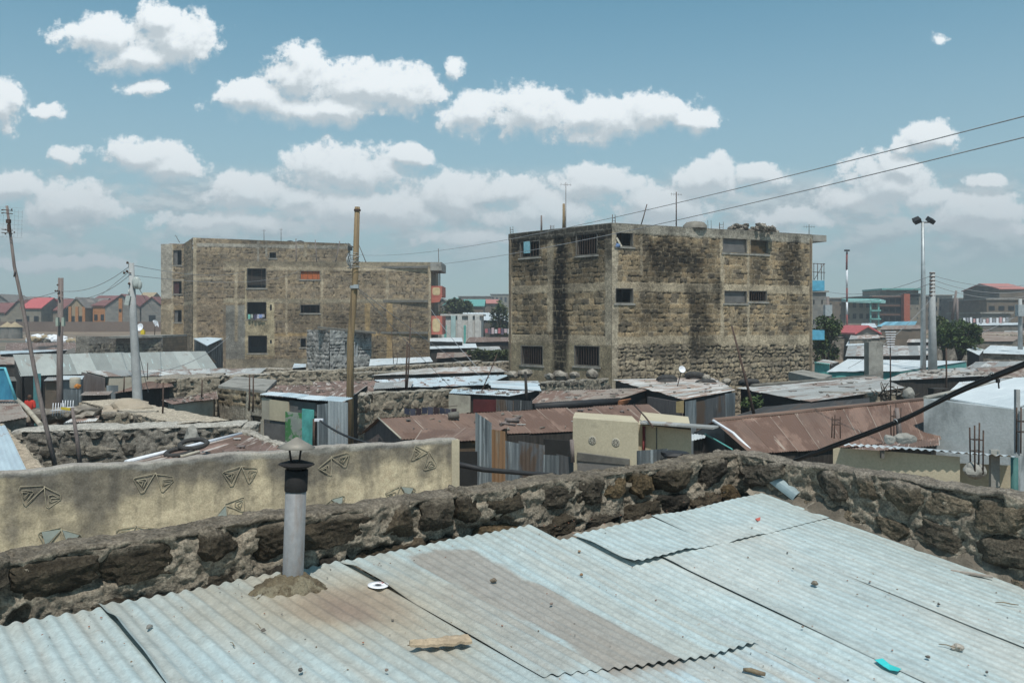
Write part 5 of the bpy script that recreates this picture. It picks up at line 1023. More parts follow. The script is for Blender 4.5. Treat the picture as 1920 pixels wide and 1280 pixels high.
# stone hut with flat dark roof
t = thing('stone_hut', 'low dark stone hut with a flat cement roof left of the tall brown building', 'hut', tuple(P(142, 660, 62).xy) + (gz(0, 62),)); A, B = P(142, 630, 62), P(305, 632, 66)
face('front_wall', t, A, B, 0, A.z, z1b=3.5, res=.08, ch=.26, bw=.36, pal=[(.12, .11, .095), (.16, .145, .12), (.20, .18, .14)], mort=(.12, .11, .095), seed=51, relief=.07, bands=[(-1, 9, 3.05, 5, (.16, .15, .135), .02), (-1, .9, 0, 5, (.20, .185, .16), .01)])
x = MB(); o_ = Vector((0, 5, 0)); x.hexa([Vector((q_.x, q_.y, 0)) for q_ in (A + Vector((.05, .1, 0)), B + Vector((0, .1, 0)), B + o_, A + o_)] + [Vector((q_.x, q_.y, 3.45)) for q_ in (A + Vector((.05, .1, 0)), B + Vector((0, .1, 0)), B + o_, A + o_)]); x.build('rear_wall', m_wall_back, t)
x = MB(); x.hexa([Vector((q_.x, q_.y, 3.46)) for q_ in (A + Vector((2.2, -.1, 0)), B + Vector((0, -.1, 0)), B + o_, A + o_ + Vector((2, 0, 0)))] + [Vector((q_.x, q_.y, 3.62)) for q_ in (A + Vector((2.2, -.1, 0)), B + Vector((0, -.1, 0)), B + o_, A + o_ + Vector((2, 0, 0)))]); x.build('roof_slab', m_conc, t)
x = MB(); x.lathe(P(264, 614, 67), [(.0, .0), (.18, .03), (.3, .12), (.31, .12), (.18, .0), (0, -.03)], 16, Vector((-.3, -1, .3))); x.tube([P(264, 626, 67), P(264, 614, 67)], .02, 5); x.build('satellite_dish', m_white, label='small satellite dish on the flat roof of the dark stone hut', cat='satellite dish')
x = MB(); x.box(P(268, 623, 66.5), (.3, .2, .32)); x.lathe(P(268, 619, 66.5) , [(.05, 0), (.05, .08), (0, .08)], 8); x.build('jerrycan', flat('yellow_plastic', (.6, .45, .03)), label='yellow jerrycan on the flat roof of the dark stone hut', cat='jerrycan')
t = thing('hung_cloth', 'white cloth hanging from a thin post beside the tall brown building, left', 'cloth', P(291, 626, 67)); x = MB(); x.tube([P(290, 628, 67), P(291, 600, 67)], .03, 5); x.build('post', m_steel, t)
x = MB(); g_ = [[P(286 + i * 2.6 + j * (1.2 if i < 3 else .4), 599 + j * 2.6 + abs(i - 1.5) * 1.6, 67 + .1 * math.sin(i * 2 + j)) for i in range(5)] for j in range(5)]
for j in range(4):
    for i in range(4): x.poly([g_[j][i], g_[j + 1][i], g_[j + 1][i + 1], g_[j][i + 1]], smooth=True)
x.build('sheet', m_white, t)
# tarpaulin shelter against the brown buildings
t = thing('awning_shelter', 'grey shelter with a drooping bluish sheet awning squeezed between the brown buildings', 'awning', P(390, 690, 60)); x = MB(); a, b, c_, d_ = P(362, 634, 62), P(388, 648, 58), P(418, 634, 62), P(390, 632, 66)
x.poly([a, b, d_]); x.poly([b, c_, d_]); x.poly([a - Vector((0, 0, .05)), d_ - Vector((0, 0, .05)), b - Vector((0, 0, .05))]); x.poly([b - Vector((0, 0, .05)), d_ - Vector((0, 0, .05)), c_ - Vector((0, 0, .05))]); x.build('awning_sheet', m_broof, t)
x = MB(); x.hexa([P(364, 690, 63), P(392, 690, 60), P(418, 690, 63), P(392, 690, 67), P(364, 637, 63), P(392, 649, 60), P(418, 637, 63), P(392, 640, 67)]); x.build('hanging_sheet', M('grey_tarp', (.17, .18, .18), (.045, .048, .05), 1.2, stretch=(3, 3, .6)), t)

# ------------------------------------------------------------------ centre: sheds, walls and roofs
t = thing('grey_block_hut', 'small grey stone hut with a thin dark slab roof, in front of the brown building', 'hut', tuple(P(576, 690, 56).xy) + (gz(0, 56),))
A, Bm, B = P(576, 618, 56), P(618, 618, 54), P(696, 626, 57)
hb = holes_for([(646, 640, 651, 668), (665, 640, 670, 668)], Bm, B)
face('side_wall', t, A, Bm, 0, A.z, z1b=Bm.z, res=.06, ch=.28, bw=.4, pal=[(.26, .25, .235), (.32, .31, .29), (.20, .195, .18)], mort=(.42, .40, .37), seed=61, relief=.05, rough=.04)
face('front_wall', t, Bm, B, 0, Bm.z, z1b=B.z, res=.06, ch=.2, bw=.4, pal=[(.29, .29, .28), (.25, .25, .24), (.32, .32, .30)], mort=(.27, .27, .26), seed=62, relief=.03, wob=.02, holes=hb)
for h_ in hb: window(t, Bm, B, h_, frame=m_cement)
x = MB(); D_ = A + (B - Bm); q_ = [A + Vector((0, .15, 0)), Bm + Vector((0, .1, 0)), B + Vector((0, .1, 0)), B + Vector((-2, 3, 0)), ]; x.hexa([Vector((p_.x, p_.y, 0)) for p_ in (A + Vector((.3, .5, 0)), Bm + Vector((0, .5, 0)), B + Vector((-.1, .4, 0)), B + Vector((-2, 3, 0)))] + [Vector((p_.x, p_.y, 4.0)) for p_ in (A + Vector((.3, .5, 0)), Bm + Vector((0, .5, 0)), B + Vector((-.1, .4, 0)), B + Vector((-2, 3, 0)))]); x.build('dark_backing', m_dark, t)
a, b = P(598, 616, 54.2), P(706, 626, 56.6); x = MB(); q_ = [a + Vector((0, -.3, 0)), b + Vector((0, -.3, 0)), b + Vector((-1, 4, 0)), a + Vector((-1, 4, 0))]; x.hexa(q_ + [p_ + Vector((0, 0, .12)) for p_ in q_]); x.build('roof_slab', m_dconc, t)
shack('slim white roof at the foot of the grey block hut, left of it', (548, 690, 46), (574, 688, 46.5), (574, 682, 52), (552, 681, 51), m_broof, m_dark, name='small_shed', cat='shed')
shack('smooth pale flat roof right of the grey block hut, under the brown building', (692, 686, 47), (812, 678, 52), (806, 669, 58), (694, 673, 53), m_wroof, m_dark, name='small_shed', cat='shed')
wall('thin broken rubble wall at the foot of the brown building, left of the block hut', (495, 689, 48), (577, 692, 47), w=.5, res=.07)
wall('long rubble wall crossing behind the large timber pole', (418, 700, 42), (662, 691, 42), w=.6, res=.06, topc=(.30, .27, .22), ch=.28, bw=.4, pal=[(.19, .165, .13), (.24, .21, .165), (.15, .13, .11)])
wall('rubble wall continuing right of the large timber pole towards the stained building', (655, 690, 42), (905, 676, 50), w=.6, res=.07, topc=(.30, .28, .24))
wall('dark low ridge wall under the white rusty roof strip', (655, 698, 38), (800, 692, 41), w=.35, res=.06, topc=(.26, .24, .2))
wall('low grey wall with a smooth top behind the stained building left corner', (800, 684, 50), (962, 676, 56), w=.5, res=.08, topc=(.34, .32, .28))
shack('white roof strip streaked with rust, left of the stained stone building', (696, 704, 36.5), (952, 697, 40.5), (927, 686, 46), (800, 690, 42), m_mroof, m_dark, name='low_shack')
shack('bright sky-blue corrugated roof strip right of the large timber pole', (738, 727, 30), (906, 722, 31.5), (958, 702, 37.5), (700, 712, 34), m_broof, m_dark, name='low_shack')
shack('small bright roof with corrugations running left to right, before the stained building', (922, 727, 29.0), (1014, 733, 28.2), (1008, 715, 33), (915, 714, 33), m_broof, m_dark, name='low_shack', swap=True)
shack('rust and white patched roof behind the large timber pole', (602, 742, 26.5), (735, 731, 28.6), (700, 713, 33), (585, 716, 32), m_rroof2, m_dark, name='low_shack')
shack('grey sheet resting on the patched roof, right of the large timber pole', (700, 729, 28.2), (770, 726, 28.6), (776, 715, 31.5), (704, 717, 31), m_groof, None, name='loose_sheet', cat='roof sheet')
wall('long grey rubble wall with round boulders, centre, behind the rust gable roof', (648, 744, 24.2), (700, 734, 25.6), w=.4, res=.04,  ch=.3, bw=.36)
wall('boulder wall stretch under the sky-blue roof strip', (700, 734, 25.6), (882, 727, 28.3), w=.4, res=.042,  ch=.3, bw=.36, topc=(.27, .25, .21), pal=[(.15, .13, .10), (.20, .17, .13), (.10, .09, .07), (.23, .195, .15)])
t, c = shack('beige shack with dark panels and painted boards left of the large timber pole', (497, 743, 22.4), (640, 757, 20.4), (690, 722, 28.5), (508, 722, 28.2), m_rroof2, m_hole, ov=.02)
fA, fB = P(497, 743, 22.3), P(640, 757, 20.2); uf = lambda px: (fA.lerp(fB, (lambda tt: tt)(0)) if 0 else (Vector((fA.x, fA.y)) + (Vector((fB.x, fB.y)) - Vector((fA.x, fA.y))).normalized() * ray_uv(px, 780, fA, fB)[0])); zf = lambda py, px=550: ray_uv(px, py, fA, fB)[1]
panel(t, 'plaster_panel', uf(497), uf(514), zf(792, 505), zf(746, 505), m_beige2, .10); panel(t, 'beige_sheet', uf(513.5), uf(549), zf(788, 530), zf(750, 530), m_beige, .13, plabel='smooth beige sheet'); panel(t, 'post', uf(496), uf(501), 0, zf(786, 500), m_beige2, .12)
panel(t, 'dark_panel', uf(548), uf(598), zf(776, 570), zf(752, 570), m_gpan, .09); panel(t, 'grey_board', uf(501), uf(546), 0, zf(788, 525), m_gpan, .1)
panel(t, 'painted_board', uf(545), uf(576), 0, zf(772, 560), M('green_smeared_board', (.30, .33, .28), (.24, .26, .24), 2, (.06, .20, .07), 2.2, (.5, .56), stretch=(1, 1, 1.6)), .16, plabel='grey board smeared with green paint')
panel(t, 'teal_board', uf(577), uf(598), 0, zf(766, 588), flat('turquoise_boards', (.12, .46, .42), .6, var=.4), .17, plabel='bright turquoise board')
x = MB(); x.corr(fA + Vector((-.1, -.15, .06)), fB + Vector((.05, -.25, .06)), fB + Vector((.2, .35, .09)), fA + Vector((0, .45, .09)), per=4, seed=3); x.build('eave_sheet', m_broof, t)
t = thing('sheet_fence', 'pale grey corrugated sheet fence beside the turquoise board, left of the large timber pole', 'fence', P(598, 830, 18.6)); 
pz(t, 'fence_sheet', (597, 757, 18.8), (620, 754, 18.6), .0, m_fence, corr=True, seed=4); pz(t, 'fence_sheet', (617, 749, 18.5), (654, 752, 18.4), .0, m_galvf if 'm_galvf' in globals() else MR('pale_fence_sheet', (.27, .30, .31), (.19, .215, .23), (.2, .15, .12), -.2, (.36, .39, .40), .2, rough=.55, metal=.15, sheetvar=.3), corr=True, seed=5)
t = thing('service_mast', 'short service pipe mast with a white insulator box, in front of the turquoise board', 'service mast', P(588, 850, 17.5)); x = MB(); x.tube([P(588, 850, 17.5), P(589, 785, 17.5)], .03, 7); x.build('pipe', m_steel, t)
x = MB(); x.box(P(598, 787, 17.4), (.17, .08, .05)); x.build('insulator_box', m_white, t)
# rust gable roof, centre
FL, FR, BR, BL = (752, 824, 18.0), (1272, 800, 20.3), (1215, 757, 22.6), (709, 784, 19.3)
t, c = shack('large rust-brown gable roof in the centre with a dark gable end on its left', FL, FR, BR, BL, m_rroof, m_dark, name='gable_shack', ov=.1)
r0, r1 = P(*BL), P(*BR); e0_ = P(677, 812, 20.3); x = MB(); x.corr(r0, r1, r1 + (e0_ - r0), e0_, per=3, seed=44); x.build('rear_roof', m_rroof, t)
x = MB(); A, B, C_ = P(752, 826, 18.05), P(677, 814, 20.3), P(709, 786, 19.35); n_ = Vector((-.05, -.02, 0)); q_ = [Vector((B.x, B.y, 0)), Vector((A.x, A.y, 0)), A, C_, B]; x.poly([p_ + Vector((.06, .04, 0)) for p_ in q_]); x.build('gable_wall', m_gwood, t)
x = MB(); x.tube([P(709, 783, 19.2), P(752, 822, 17.95)], .02, 5); x.build('verge_board', m_beige2, t)
t, c = shack('lower rusty roof patch spilling left of the fence sheets, in front of the gable roof', (772, 832, 16.4), (905, 825, 16.8), (955, 800, 18.8), (790, 806, 18.6), m_rroof, M('brown_boards', (.12, .08, .05), (.07, .05, .035), 3, (.25, .14, .05), 3), ov=.05)
x = MB(); x.lathe(P(850, 780, 19.6) + Vector((-.11, 0, 0)), [(0, 0), (.085, 0), (.085, .24), (0, .24)], 14, Vector((1, .2, .12))); x.build('paint_tin', m_dconc, label='brown tin lying on the rust gable roof left of centre', cat='tin')
t = thing('broken_planks', 'grey broken planks lying on the rust gable roof edge near the fence sheets', 'planks', P(945, 800, 17.8)); 
for a, b, r in (((938, 803, 17.9), (975, 788, 18.3), .04), ((948, 794, 18), (972, 796, 18.2), .05), ((940, 800, 17.7), (966, 804, 17.9), .025)): x = MB(); x.tube([P(*a) + Vector((0, 0, .08)), P(*b) + Vector((0, 0, .08))], r, 5); x.build('plank', m_gwood, t)
# vertical sheet fence
t = thing('sheet_fence', 'patchwork fence of upright blue-grey and rust-streaked corrugated sheets, centre', 'fence', P(893, 915, 15.4))
pz(t, 'tall_sheet', (893, 775, 15.2), (923, 795, 15.1), .4, m_fence, corr=True, seed=1, plabel='tallest sheet with a slanted top'); pz(t, 'fence_sheet', (922, 807, 15.4), (948, 811, 15.35), .4, m_fence_rust, corr=True, seed=2, plabel='sheet streaked orange with rust')
pz(t, 'fence_sheet', (946, 824, 15.5), (975, 830, 15.45), .4, m_fence, corr=True, seed=3); pz(t, 'fence_sheet', (973, 828, 15.6), (1022, 836, 15.5), .4, m_fence2, corr=True, seed=6, plabel='dark sooty sheet')
pz(t, 'fence_sheet', (1018, 850, 15.2), (1048, 852, 15.2), .4, m_fence, corr=True, seed=7); pz(t, 'fence_sheet', (1044, 852, 15.3), (1076, 860, 15.25), .4, m_fence2, corr=True, seed=8); pz(t, 'upper_board', (1019, 822, 15.7), (1070, 826, 15.7), 1.6, m_hole)
x = MB(); x.tube([P(1072, 824, 15.1), P(1074, 866, 15.1)], .04, 6); x.build('post', m_gwood, t)
x = MB(); x.tube([P(854, 869, 12.8), P(905, 880, 12.9), P(1000, 888, 13.2), P(1042, 890, 13.3)], [.045, .04, .035, .03], 8); x.build('black_hose', m_black, label='thick black hose running from the yellow plaster wall end along the sheet fence', cat='hose')
x = MB(); x.hexa([P(858, 915, 14.6), P(895, 915, 14.8), P(895, 915, 14.9), P(858, 915, 14.7), P(858, 846, 14.6), P(895, 846, 14.8), P(895, 846, 14.9), P(858, 846, 14.7)]); x.build('opening_shade', m_hole, label='black panel painted as shade between the yellow plaster wall end and the tallest fence sheet', cat='opening')  # black panel painting the darkness of an open gap
# beige shack with rosette vents
A, B = P(1074, 783, 16.2), P(1197, 792, 15.6); t = thing('beige_shack', 'beige plastered shack with two flower-shaped vents over a grey panel', 'shack', (A.x, A.y, 0)); bk = Vector((.22, 2.4, 0)); x = MB(); x.hexa([Vector((p_.x, p_.y, 0)) for p_ in (A, B, B + bk, A + bk)] + [A, B, B + bk + Vector((0, 0, -.15)), A + bk + Vector((0, 0, -.15))]); x.build('wall', m_beige, t)
dA = Vector((B.x - A.x, B.y - A.y, 0)).normalized(); nA = Vector((dA.y, -dA.x, 0))
for px, py in ((1111, 825), (1155, 829)):
    tt, z_ = ray_uv(px, py, A, B); c_ = Vector((A.x, A.y, 0)) + dA * tt + Vector((0, 0, z_)) + nA * .004; x = MB(); x.lathe(c_, [(.078, -.01), (.078, .006), (.068, .008), (.0, .005)], 24, nA); x.build('vent_ring', m_beige2, t); vr = t.children[-1] if 0 else None; x = MB()
    up_ = Vector((0, 0, 1))
    for k in range(8):
        a = k * math.pi / 4 + .39; q_ = [c_ + nA * .009 + (dA * math.cos(a + da) + up_ * math.sin(a + da)) * rr for da, rr in ((-.10, .022), (-.16, .052), (0, .060), (.16, .052), (.10, .022))]; x.poly(q_); x.poly(q_[::-1])
    x.build('vent_slots', m_hole, t)
tt0, zz0_ = ray_uv(1083, 847, A, B); tt1, zz1_ = ray_uv(1181, 860, A, B); s0 = Vector((A.x, A.y)) + dA.xy * tt0; s1 = Vector((A.x, A.y)) + dA.xy * tt1; panel(t, 'grey_panel', s0, s1, 0, zz0_, M('grey_render', (.20, .19, .175), (.16, .15, .14), 3), .012, z1b=zz1_); panel(t, 'grey_lintel', s0, s1, zz0_ - .16, zz0_ - .01, m_dconc, .03, z1b=zz1_ - .01)
A, B = P(1197, 795, 16.4), P(1296, 806, 15.8); t = thing('beige_shack', 'plain beige lean-to with a thin grey roof slab, right of the vented beige shack', 'shack', (A.x, A.y, 0)); x = MB(); bk = Vector((.4, 2.2, 0)); x.hexa([Vector((p_.x, p_.y, 0)) for p_ in (A, B, B + bk, A + bk)] + [A, B, B + bk, A + bk]); x.build('wall', m_beige, t)
x = MB(); a, b = P(1198, 793, 16.3), P(1334, 803, 15.4); q_ = [a + Vector((0, -.12, 0)), b + Vector((0, -.12, 0)), b + Vector((.2, .3, -.02)), a + Vector((.2, .7, -.06))]; x.hexa(q_ + [p_ + Vector((0, 0, .035)) for p_ in q_]); x.build('roof_slab', m_groof, t)
for px, m_, r in ((1208, flat('dark_red_pipe', (.16, .03, .03)), .03), (1231, m_dconc, .015)): x = MB(); tt, _ = ray_uv(px, 810, A, B); p_ = Vector((A.x, A.y, 0)) + dA * tt + nA * .04; x.tube([p_ + Vector((0, 0, 1.5)), p_ + Vector((0, 0, A.z - .03))], r, 6); x.build('down_pipe', m_, t)
t = thing('sheet_screen', 'small upright galvanised sheet poking above the parapet, right of the vented shack', 'metal sheet', P(1191, 880, 12.3)); pz(t, 'sheet', (1190, 841, 12.3), (1249, 837, 12.6), 1.5, m_fence, corr=True, seed=9)
x = MB(); x.rock(P(1268, 852, 12.4), .14, 5, 2, (1.5, 1, .45), .3); x.build('rubber_scrap', m_black, label='flat black rubber scrap behind the parapet, right of the galvanised sheet', cat='rubber scrap')
# shacks behind, centre
t, c = shack('shack with a white tattered roof, pale side and maroon doorway, centre', (842, 737, 25.4), (955, 743, 24.4), (1005, 733, 27), (850, 729, 27.8), m_broof, m_dark); cA, cB = P(843, 740, 25.3), P(882, 742, 24.9)
pz(t, 'pale_side', (843, 739, 25.3), (883, 742, 24.9), 0, m_beige2, out_=.05); pz(t, 'maroon_door', (888, 748, 24.8), (931, 749, 24.6), 0, flat('maroon_door', (.09, .02, .02)), out_=.04); pz(t, 'sheet_wall', (932, 747, 24.5), (1000, 752, 24.0), 0, m_fence2, out_=.05, corr=True, seed=3)
t, c = shack('worn brown-grey roof with a ragged edge right of the tattered white one', (993, 757, 24), (1166, 746, 25.4), (1228, 727, 30), (1018, 733, 28.4), m_brroof, m_hole, jit=.14)
x = MB(); x.tube([P(1000, 763, 24), P(1161, 752, 25.4)], .11, 12); x.build('fascia_pipe', m_black, label='long black pipe lying under the ragged edge of the worn brown-grey roof', cat='pipe')
x = MB()
for k in range(4): x.tube([P(1160, 752 + k * 2.2, 25.2), P(1182 - k * 2, 748 + k * 2.4, 25.6)], .03, 5)
x.build('timber_offcuts', flat('orange_timber', (.32, .14, .07)), label='reddish timber offcuts at the end of the long black pipe', cat='timber')
wall('low dark wall with loose stones on top at the foot of the stained building', (1010, 716, 32), (1142, 708, 36), w=.35, res=.055, topc=(.22, .2, .17), pal=[(.11, .10, .085), (.15, .135, .11)])
for i, (px, py, lb) in enumerate(((962, 702, 'loose stone on the roof edge, leftmost of the row at the stained building foot'), (984, 700, 'grey loose stone, second from the left in the row by the barred window'), (1030, 706, 'loose stone above the black stake, centre'), (1051, 704, 'biggest loose stone in the row at the stained building foot'), (1077, 703, 'light loose stone right of the biggest one'), (1110, 700, 'small brown loose stone, rightmost in the row at the stained building foot'))):
    x = MB(); x.rock(P(px, py, 35.5), .22 + .06 * (i % 2), i + 9, 2, (1.2, .9, .7), .35, i); x.build('loose_stone', m_stonep, label=lb, cat='stone', group='loose stones at the stained building foot')
post('black_stake', 'thick black stake standing before the small bright roof, centre', 'stake', P(987, 756, 24.5), P(985, 697, 24.5), .05, m_dark)
t = thing('washing_line', 'dark washing line with blue-black cloths between the boulder wall and the gable roof', 'laundry', P(756, 776, 22)); x = MB(); x.tube([P(752, 752, 23), P(790, 768, 22.8), P(858, 760, 23)], .008, 4); x.build('line', m_steel, t)
for k in range(9):
    x = MB(); px = 758 + k * 11; a = P(px, 764 + 2 * math.sin(k), 22.8); b = P(px + 10, 765 + 2 * math.sin(k + 1), 22.8); h_ = .16 + .05 * (k % 3); x.hexa([a - Vector((0, 0, h_)), b - Vector((0, 0, h_)), b - Vector((0, -.02, h_)), a - Vector((0, -.02, h_)), a, b, b + Vector((0, .02, 0)), a + Vector((0, .02, 0))]); x.build('cloth', flat('dark_cloth', [(.03, .035, .06), (.06, .06, .085), (.04, .025, .03)][k % 3]), t)

# ------------------------------------------------------------------ right: roofs
t, c = shack('patched grey and rusty roof strewn with tyres, over a dark timber shack', (1150, 712, 35), (1282, 749, 24), (1378, 731, 28), (1335, 708, 36), m_mroof, m_dark)
pz(t, 'timber_side', (1216, 743, 26.2), (1281, 754, 24.1), 0, m_gwood, out_=.04, plabel='dark plank side')
pz(t, 'sheet_front', (1282, 754, 24.1), (1302, 751, 24.8), 0, m_fence, out_=.04, corr=True, seed=2); pz(t, 'sheet_front', (1301, 752, 24.8), (1360, 740, 27.0), 0, m_fence2, out_=.04, corr=True, seed=5); pz(t, 'pale_flap', (1356, 738, 26.9), (1374, 736, 27.6), 1.2, m_fence, out_=.08)
pz(t, 'planks', (1270, 752, 24.1), (1284, 750, 24.0), 2.2, flat('straw', (.34, .26, .13)), out_=.12)
def tyre(label, c, axis, Rr=.26, rr=.095, group='old tyres weighing down the roofs'):
    x = MB(); x.ring(c, axis, Rr, rr, 32, 10); 
    for k in range(40):
        a = 2 * math.pi * k / 40; ax_ = Vector(axis).normalized(); u = ax_.cross(Vector((0, 1, .1))).normalized(); w = ax_.cross(u); e_ = u * math.cos(a) + w * math.sin(a); x.box(Vector(c) + e_ * (Rr + rr * .97), (.014, .014, .02))
    return x.build('tyre', m_tyre, label=label, cat='tyre', group=group)
for px, py, Y, ax_, lb in ((1303, 705, 35, (.1, .3, 1), 'tyre lying at the top of the patched roof, upper one'), (1250, 711, 34, (0, .3, 1), 'left tyre of the lower pair on the patched roof'), (1251, 719, 33, (0, .3, 1), 'tyre on the patched roof just below the left one, touching it'), (1323, 719, 32.5, (0, .3, 1), 'rightmost tyre lying on the patched roof'), (1404, 717, 34, (0, .2, 1), 'thin tyre lying flat on the pale roof right of the leaning dark pole')):
    tyre(lb, P(px, py, Y), ax_, .30, .12)
for i, (px, py, lb) in enumerate(((1248, 726, 'ochre lump of stone below the pair of tyres'), (1263, 724, 'brown stone right of the ochre lump'), (1324, 708, 'small dark stone on the patched roof'), (1362, 714, 'dark clod on the pale roof'), (1215, 719, 'brown flat stone at the left of the patched roof'))):
    x = MB(); x.rock(P(px, py, 32.5), .15, i + 30, 2, (1.2, 1, .8), .35, i); x.build('loose_stone', m_stonep if i != 0 else flat('ochre_stone', (.38, .27, .12)), label=lb, cat='stone', group='stones weighing down the patched roof')
t = thing('dish_pole', 'thin leaning pole with a small white dish on the patched roof', 'aerial', P(1267, 736, 30)); x = MB(); x.tube([P(1267, 736, 30), P(1277, 698, 30)], .018, 5); x.build('pole', m_steel, t); x = MB(); x.lathe(P(1278, 693, 29.9), [(0, 0), (.08, .02), (.12, .06), (.125, .06), (.08, .0), (0, -.02)], 14, Vector((.2, -1, .4))); x.build('dish', m_white, t)
t = thing('plant_bush', 'young green bush growing beside the dark shack, left of the rust gable roof', 'bush', P(1405, 775, 25.6))
def leaves(mb, c, rad, n, size, seed, sc=(1, 1, 1), holes=0.0, flatn=.3):
    rg = random.Random(seed); c = Vector(c); n0 = 0; lobes = [(Vector((rg.uniform(-1, 1), rg.uniform(-1, 1), rg.uniform(-.7, 1))) * .62, rg.uniform(.28, .52)) for _ in range(14)]
    while n0 < n:
        lc, lr = rg.choice(lobes); d = Vector((rg.gauss(0, 1), rg.gauss(0, 1), rg.gauss(0, 1))).normalized() * lr * rg.random() ** .33; p_ = lc + d
        if p_.length > 1.05: continue
        if mnoise.noise(p_ * 3.1 + Vector((seed, 0, 0))) < -.12: continue
        q_ = c + Vector((p_.x * sc[0], p_.y * sc[1], p_.z * sc[2])) * rad; a = Vector((rg.gauss(0, 1), rg.gauss(0, 1), rg.gauss(0, .6))).normalized(); b = a.cross(Vector((rg.gauss(0, .5), rg.gauss(0, .5), 1))).normalized(); s = size * rg.uniform(.6, 1.3); w = s * .45
        mb.poly([q_ - a * s, q_ - b * w, q_ + a * s, q_ + b * w]); n0 += 1
x = MB(); leaves(x, P(1407, 757, 25.6), .42, 420, .05, 2, (1, .8, .9)); x.build('foliage', m_leaf, t); x = MB(); x.tube([P(1405, 800, 25.6), P(1407, 757, 25.6)], .02, 5); x.build('stem', m_bark, t)
t, c = shack('broad pale grey roof with rusty streaks, right of the leaning dark pole', (1380, 727, 29.6), (1521, 754, 24.4), (1700, 727, 29.2), (1642, 705, 36), m_groof, m_hole); 
post('roof_batten', 'long brown batten lying along the back of the broad pale grey roof', 'batten', P(1410, 723, 30), P(1640, 704, 36), .07, m_dconc)
x = MB(); a = [P(1478, 697, 36), P(1541, 711, 33), P(1560, 703, 36), P(1505, 693, 38.5)]; x.hexa([p_ - Vector((0, 0, .35)) for p_ in a] + a); x.build('concrete_slab', m_conc, label='pale concrete slab at the foot of the stained building right end', cat='slab')
wall('blackened rubble wall with branches on it, behind the long rust roof', (1541, 735, 27.5), (1690, 737, 26.5), w=.5, res=.045, pal=[(.10, .09, .075), (.14, .12, .10), (.075, .068, .058)], topc=(.2, .185, .16), ch=.28)
t, c = shack('sooty black corrugated roof edge behind the ridge of the long rust roof', (1345, 790, 19.8), (1632, 764, 22.6), (1630, 746, 25.6), (1436, 762, 24), MR('sooty_roof_sheet', (.045, .042, .04), (.03, .028, .027), (.06, .04, .03), .2, (.14, .13, .12), .12, rough=.8, metal=0), m_hole)
FL, FR, BR, BL = (1408, 852, 16.2), (1765, 822, 18.6), (1740, 749, 22.4), (1337, 790, 17.9)
t, c = shack('long rust-brown gable roof with pale seams running down it, right', FL, FR, BR, BL, m_rroof, m_dark, name='gable_shack', ov=.08)
A, B, C_ = P(1405, 846, 16.65), P(1330, 800, 19.0), P(1337, 792, 17.95); x = MB(); e1 = P(1300, 812, 18.8); a_, b_ = Vector((e1.x, e1.y, 0)), Vector((A.x, A.y, 0)); x.poly([a_, b_, A + Vector((.05, 0, 0)), C_ + Vector((.05, 0, 0)), e1]); x.build('gable_wall', m_fence2, t)
r0, r1 = P(*BL), P(*BR); x = MB(); x.corr(r0, r1, r1 + (e1 - r0), e1, per=3, seed=51); x.build('rear_roof', m_rroof, t)
x = MB(); x.tube([P(1337, 788, 17.85), P(1375, 812, 17.3), P(1406, 842, 16.55)], .03, 6); x.build('verge_board', m_white, t)
x = MB(); x.tube([P(1337, 788, 17.9), P(1742, 747, 22.4)], .05, 8); x.build('ridge_cap', m_rroof, t)
shack('second lower rusty roof tucked before the grey cement house', (1580, 852, 16.4), (1762, 834, 17.4), (1760, 812, 19.5), (1600, 826, 18.8), m_rroof2, m_dark, name='low_shack')
post('green_hose', 'pale green hose sloping from the rust gable roof to the parapet', 'hose', P(1322, 814, 16), P(1373, 842, 14.6), .016, m_teal)
shack('white sheet edge seen in the dark gap left of the long rust roof', (1297, 826, 17.5), (1322, 820, 17.6), (1324, 812, 18.8), (1297, 814, 18.6), m_wroof, m_dark, name='small_shed', cat='shed')
# beige house with wavy white roof edge
A, B = P(1562, 838, 13.9), P(1800, 856, 12.9); t = thing('beige_house', 'long beige house behind the right parapet with a wavy white roof edge', 'house', (A.x, A.y, 0)); bk = Vector((1.0, 2.2, 0)); x = MB(); x.hexa([Vector((p_.x, p_.y, 0)) for p_ in (A, B, B + bk, A + bk)] + [A, B, B + bk + Vector((0,0,-.4)), A + bk + Vector((0,0,-.4))]); x.build('wall', m_beige, t)
x = MB(); a, b = P(1578, 834, 13.6), P(1906, 856, 12.4); x.corr(a, b, b + Vector((.9, 2.3, -.33)), a + Vector((.9, 2.3, -.30)), pitch=.11, amp=.014, per=6, seed=2, jit=.03); x.build('roof', m_wroof, t)
A2_, B2_ = P(1800, 868, 13.2), P(1896, 872, 12.8); x = MB(); x.hexa([Vector((p_.x, p_.y, 0)) for p_ in (A2_, B2_, B2_ + bk * .8, A2_ + bk * .8)] + [A2_, B2_, B2_ + bk * .8 - Vector((0, 0, .4)), A2_ + bk * .8 - Vector((0, 0, .4))]); x.build('shaded_wall', m_beige, t)
for px in (1653, 1863): x = MB(); x.box(P(px, 851 if px < 1700 else 880, 13.4 if px < 1700 else 12.75) + Vector((0, -.02, 0)), (.05 if px < 1700 else .13, .06, .12 if px < 1700 else .6)); x.build('rafter_end' if px < 1700 else 'pier', m_dconc if px < 1700 else m_conc, t)
x = MB(); p_ = P(1902, 880, 12.4); x.tube([Vector((p_.x, p_.y, 1)), P(1902, 858, 12.4)], .05, 8); x.build('corner_post', m_teal_dark if 'm_teal_dark' in globals() else flat('dark_teal_post', (.05, .14, .13)), t)
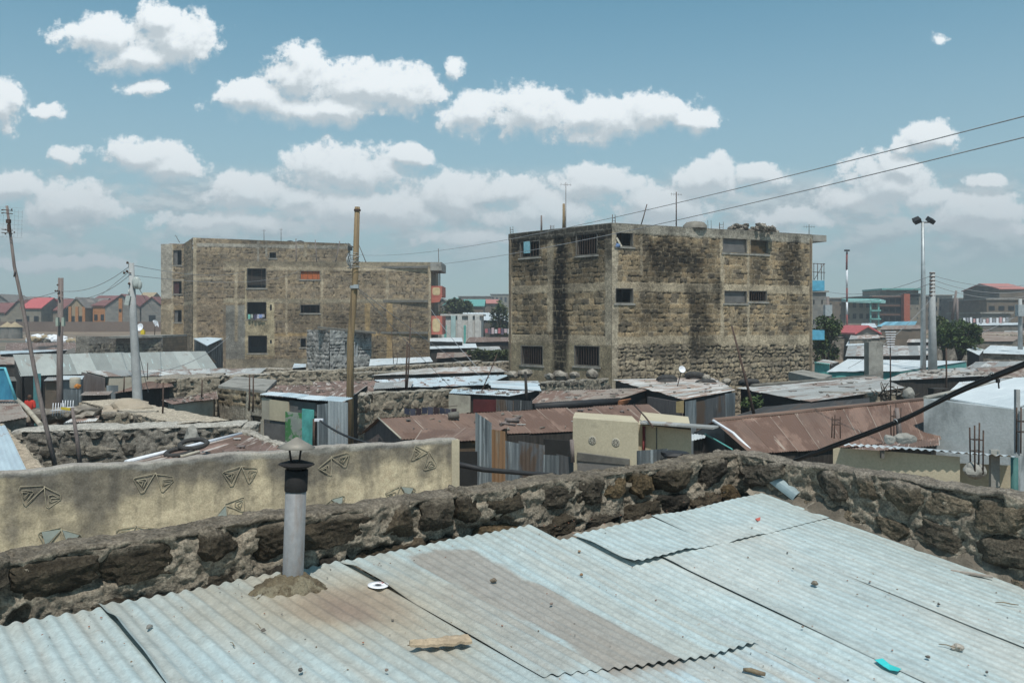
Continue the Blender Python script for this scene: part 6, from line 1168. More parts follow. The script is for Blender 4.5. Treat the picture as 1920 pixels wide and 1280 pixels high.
# lumps of concrete with bars
for px, py, Y, h, n, lb, s in ((1828, 868, 11.6, .52, 4, 'four starter bars rising from a concrete lump, behind the right parapet', 1), (1676, 812, 15.6, .5, 4, 'tall starter bars by the timber offcut, in front of the long rust roof', 0), (1564, 806, 15.2, .3, 3, 'thin tangled starter bars before the middle of the long rust roof', 0), (1914, 830, 12.2, .5, 3, 'starter bars at the far right edge of the view', 1)):
    rebar(px, py, Y, h, n, lb, .11)
for i, (px, py, Y, s, lb) in enumerate(((1828, 882, 11.7, (.28, .2, .2), 'concrete stump under the four starter bars'), (1697, 822, 15.3, (.36, .25, .17), 'round-edged concrete block lying before the long rust roof'), (1668, 824, 15.2, (.16, .2, .16), 'small dark concrete block left of the round-edged one'))):
    x = MB(); x.rock(P(px, py, Y), 1, i + 70, 3, tuple(v_ * .55 for v_ in s), .25, .1); x.build('concrete_block', m_conc, label=lb, cat='concrete block', group='concrete lumps behind the right parapet')
post('timber_offcut', 'upright grey split timber behind the concrete blocks', 'timber', P(1688, 830, 15.6), P(1681, 765, 15.6), .05, m_gwood)
# grey cement house
A, B = P(1732, 748, 19.0), P(1906, 768, 18.0); t = thing('cement_house', 'smooth grey cement house with a white roof and stained wall, far right', 'house', (A.x, A.y, 0)); bk = Vector((5.2, 5.4, 0)); x = MB(); x.hexa([Vector((p_.x, p_.y, 0)) for p_ in (A, B, B + bk, A + bk)] + [A, B, B + bk + Vector((0, 0, -.2)), A + bk + Vector((0, 0, -.2))]); x.build('wall', m_cement, t)
x = MB(); q_ = [A + Vector((.55, .3, .02)), B + Vector((-.05, .1, .02)), B + bk + Vector((0, 0, .12)), A + bk + Vector((0, 0, .12))]; x.hexa([p_ - Vector((0, 0, .03)) for p_ in q_] + q_); x.build('roof', m_wroof, t)
x = MB(); x.tube([A + Vector((.05, .05, .02)), A + bk * .5 + Vector((0, 0, .05)), A + bk * .96 + Vector((0, 0, .08))], .05, 6); x.build('roof_kerb', m_conc, t)
x = MB(); p_ = P(1908, 850, 17.2); x.box(P(1907, 790, 17.3), (.08, .08, 1.3)); x.box(P(1914, 812, 17.2), (.07, .05, .9)); x.build('split_posts', m_cpole, label='pale split posts leaning at the right corner of the grey cement house', cat='post')
# bright roofs, right
shack('white roof with a few ribs crossing the right edge of the view', (1772, 741, 26.2), (1960, 741, 26), (1990, 702, 35), (1800, 716, 32), m_wroof, m_hole)
t, c = shack('large white roof with a teal underside below the tall lamp mast', (1550, 697, 37.6), (1690, 696, 37.6), (1815, 677, 47), (1590, 673, 47), m_wroof, m_teal)
t, c = shack('flat grey roof littered with rubble at the foot of the lamp mast', (1655, 714, 33.5), (1900, 702, 36), (1835, 688, 42), (1705, 694, 40), m_groof, m_dark)
x = MB(); rg = random.Random(12)
for i in range(70):
    px = 1725 + rg.random() * 120; x.rock(P(px, 705 - (px - 1725) * .03 + rg.uniform(-5, 4), 36.6) + Vector((0, rg.uniform(-1, 1.5), 0)), rg.uniform(.05, .2), i, 1, (1.4, 1, .5), .5)
x.build('rubble_heap', M('pale_rubble', (.42, .39, .36), (.2, .18, .16), 1.5, bs=20), label='scattered pale rubble on the flat grey roof by the lamp mast', cat='rubble')
shack('brown muddy flat roof at the right edge, above the white ribbed one', (1850, 712, 34), (1990, 700, 36), (1970, 684, 42), (1830, 690, 40), m_brroof, m_dark)
shack('dark red shack with a grey tin roof right of the round green tree', (1812, 690, 41), (1960, 684, 42), (1960, 676, 46), (1830, 678, 45), m_groof, flat('dark_red_wall', (.10, .035, .03)))
shack('dazzling white roof behind the round green tree, right', (1838, 662, 58), (1960, 666, 56), (1960, 652, 68), (1858, 647, 70), m_wroof, m_stonep, zb=0)
shack('pointed white roof tip with a purple cloth, right of the tree', (1812, 655, 55), (1836, 666, 53), (1845, 655, 58), (1824, 650, 60), m_wroof, m_dark, name='small_shed', cat='shed')
shack('long pale roof strip behind the concrete stub pillar', (1585, 668, 52), (1745, 666, 53), (1740, 648, 66), (1590, 648, 66), m_groof, m_dark)
shack('thin white roof sliver left of the stub pillar, further back', (1586, 648, 70), (1640, 646, 71), (1625, 640, 80), (1590, 640, 80), m_wroof, m_dark, zb=.6)
t = thing('teal_shed', 'little teal shed touching the right foot of the stained building', 'shed', P(1545, 700, 39)); pz(t, 'wall', (1528, 679, 40), (1556, 682, 39.5), .0, m_teal, corr=True); pz(t, 'side', (1556, 682, 39.5), (1572, 679, 43), 0, m_hole); x = MB(); x.corr(P(1526, 680, 39.8), P(1558, 684, 39.3), P(1573, 678, 44), P(1545, 674, 44)); x.build('roof', m_groof, t)
t = thing('stub_pillar', 'unfinished square concrete pillar standing alone between the white roofs', 'pillar', P(1638, 705, 37)); x = MB(); p_ = P(1638, 641, 37); x.box((p_.x, p_.y, p_.z / 2), (.62, .5, p_.z)); x.build('shaft', m_conc, t)
post('rusty_stake', 'rusty stake rising from the grey roof right of the lamp mast foot', 'stake', P(1774, 730, 27), P(1774, 652, 27), .03, m_steel)
x = MB(); x.box(P(1760, 729, 26.8), (.5, .4, .05)); 
for sx in (-.22, .22): x.box(P(1760, 735, 26.8) + Vector((sx, 0, 0)), (.05, .35, .2))
x.build('low_bench', m_dark, label='low black bench-like frame on the rubble wall end, right', cat='bench')
x = MB(); rg = random.Random(31)
for i in range(16):
    a = P(rg.uniform(1640, 1700), rg.uniform(740, 752), 26.3); d = Vector((rg.uniform(-.5, .5), rg.uniform(-.2, .2), rg.uniform(.1, .55))); x.tube([a, a + d * .5 + Vector((.03, 0, .02)), a + d], [.03, .02, .01], 5)
x.build('branch_pile', m_bark, label='tangle of cut branches on the blackened rubble wall', cat='branches')
x = MB(); x.rock(P(1704, 739, 25.8), .19, 8, 3, (.9, .8, 1.1), .2); x.build('cement_lump', m_conc, label='large pale cement lump beside the cut branches', cat='cement lump')

# ------------------------------------------------------------------ left foreground rust roof with tyres
t, c = shack('rust-red roof with two tyres just behind the yellow plaster wall, left of the flue', (236, 868, 12.6), (600, 862, 12.9), (548, 838, 15.2), (452, 814, 16.3), m_rroof2, m_wall_back)
x = MB(); x.tube([P(236, 866, 12.55), P(452, 813, 16.3)], .035, 6); x.build('edge_strip', m_white, t)
tyre('upper of two tyres on the rust-red roof left of the flue, resting on the other', P(363, 839, 13.6) + Vector((0, 0, .06)), (.03, -.22, 1), .20, .036, 'two tyres left of the flue')
tyre('lower tyre, half under the other one, on the rust-red roof left of the flue', P(336, 847, 13.4) + Vector((0, 0, .0)), (-.05, -.16, 1), .19, .036, 'two tyres left of the flue')
post('short_plank', 'weathered plank end beside the two tyres', 'plank', P(338, 856, 13.2), P(374, 846, 13.4), .03, m_beige2)
wall('narrow grey wall sloping down beside the rust-red roof with tyres', (444, 802, 16.9), (536, 840, 14.6), w=.22, res=.03, relief=.04)
x = MB(); x.rock(P(360, 822, 15.9), .2, 3, 2, (.8, .6, 1.2), .4); x.build('mortar_lump', m_conc, label='grey mortar lump standing against the rubble wall above the tyres', cat='mortar')

RQ = [((497, 743, 22.4), (640, 757, 20.4), (690, 722, 28.5), (508, 722, 28.2)), ((602, 742, 26.5), (735, 731, 28.6), (700, 713, 33), (585, 716, 32)), ((752, 824, 18.0), (1272, 800, 20.3), (1215, 757, 22.6), (709, 784, 19.3)), ((993, 757, 24), (1166, 746, 25.4), (1228, 727, 30), (1018, 733, 28.4)),
      ((1150, 712, 35), (1282, 749, 24), (1378, 731, 28), (1335, 708, 36)), ((1380, 727, 29.6), (1521, 754, 24.4), (1700, 727, 29.2), (1642, 705, 36)), ((1655, 714, 33.5), (1900, 702, 36), (1835, 688, 42), (1705, 694, 40)), ((842, 737, 25.4), (955, 743, 24.4), (1005, 733, 27), (850, 729, 27.8)),
      ((322, 758, 22.5), (409, 747, 24.4), (406, 734, 27), (303, 751, 24.2)), ((738, 727, 30), (906, 722, 31.5), (958, 702, 37.5), (700, 712, 34)), ((236, 868, 12.6), (600, 862, 12.9), (548, 838, 15.2), (452, 814, 16.3))]
x = MB(); rg = random.Random(91)
for qi, q_ in enumerate(RQ):
    a, b, c_, d_ = [P(*k) for k in q_]
    for i in range(26):
        u, v = rg.uniform(.06, .94), rg.uniform(.08, .92); p_ = (a * (1 - u) + b * u) * (1 - v) + (d_ * (1 - u) + c_ * u) * v + Vector((0, 0, .035)); k = rg.random()
        if k < .6: x.rock(p_, rg.uniform(.02, .06) * (1 if qi != 10 else .4), i, 1, (1.4, 1, .6), .5, rg.random() * 3, mi=rg.randrange(3))
        elif k < .85: an = rg.uniform(0, 3.1); L = rg.uniform(.12, .4) * (1 if qi != 10 else .5); dd = Vector((math.cos(an), math.sin(an), 0)) * L; x.tube([p_ - dd / 2, p_ + dd / 2], rg.uniform(.008, .018), 4, mi=rg.randrange(3))
        else: x.box(p_, (rg.uniform(.06, .2), rg.uniform(.05, .15), .012), rg.uniform(0, 3), mi=rg.randrange(4))
x.build('roof_litter', [m_stonep, m_dconc, m_gwood, flat('pale_scrap', (.45, .44, .42))], label='stones, sticks and scraps scattered over the low lane roofs', cat='litter', kind='stuff')

# ------------------------------------------------------------------ poles and masts
def utility_pole(label, cat, pts, r, mat, kind='utility_pole', group=None):
    t = thing(kind, label, cat, pts[0], group); x = MB(); x.tube(pts, r, 12); x.build('shaft', mat, t); return t
b = P(655, 830, 22); b.z = 0; t = utility_pole('stout yellow-brown timber pole wrapped with wire near its middle, left of centre', 'pole', [b, P(657, 640, 22), P(666, 520, 22), P(670, 388, 22)], [.105, .09, .082, .068], m_pole)
x = MB(); 
for k in range(9):
    c_ = P(663, 476 + k * 3.2, 22); x.ring(c_, (.2 * math.sin(k * 2), .2 * math.cos(k), 1), .125 + .02 * (k % 3), .007, 20, 5)
for k in range(3): x.ring(P(655, 490, 21.9), (1, .3 * k - .3, .2), .14 + .03 * k, .008, 20, 5)
x.build('wire_coils', m_galv, t)
x = MB(); x.lathe(P(664, 541, 22), [(.11, 0), (.115, .04), (.11, .08)], 12); x.box(P(668, 537, 21.9), (.12, .1, .1)); x.build('clamp', m_galv, t)
x = MB(); x.lathe(P(670, 396, 22), [(.088, 0), (.09, .03), (.088, .05)], 12); x.build('top_band', m_steel, t)
b = P(258, 747, 24); b2 = b.copy(); b2.z = 0; t = utility_pole('tapered pale concrete pole with two bulging street-lamp boxes, left', 'pole', [P(264, 830, 24) * 1, P(258, 747, 24), P(250, 600, 24), P(246, 493, 24)], [.155, .135, .10, .075], m_cpole)
m_lampglass = flat('cloudy_lamp_cover', (.42, .46, .44), .3)
x = MB(); x.rock(P(256, 530, 23.9), .12, 2, 3, (1.0, .8, 1.5), .08, smooth=True); x.rock(P(262, 534, 23.9), .09, 4, 3, (.7, .7, 1.5), .08, smooth=True); x.build('lamp_box', m_lampglass, t)
x = MB(); x.box(P(240, 563, 23.9), (.12, .1, .27), tilt=(0, .2)); x.tube([P(242, 552, 23.9), P(241, 543, 23.9)], .02, 6); x.build('junction_box', m_lampglass, t)
x = MB()
for px, py in ((239, 495), (238, 511), (233, 514), (242, 534)): x.lathe(P(px, py, 23.9), [(0, 0), (.03, .01), (.035, .04), (.02, .07), (0, .075)], 10)
x.tube([P(246, 512, 23.9), P(237, 510, 23.9)], .012, 5); x.build('insulators', m_steel, t)
t = utility_pole('weathered purplish timber pole with small boxes halfway up, second pole from the left', 'pole', [P(113, 830, 26), P(112, 700, 26), P(114, 521, 26)], [.10, .09, .075], m_gwood)
for px in (108, 119):
    x = MB(); x.box(P(px, 603, 25.8), (.07, .1, .26)); x.build('meter_box', flat('pale_green_box', (.36, .42, .36)), t)
x = MB()
for px, py in ((108, 536), (108, 547), (104, 547), (109, 552)): x.lathe(P(px, py, 25.8), [(0, 0), (.025, .01), (.03, .04), (0, .06)], 8)
x.build('insulators', m_steel, t)
t = utility_pole('slender crooked aerial pole leaning left at the left edge, with a grid aerial', 'aerial', [P(106, 885, 14), P(82, 780, 14), P(64, 690, 14), P(40, 560, 14), P(27, 500, 14), P(13, 386, 14)], [.038, .036, .032, .028, .024, .02], m_gwood, kind='aerial_pole')
x = MB(); x.box(P(16, 415, 13.95), (.06, .05, .06)); x.box(P(17, 428, 13.95), (.04, .04, .13)); x.build('aerial_clamp', m_steel, t)
x = MB()
for py in (394, 400, 431, 437): x.tube([P(3, py - 1, 13.9), P(24, py + 1, 13.9)], .006, 4)
for px, py in ((4, 395), (22, 394), (10, 432), (27, 437), (10, 440), (4, 401)): x.lathe(P(px, py, 13.9), [(0, 0), (.012, .005), (.012, .02), (0, .025)], 6)
x.build('dipole_rods', m_steel, t)
x = MB()
for k in range(7): x.tube([P(0 + k * 7, 388 + k * 1.1, 14.2), P(-2 + k * 7, 445, 14.2)], .0018, 3, caps=False)
for k in range(8): x.tube([P(-3, 388 + k * 8, 14.2), P(43, 390 + k * 8, 14.2)], .0018, 3, caps=False)
x.build('reflector_grid', m_galv, t)
x = MB(); x.tube([P(28, 505, 13.95), P(26, 519, 13.95)], .01, 5); x.build('side_peg', m_gwood, t)
# high lamp mast
t = thing('lamp_mast', 'tall slim steel mast with two black floodlights on top, right', 'floodlight mast', P(1731, 706, 40)); x = MB(); x.tube([P(1731, 712, 40), P(1731, 520, 40), P(1730, 417, 40)], [.13, .10, .065], 12); x.build('mast', m_galv, t)
x = MB(); c_ = P(1730, 417, 40); x.tube([c_ + Vector((-.35, 0, 0)), c_ + Vector((.35, 0, 0))], .03, 6); x.build('cross_arm', m_steel, t)
for sx in (-1, 1): x = MB(); x.box(c_ + Vector((sx * .32, -.1, .08)), (.30, .34, .20), tilt=(.5, sx * .45)); x.build('floodlight', m_black, t)
t = thing('lamp_mast', 'distant red and white banded mast with a flat floodlight ring, right of the stained building', 'floodlight mast', P(1588, 622, 140)); x = MB()
m_rw = flat('red_band', (.22, .06, .05)); ws = [(622, 590, 0), (590, 566, 1), (566, 540, 0), (540, 506, 1), (506, 472, 0)]
for a, b_, k in ws: x = MB(); x.tube([P(1588 + (566 - a) * -.01, a, 140), P(1588, b_, 140)], .16, 8); x.build('mast_band', m_white if k else m_rw, t)
x = MB(); x.lathe(P(1588, 471, 140), [(.0, 0), (.45, 0), (.45, .25), (0, .25)], 12); x.build('lamp_ring', m_black, t)
t = utility_pole('thick grey pole with stub pegs at its top, just right of the tall lamp mast', 'pole', [P(1749, 712, 38), P(1748, 600, 38), P(1748, 510, 38)], [.20, .15, .11], m_cpole)
x = MB()
for k in range(7): py = 512 + k * 7; x.tube([P(1743, py, 37.9), P(1753, py, 37.9)], .03, 5)
x.build('pegs', m_steel, t)
post('thin_black_stake', 'long dark pole leaning left in front of the stained stone building', 'pole', P(1417, 792, 21), P(1372, 611, 21), [.045, .035, .02], m_steel)
aerial('thin aerial pole with a comb of white rods, standing on the broad pale grey roof', P(1670, 752, 26), P(1669, 618, 26), 0, .022, .1)
x = MB()
for k in range(7): w = 10 - k * .6; x.box(P(1670, 622 + k * 4.6, 25.9), (w * 2 / 1600 * 26, .03, .022))
x.build('comb_aerial', m_white, label='white comb aerial of flat rods on the thin pole, right of the stub pillar', cat='aerial')
for a, b_, lb in (((762, 745, 27), (770, 598, 27), 'pair of dark poles tied together standing right of the large timber pole'), ((738, 682, 46), (733, 612, 46), 'lone dark stake before the brown building, left of the tied poles'), ((744, 683, 45.8), (746, 660, 45.8), 'short stub stake right of the lone dark stake'), ((900, 740, 26), (932, 664, 26), 'thin stick leaning right over the sky-blue roof'), ((1224, 800, 15.5), (1188, 758, 18), 'thin dark stake by the beige lean-to')):
    post('stake', lb, 'stake', P(*a), P(*b_), .018 if a[0] != 762 else .025, m_steel, group='dark stakes among the roofs')
x = MB(); x.tube([P(760, 745, 27.1), P(764, 640, 27.1)], .03, 6); x.build('stake', m_steel, label='shorter of the two tied poles right of the large timber pole', cat='stake', group='dark stakes among the roofs')
for px, y0, y1, Y, lb in ((305, 775, 717, 20, 'rusty stake rising from the sandy-topped wall'), (467, 770, 702, 21, 'left of two dark stakes before the brown stone house'), (474, 772, 702, 21, 'right of two dark stakes before the brown stone house'), (378, 745, 712, 24, 'thin stake on the narrow tilted rusty roof'), (276, 712, 680, 30, 'thin black aerial mast beside the concrete pole'), (232, 734, 705, 26, 'orange-brown stake on the brown lean-to roof')):
    post('stake', lb, 'stake', P(px, y0, Y), P(px + 1, y1, Y), .022 if px != 276 else .016, m_steel, group='stakes in the left yards')
for px, y0, y1, Y, lb in ((1913, 655, 560, 60, 'slim concrete pole with a box at the right edge, beyond the white roofs'), (1785, 600, 545, 90, 'leaning dark pole behind the round green tree'), (1795, 615, 560, 95, 'thin pale pole behind the round tree, right of the leaning one'), (1552, 670, 556, 62, 'timber pole with a meter box right of the stained building')):
    lean = 8 if px == 1785 else 0; t = utility_pole(lb, 'pole', [P(px, y0, Y), P(px + lean, y1, Y)], [.16, .11], m_gwood if px != 1913 else m_cpole, group='poles on the right skyline')
    if px in (1913, 1552): x = MB(); x.box(P(px, 582, Y - .3), (.5, .4, .8)); x.build('pole_box', m_galv, t)

# ------------------------------------------------------------------ wires
def wire(label, a, b, sag, r=.012, n=24, group='overhead wires', name='overhead_wire', mat=None, cat='wire'):
    a, b = Vector(a), Vector(b); x = MB(); x.tube([a.lerp(b, i / n) - Vector((0, 0, 4 * sag * (i / n) * (1 - i / n))) for i in range(n + 1)], r, 5, caps=False); return x.build(name, mat or m_steel, label=label, cat=cat, group=group)
m_wire = flat('grey_wire', (.30, .31, .32), .6)
wire('upper of two long overhead wires crossing the sky to the upper right', P(672, 478, 76), P(1980, 203, 13.5), .75, .011, mat=m_wire)
wire('lower of two long overhead wires crossing the sky to the upper right', P(672, 500, 76), P(1980, 243, 13.5), .8, .011, mat=m_wire)
for i, (a, b_, sg, lb) in enumerate(((P(667, 537, 22), P(905, 706, 33), .1, 'wire running down to the right from the clamp of the large timber pole'), (P(667, 537, 22), P(845, 725, 29), .05, 'steeper wire running down to the right from the timber pole clamp'),     (P(239, 512, 24), P(190, 553, 60), .0, 'thick service wire going left from the concrete pole'), (P(245, 497, 24), P(113, 545, 26), .25, 'upper wire between the concrete pole and the purplish timber pole'), (P(245, 514, 24), P(113, 556, 26), .3, 'lower wire between the concrete pole and the purplish timber pole'), (P(113, 545, 26), P(-60, 562, 30), .2, 'wire leaving the purplish timber pole towards the left edge'),
    (P(247, 497, 24), P(460, 508, 60), .3, 'upper wire from the concrete pole passing the brown buildings'), (P(247, 516, 24), P(560, 508, 70), .5, 'lower wire from the concrete pole passing the brown buildings'), (P(258, 650, 24), P(278, 735, 25), .0, 'black stay wire beside the foot of the concrete pole'), (P(240, 704, 24), P(430, 630, 40), .4, 'slack cable over the low bright shack, left'), (P(258, 536, 24), P(300, 590, 60), .2, 'thin wire running down right from the lamp boxes'),
    (P(1748, 516, 38), P(1985, 520, 45), .5, 'top wire between the grey pegged pole and the right edge'), (P(1748, 524, 38), P(1985, 528, 45), .6, 'second wire between the grey pegged pole and the right edge'), (P(1748, 534, 38), P(1985, 538, 45), .6, 'third wire between the grey pegged pole and the right edge'), (P(1748, 516, 38), P(1545, 545, 60), .5, 'top wire between the grey pegged pole and the stained building'), (P(1748, 530, 38), P(1545, 560, 60), .5, 'lower wire between the grey pegged pole and the stained building'),
    (P(1746, 560, 38), P(1590, 690, 38), .3, 'wire falling left from the grey pegged pole'), (P(808, 580, 74), P(905, 700, 45), .2, 'wire falling right from the coral balconies'), (P(1910, 590, 60), P(1800, 640, 60), .1, 'wire from the boxed pole at the right edge'))):
    wire(lb, a, b_, sg, .003 + .00025 * a.y, 14, 'thin service wires', mat=m_wire)
t = thing('cable_bundle', 'thick bundle of black cables sweeping up across the right side in front of the roofs', 'cable', P(1545, 848, 9.6)); pa_ = [P(1480, 866, 10.4), P(1545, 845, 9.6), P(1690, 787, 8.2), P(1800, 732, 7.3), P(1925, 680, 6.4), P(1990, 648, 6.0)]
def spl(pts, n=10):
    o = []
    for i in range(len(pts) - 1):
        p0, p1, p2, p3 = pts[max(0, i - 1)], pts[i], pts[i + 1], pts[min(len(pts) - 1, i + 2)]
        for k in range(n): s = k / n; o.append(.5 * ((2 * p1) + (p2 - p0) * s + (2 * p0 - 5 * p1 + 4 * p2 - p3) * s * s + (3 * p1 - p0 - 3 * p2 + p3) * s ** 3))
    return o + [pts[-1]]
for k in range(4):
    x = MB(); pp = spl([p_ + Vector((0, 0, .014 * math.cos(k * 1.6 + i) + (.008 * k if i == 1 else 0))) + Vector((0, .013 * math.sin(k * 1.6 + i), 0)) for i, p_ in enumerate(pa_)]); x.tube(pp, .0105 if k else .015, 7); x.build('cable', m_black, t)
x = MB(); 
for px, py, Y in ((1680, 791, 8.27), (1776, 744, 7.5), (1862, 705, 6.83)): x.ring(P(px, py, Y), (1, .2, .45), .03, .005, 14, 5)
x.build('cable_tie', m_galv, t); x = MB(); x.tube([P(1871, 706, 6.8), P(1873, 728, 6.8)], .006, 5); x.box(P(1871, 714, 6.8), (.025, .02, .03)); x.build('hanging_clamp', m_black, t)
wire('black cable sagging from the white insulator box over the yellow plaster wall', P(600, 788, 17.4), P(712, 834, 12.4), .08, .022, 12, None, 'cable', m_black, 'cable')

# ------------------------------------------------------------------ trees and bushes
def tree(label, px, py0, Y, rad, sc, cz, n, seed, mat, size=.13, zb=0, group='trees among the roofs', name='leafy_tree', lobes=1):
    b = Vector(((px - 960) / F * Y, Y, zb)); t = thing(name, label, 'tree', b, group); c = Vector((b.x, b.y, cz)); x = MB(); x.tube([b, b + Vector((.1, 0, (cz - zb) * .5)), c], [.16, .12, .06], 8); rg = random.Random(seed)
    for k in range(6):
        a = rg.uniform(0, 6.28); q_ = c + Vector((math.cos(a) * rad * sc[0] * .6, math.sin(a) * rad * sc[1] * .6, rg.uniform(-.1, .5) * rad * sc[2])); x.tube([b + Vector((.1, 0, (cz - zb) * .55)), (b + q_) / 2 + Vector((0, 0, (cz - zb) * .3)), q_], [.08, .05, .02], 6)
    x.build('trunk', m_bark, t); x = MB(); leaves(x, c, rad, n, size, seed, sc); x.build('crown', mat, t); return t
tree('round dark green tree right of the grey pegged pole', 1796, 665, 58, 1.9, (1.0, .9, .70), 3.6, 6500, 5, m_leaf, .12)
tree('small bush-like tree touching the left of the grey pegged pole', 1768, 600, 60, 1.0, (.8, .8, 1.0), 4.2, 1600, 8, m_leaf2, .12)
tree('tall green tree just right of the stained stone building', 1545, 672, 60, 1.75, (.85, .8, 1.15), 3.3, 5500, 11, m_leaf, .13)
tree('tree in front of the teal-roofed house between the two big buildings', 853, 600, 120, 3.0, (1.0, .8, .62), 6.2, 3200, 15, m_leaf2, .26, 2.3)
tree('thin tree right of the pillared white building', 938, 610, 100, 1.9, (.7, .7, 1.3), 4.8, 1500, 17, m_leaf2, .2, 1.9)
t = thing('shrub_row', 'row of weedy olive shrubs left of the stained building foot', 'shrubs', P(920, 678, 58)); x = MB()
for k in range(7): leaves(x, P(888 + k * 11, 668 - 3 * (k % 2), 58), .55, 420, .10, 20 + k, (1.1, .8, .9))
x.build('foliage', m_leaf2, t)

# ------------------------------------------------------------------ far: houses and blocks
def quadbox(x, a, b, dep, z0, z1):
    d = (b - a).normalized(); n = Vector((-d.y, d.x, 0)) * dep; q_ = [Vector((p_.x, p_.y, z0)) for p_ in (a, b, b + n, a + n)]; x.hexa(q_ + [Vector((p_.x, p_.y, z1)) for p_ in q_])
def block(label, x0, x1, ytop, Y, dep, wallm, storeys, bays, group=None, roofm=None, yb=None, wm=None, name='apartment_block', slabs=None, win=(.5, .45), recess=True, cat='building', parapet=0):
    a, b = P(x0, ytop, Y), P(x1, ytop, Y); zb = gz(0, Y) - .3 if yb is None else P(x0, yb, Y).z; zt = a.z; t = thing(name, label, cat, ((a.x + b.x) / 2, Y, zb), group); x = MB(); quadbox(x, a, b, dep, zb, zt); x.build('wall', wallm, t)
    sh = (zt - zb - parapet) / storeys; bw_ = (b.x - a.x) / bays
    for s in range(storeys):
        for k in range(bays):
            w, h = bw_ * win[0] / 2, sh * win[1] / 2; cx = a.x + bw_ * (k + .5); cz = zb + sh * (s + .52); x = MB(); x.box((cx, Y - .02, cz), (2 * w, .10, 2 * h)); x.build('window', wm or m_glass, t)
    if slabs:
        x = MB()
        for s in range(1, storeys + 1): x.box(((a.x + b.x) / 2, Y - .35, zb + sh * s), (b.x - a.x + .05, .9, .22))
        x.build('balcony_slabs', slabs, t)
    x = MB(); q_ = ((a.x + b.x) / 2, Y + dep / 2, zt + .1); x.box(q_, (b.x - a.x + .5, dep + .5, .2)); x.build('roof', roofm or m_conc, t); return t, a, b, zb, zt
def ghouse(label, x0, x1, ye, yr, Y, dep, roofm, wallm, group='houses of the far estate', gable=False, wins=2, zb=None, name='estate_house', wm=None, cat='house'):
    a, b = P(x0, ye, Y), P(x1, ye, Y); zr = P(x0, yr, Y).z; ze = a.z; zb = gz(0, Y) - .3 if zb is None else zb; t = thing(name, label, cat, ((a.x + b.x) / 2, Y, zb), group); x = MB(); quadbox(x, a, b, dep, zb, ze)
    m = (a + b) / 2; o = Vector((0, dep, 0)); e = Vector((.25, 0, 0)); f_ = Vector((0, .3, 0))
    if gable: x.poly([a, b, Vector((m.x, m.y, zr))]); x.poly([b + o, a + o, Vector((m.x, m.y + dep, zr))])
    else: mz = Vector((0, dep / 2, zr - ze)); x.poly([a + o, a, a + mz]); x.poly([b, b + o, b + mz])
    x.build('wall', wallm, t); x = MB(); th = Vector((0, 0, .15))
    if gable:
        r0, r1 = Vector((m.x, m.y, zr + .12)) - f_, Vector((m.x, m.y + dep, zr + .12)) + f_
        for p_, s in ((a, -1), (b, 1)):
            q_ = [p_ - f_ + e * s, p_ + o + f_ + e * s, r1, r0]; x.hexa([v_ - th for v_ in q_] + q_)
    else:
        r0, r1 = a + Vector((0, dep / 2, zr - ze + .12)) - e, b + Vector((0, dep / 2, zr - ze + .12)) + e
        for p0, p1, s in ((a, b, -1), (a + o, b + o, 1)):
            q_ = [p0 - e + f_ * s, p1 + e + f_ * s, r1, r0]; x.hexa([v_ - th for v_ in q_] + q_)
    x.build('roof', roofm, t)
    for k in range(wins):
        cx = a.x + (b.x - a.x) * (k + .5) / wins; x = MB(); x.box((cx, Y - .02, zb + (ze - zb) * .55), (min(1.2, (b.x - a.x) / wins * .5), .1, 1.1)); x.build('window', wm or m_glass, t)
    return t, a, b, zb
m_redr = M('far_red_roof', (.20, .085, .08), (.155, .07, .065), .8, bs=6); m_pinkr = flat('far_pink_roof', (.50, .12, .12), .6); m_greyr = M('far_grey_roof', (.20, .18, .165), (.15, .135, .125), .8, bs=6); m_tealr = flat('far_teal_roof', (.14, .36, .33), .6); m_tanr = flat('far_tan_roof', (.38, .30, .19), .7); m_bluer = flat('far_blue_roof', (.13, .33, .42), .6); m_pk2 = flat('far_salmon_roof', (.48, .20, .17), .7)
m_gw = M('far_block_wall', (.24, .22, .18), (.18, .165, .135), .5, bs=4, brick=(.8, .4, (.8, .8, .8))); m_gw2 = M('far_grey_wall', (.21, .205, .19), (.165, .16, .15), .5, bs=4, brick=(.8, .4, (.8, .8, .8))); m_tw = flat('far_tan_wall', (.32, .255, .17)); m_ow = flat('far_orange_wall', (.40, .18, .07)); m_bw = M('far_brown_wall', (.165, .135, .105), (.12, .10, .08), .5, bs=4, brick=(.8, .4, (.8, .8, .8))); m_whw = flat('far_white_wall', (.52, .52, .50))
ghouse('grey gabled house with a dark roof, cut by the left edge', -25, 24, 571, 552, 168, 8, m_greyr, m_gw2, gable=True, wins=1)
ghouse('low house with a long dull red roof slope at the left edge', -20, 38, 585, 568, 160, 8, m_redr, m_gw, wins=2)
ghouse('broad grey gable wall left of the salmon-pink roof', 12, 60, 588, 562, 158, 9, m_redr, m_gw, gable=True, wins=1)
t = ghouse('house with a vivid salmon-pink roof between the two leaning poles', 42, 77, 577, 558, 156, 8, m_pinkr, m_gw, wins=2)
ghouse('grey-roofed house rising behind the salmon-pink one', 28, 72, 566, 556, 176, 8, m_greyr, m_bw, wins=2)
ghouse('long dark red roofed house with a wide dark porch opening', 62, 116, 581, 560, 160, 9, m_redr, m_gw, wins=1, wm=m_hole)
ghouse('red roofed house behind the purplish timber pole', 104, 136, 578, 560, 164, 8, m_redr, m_gw, wins=2)
t, a, b, zb = ghouse('tan gabled house with orange pilasters, right of the purplish pole', 128, 160, 577, 558, 158, 9, m_greyr, m_tw, gable=True, wins=2)
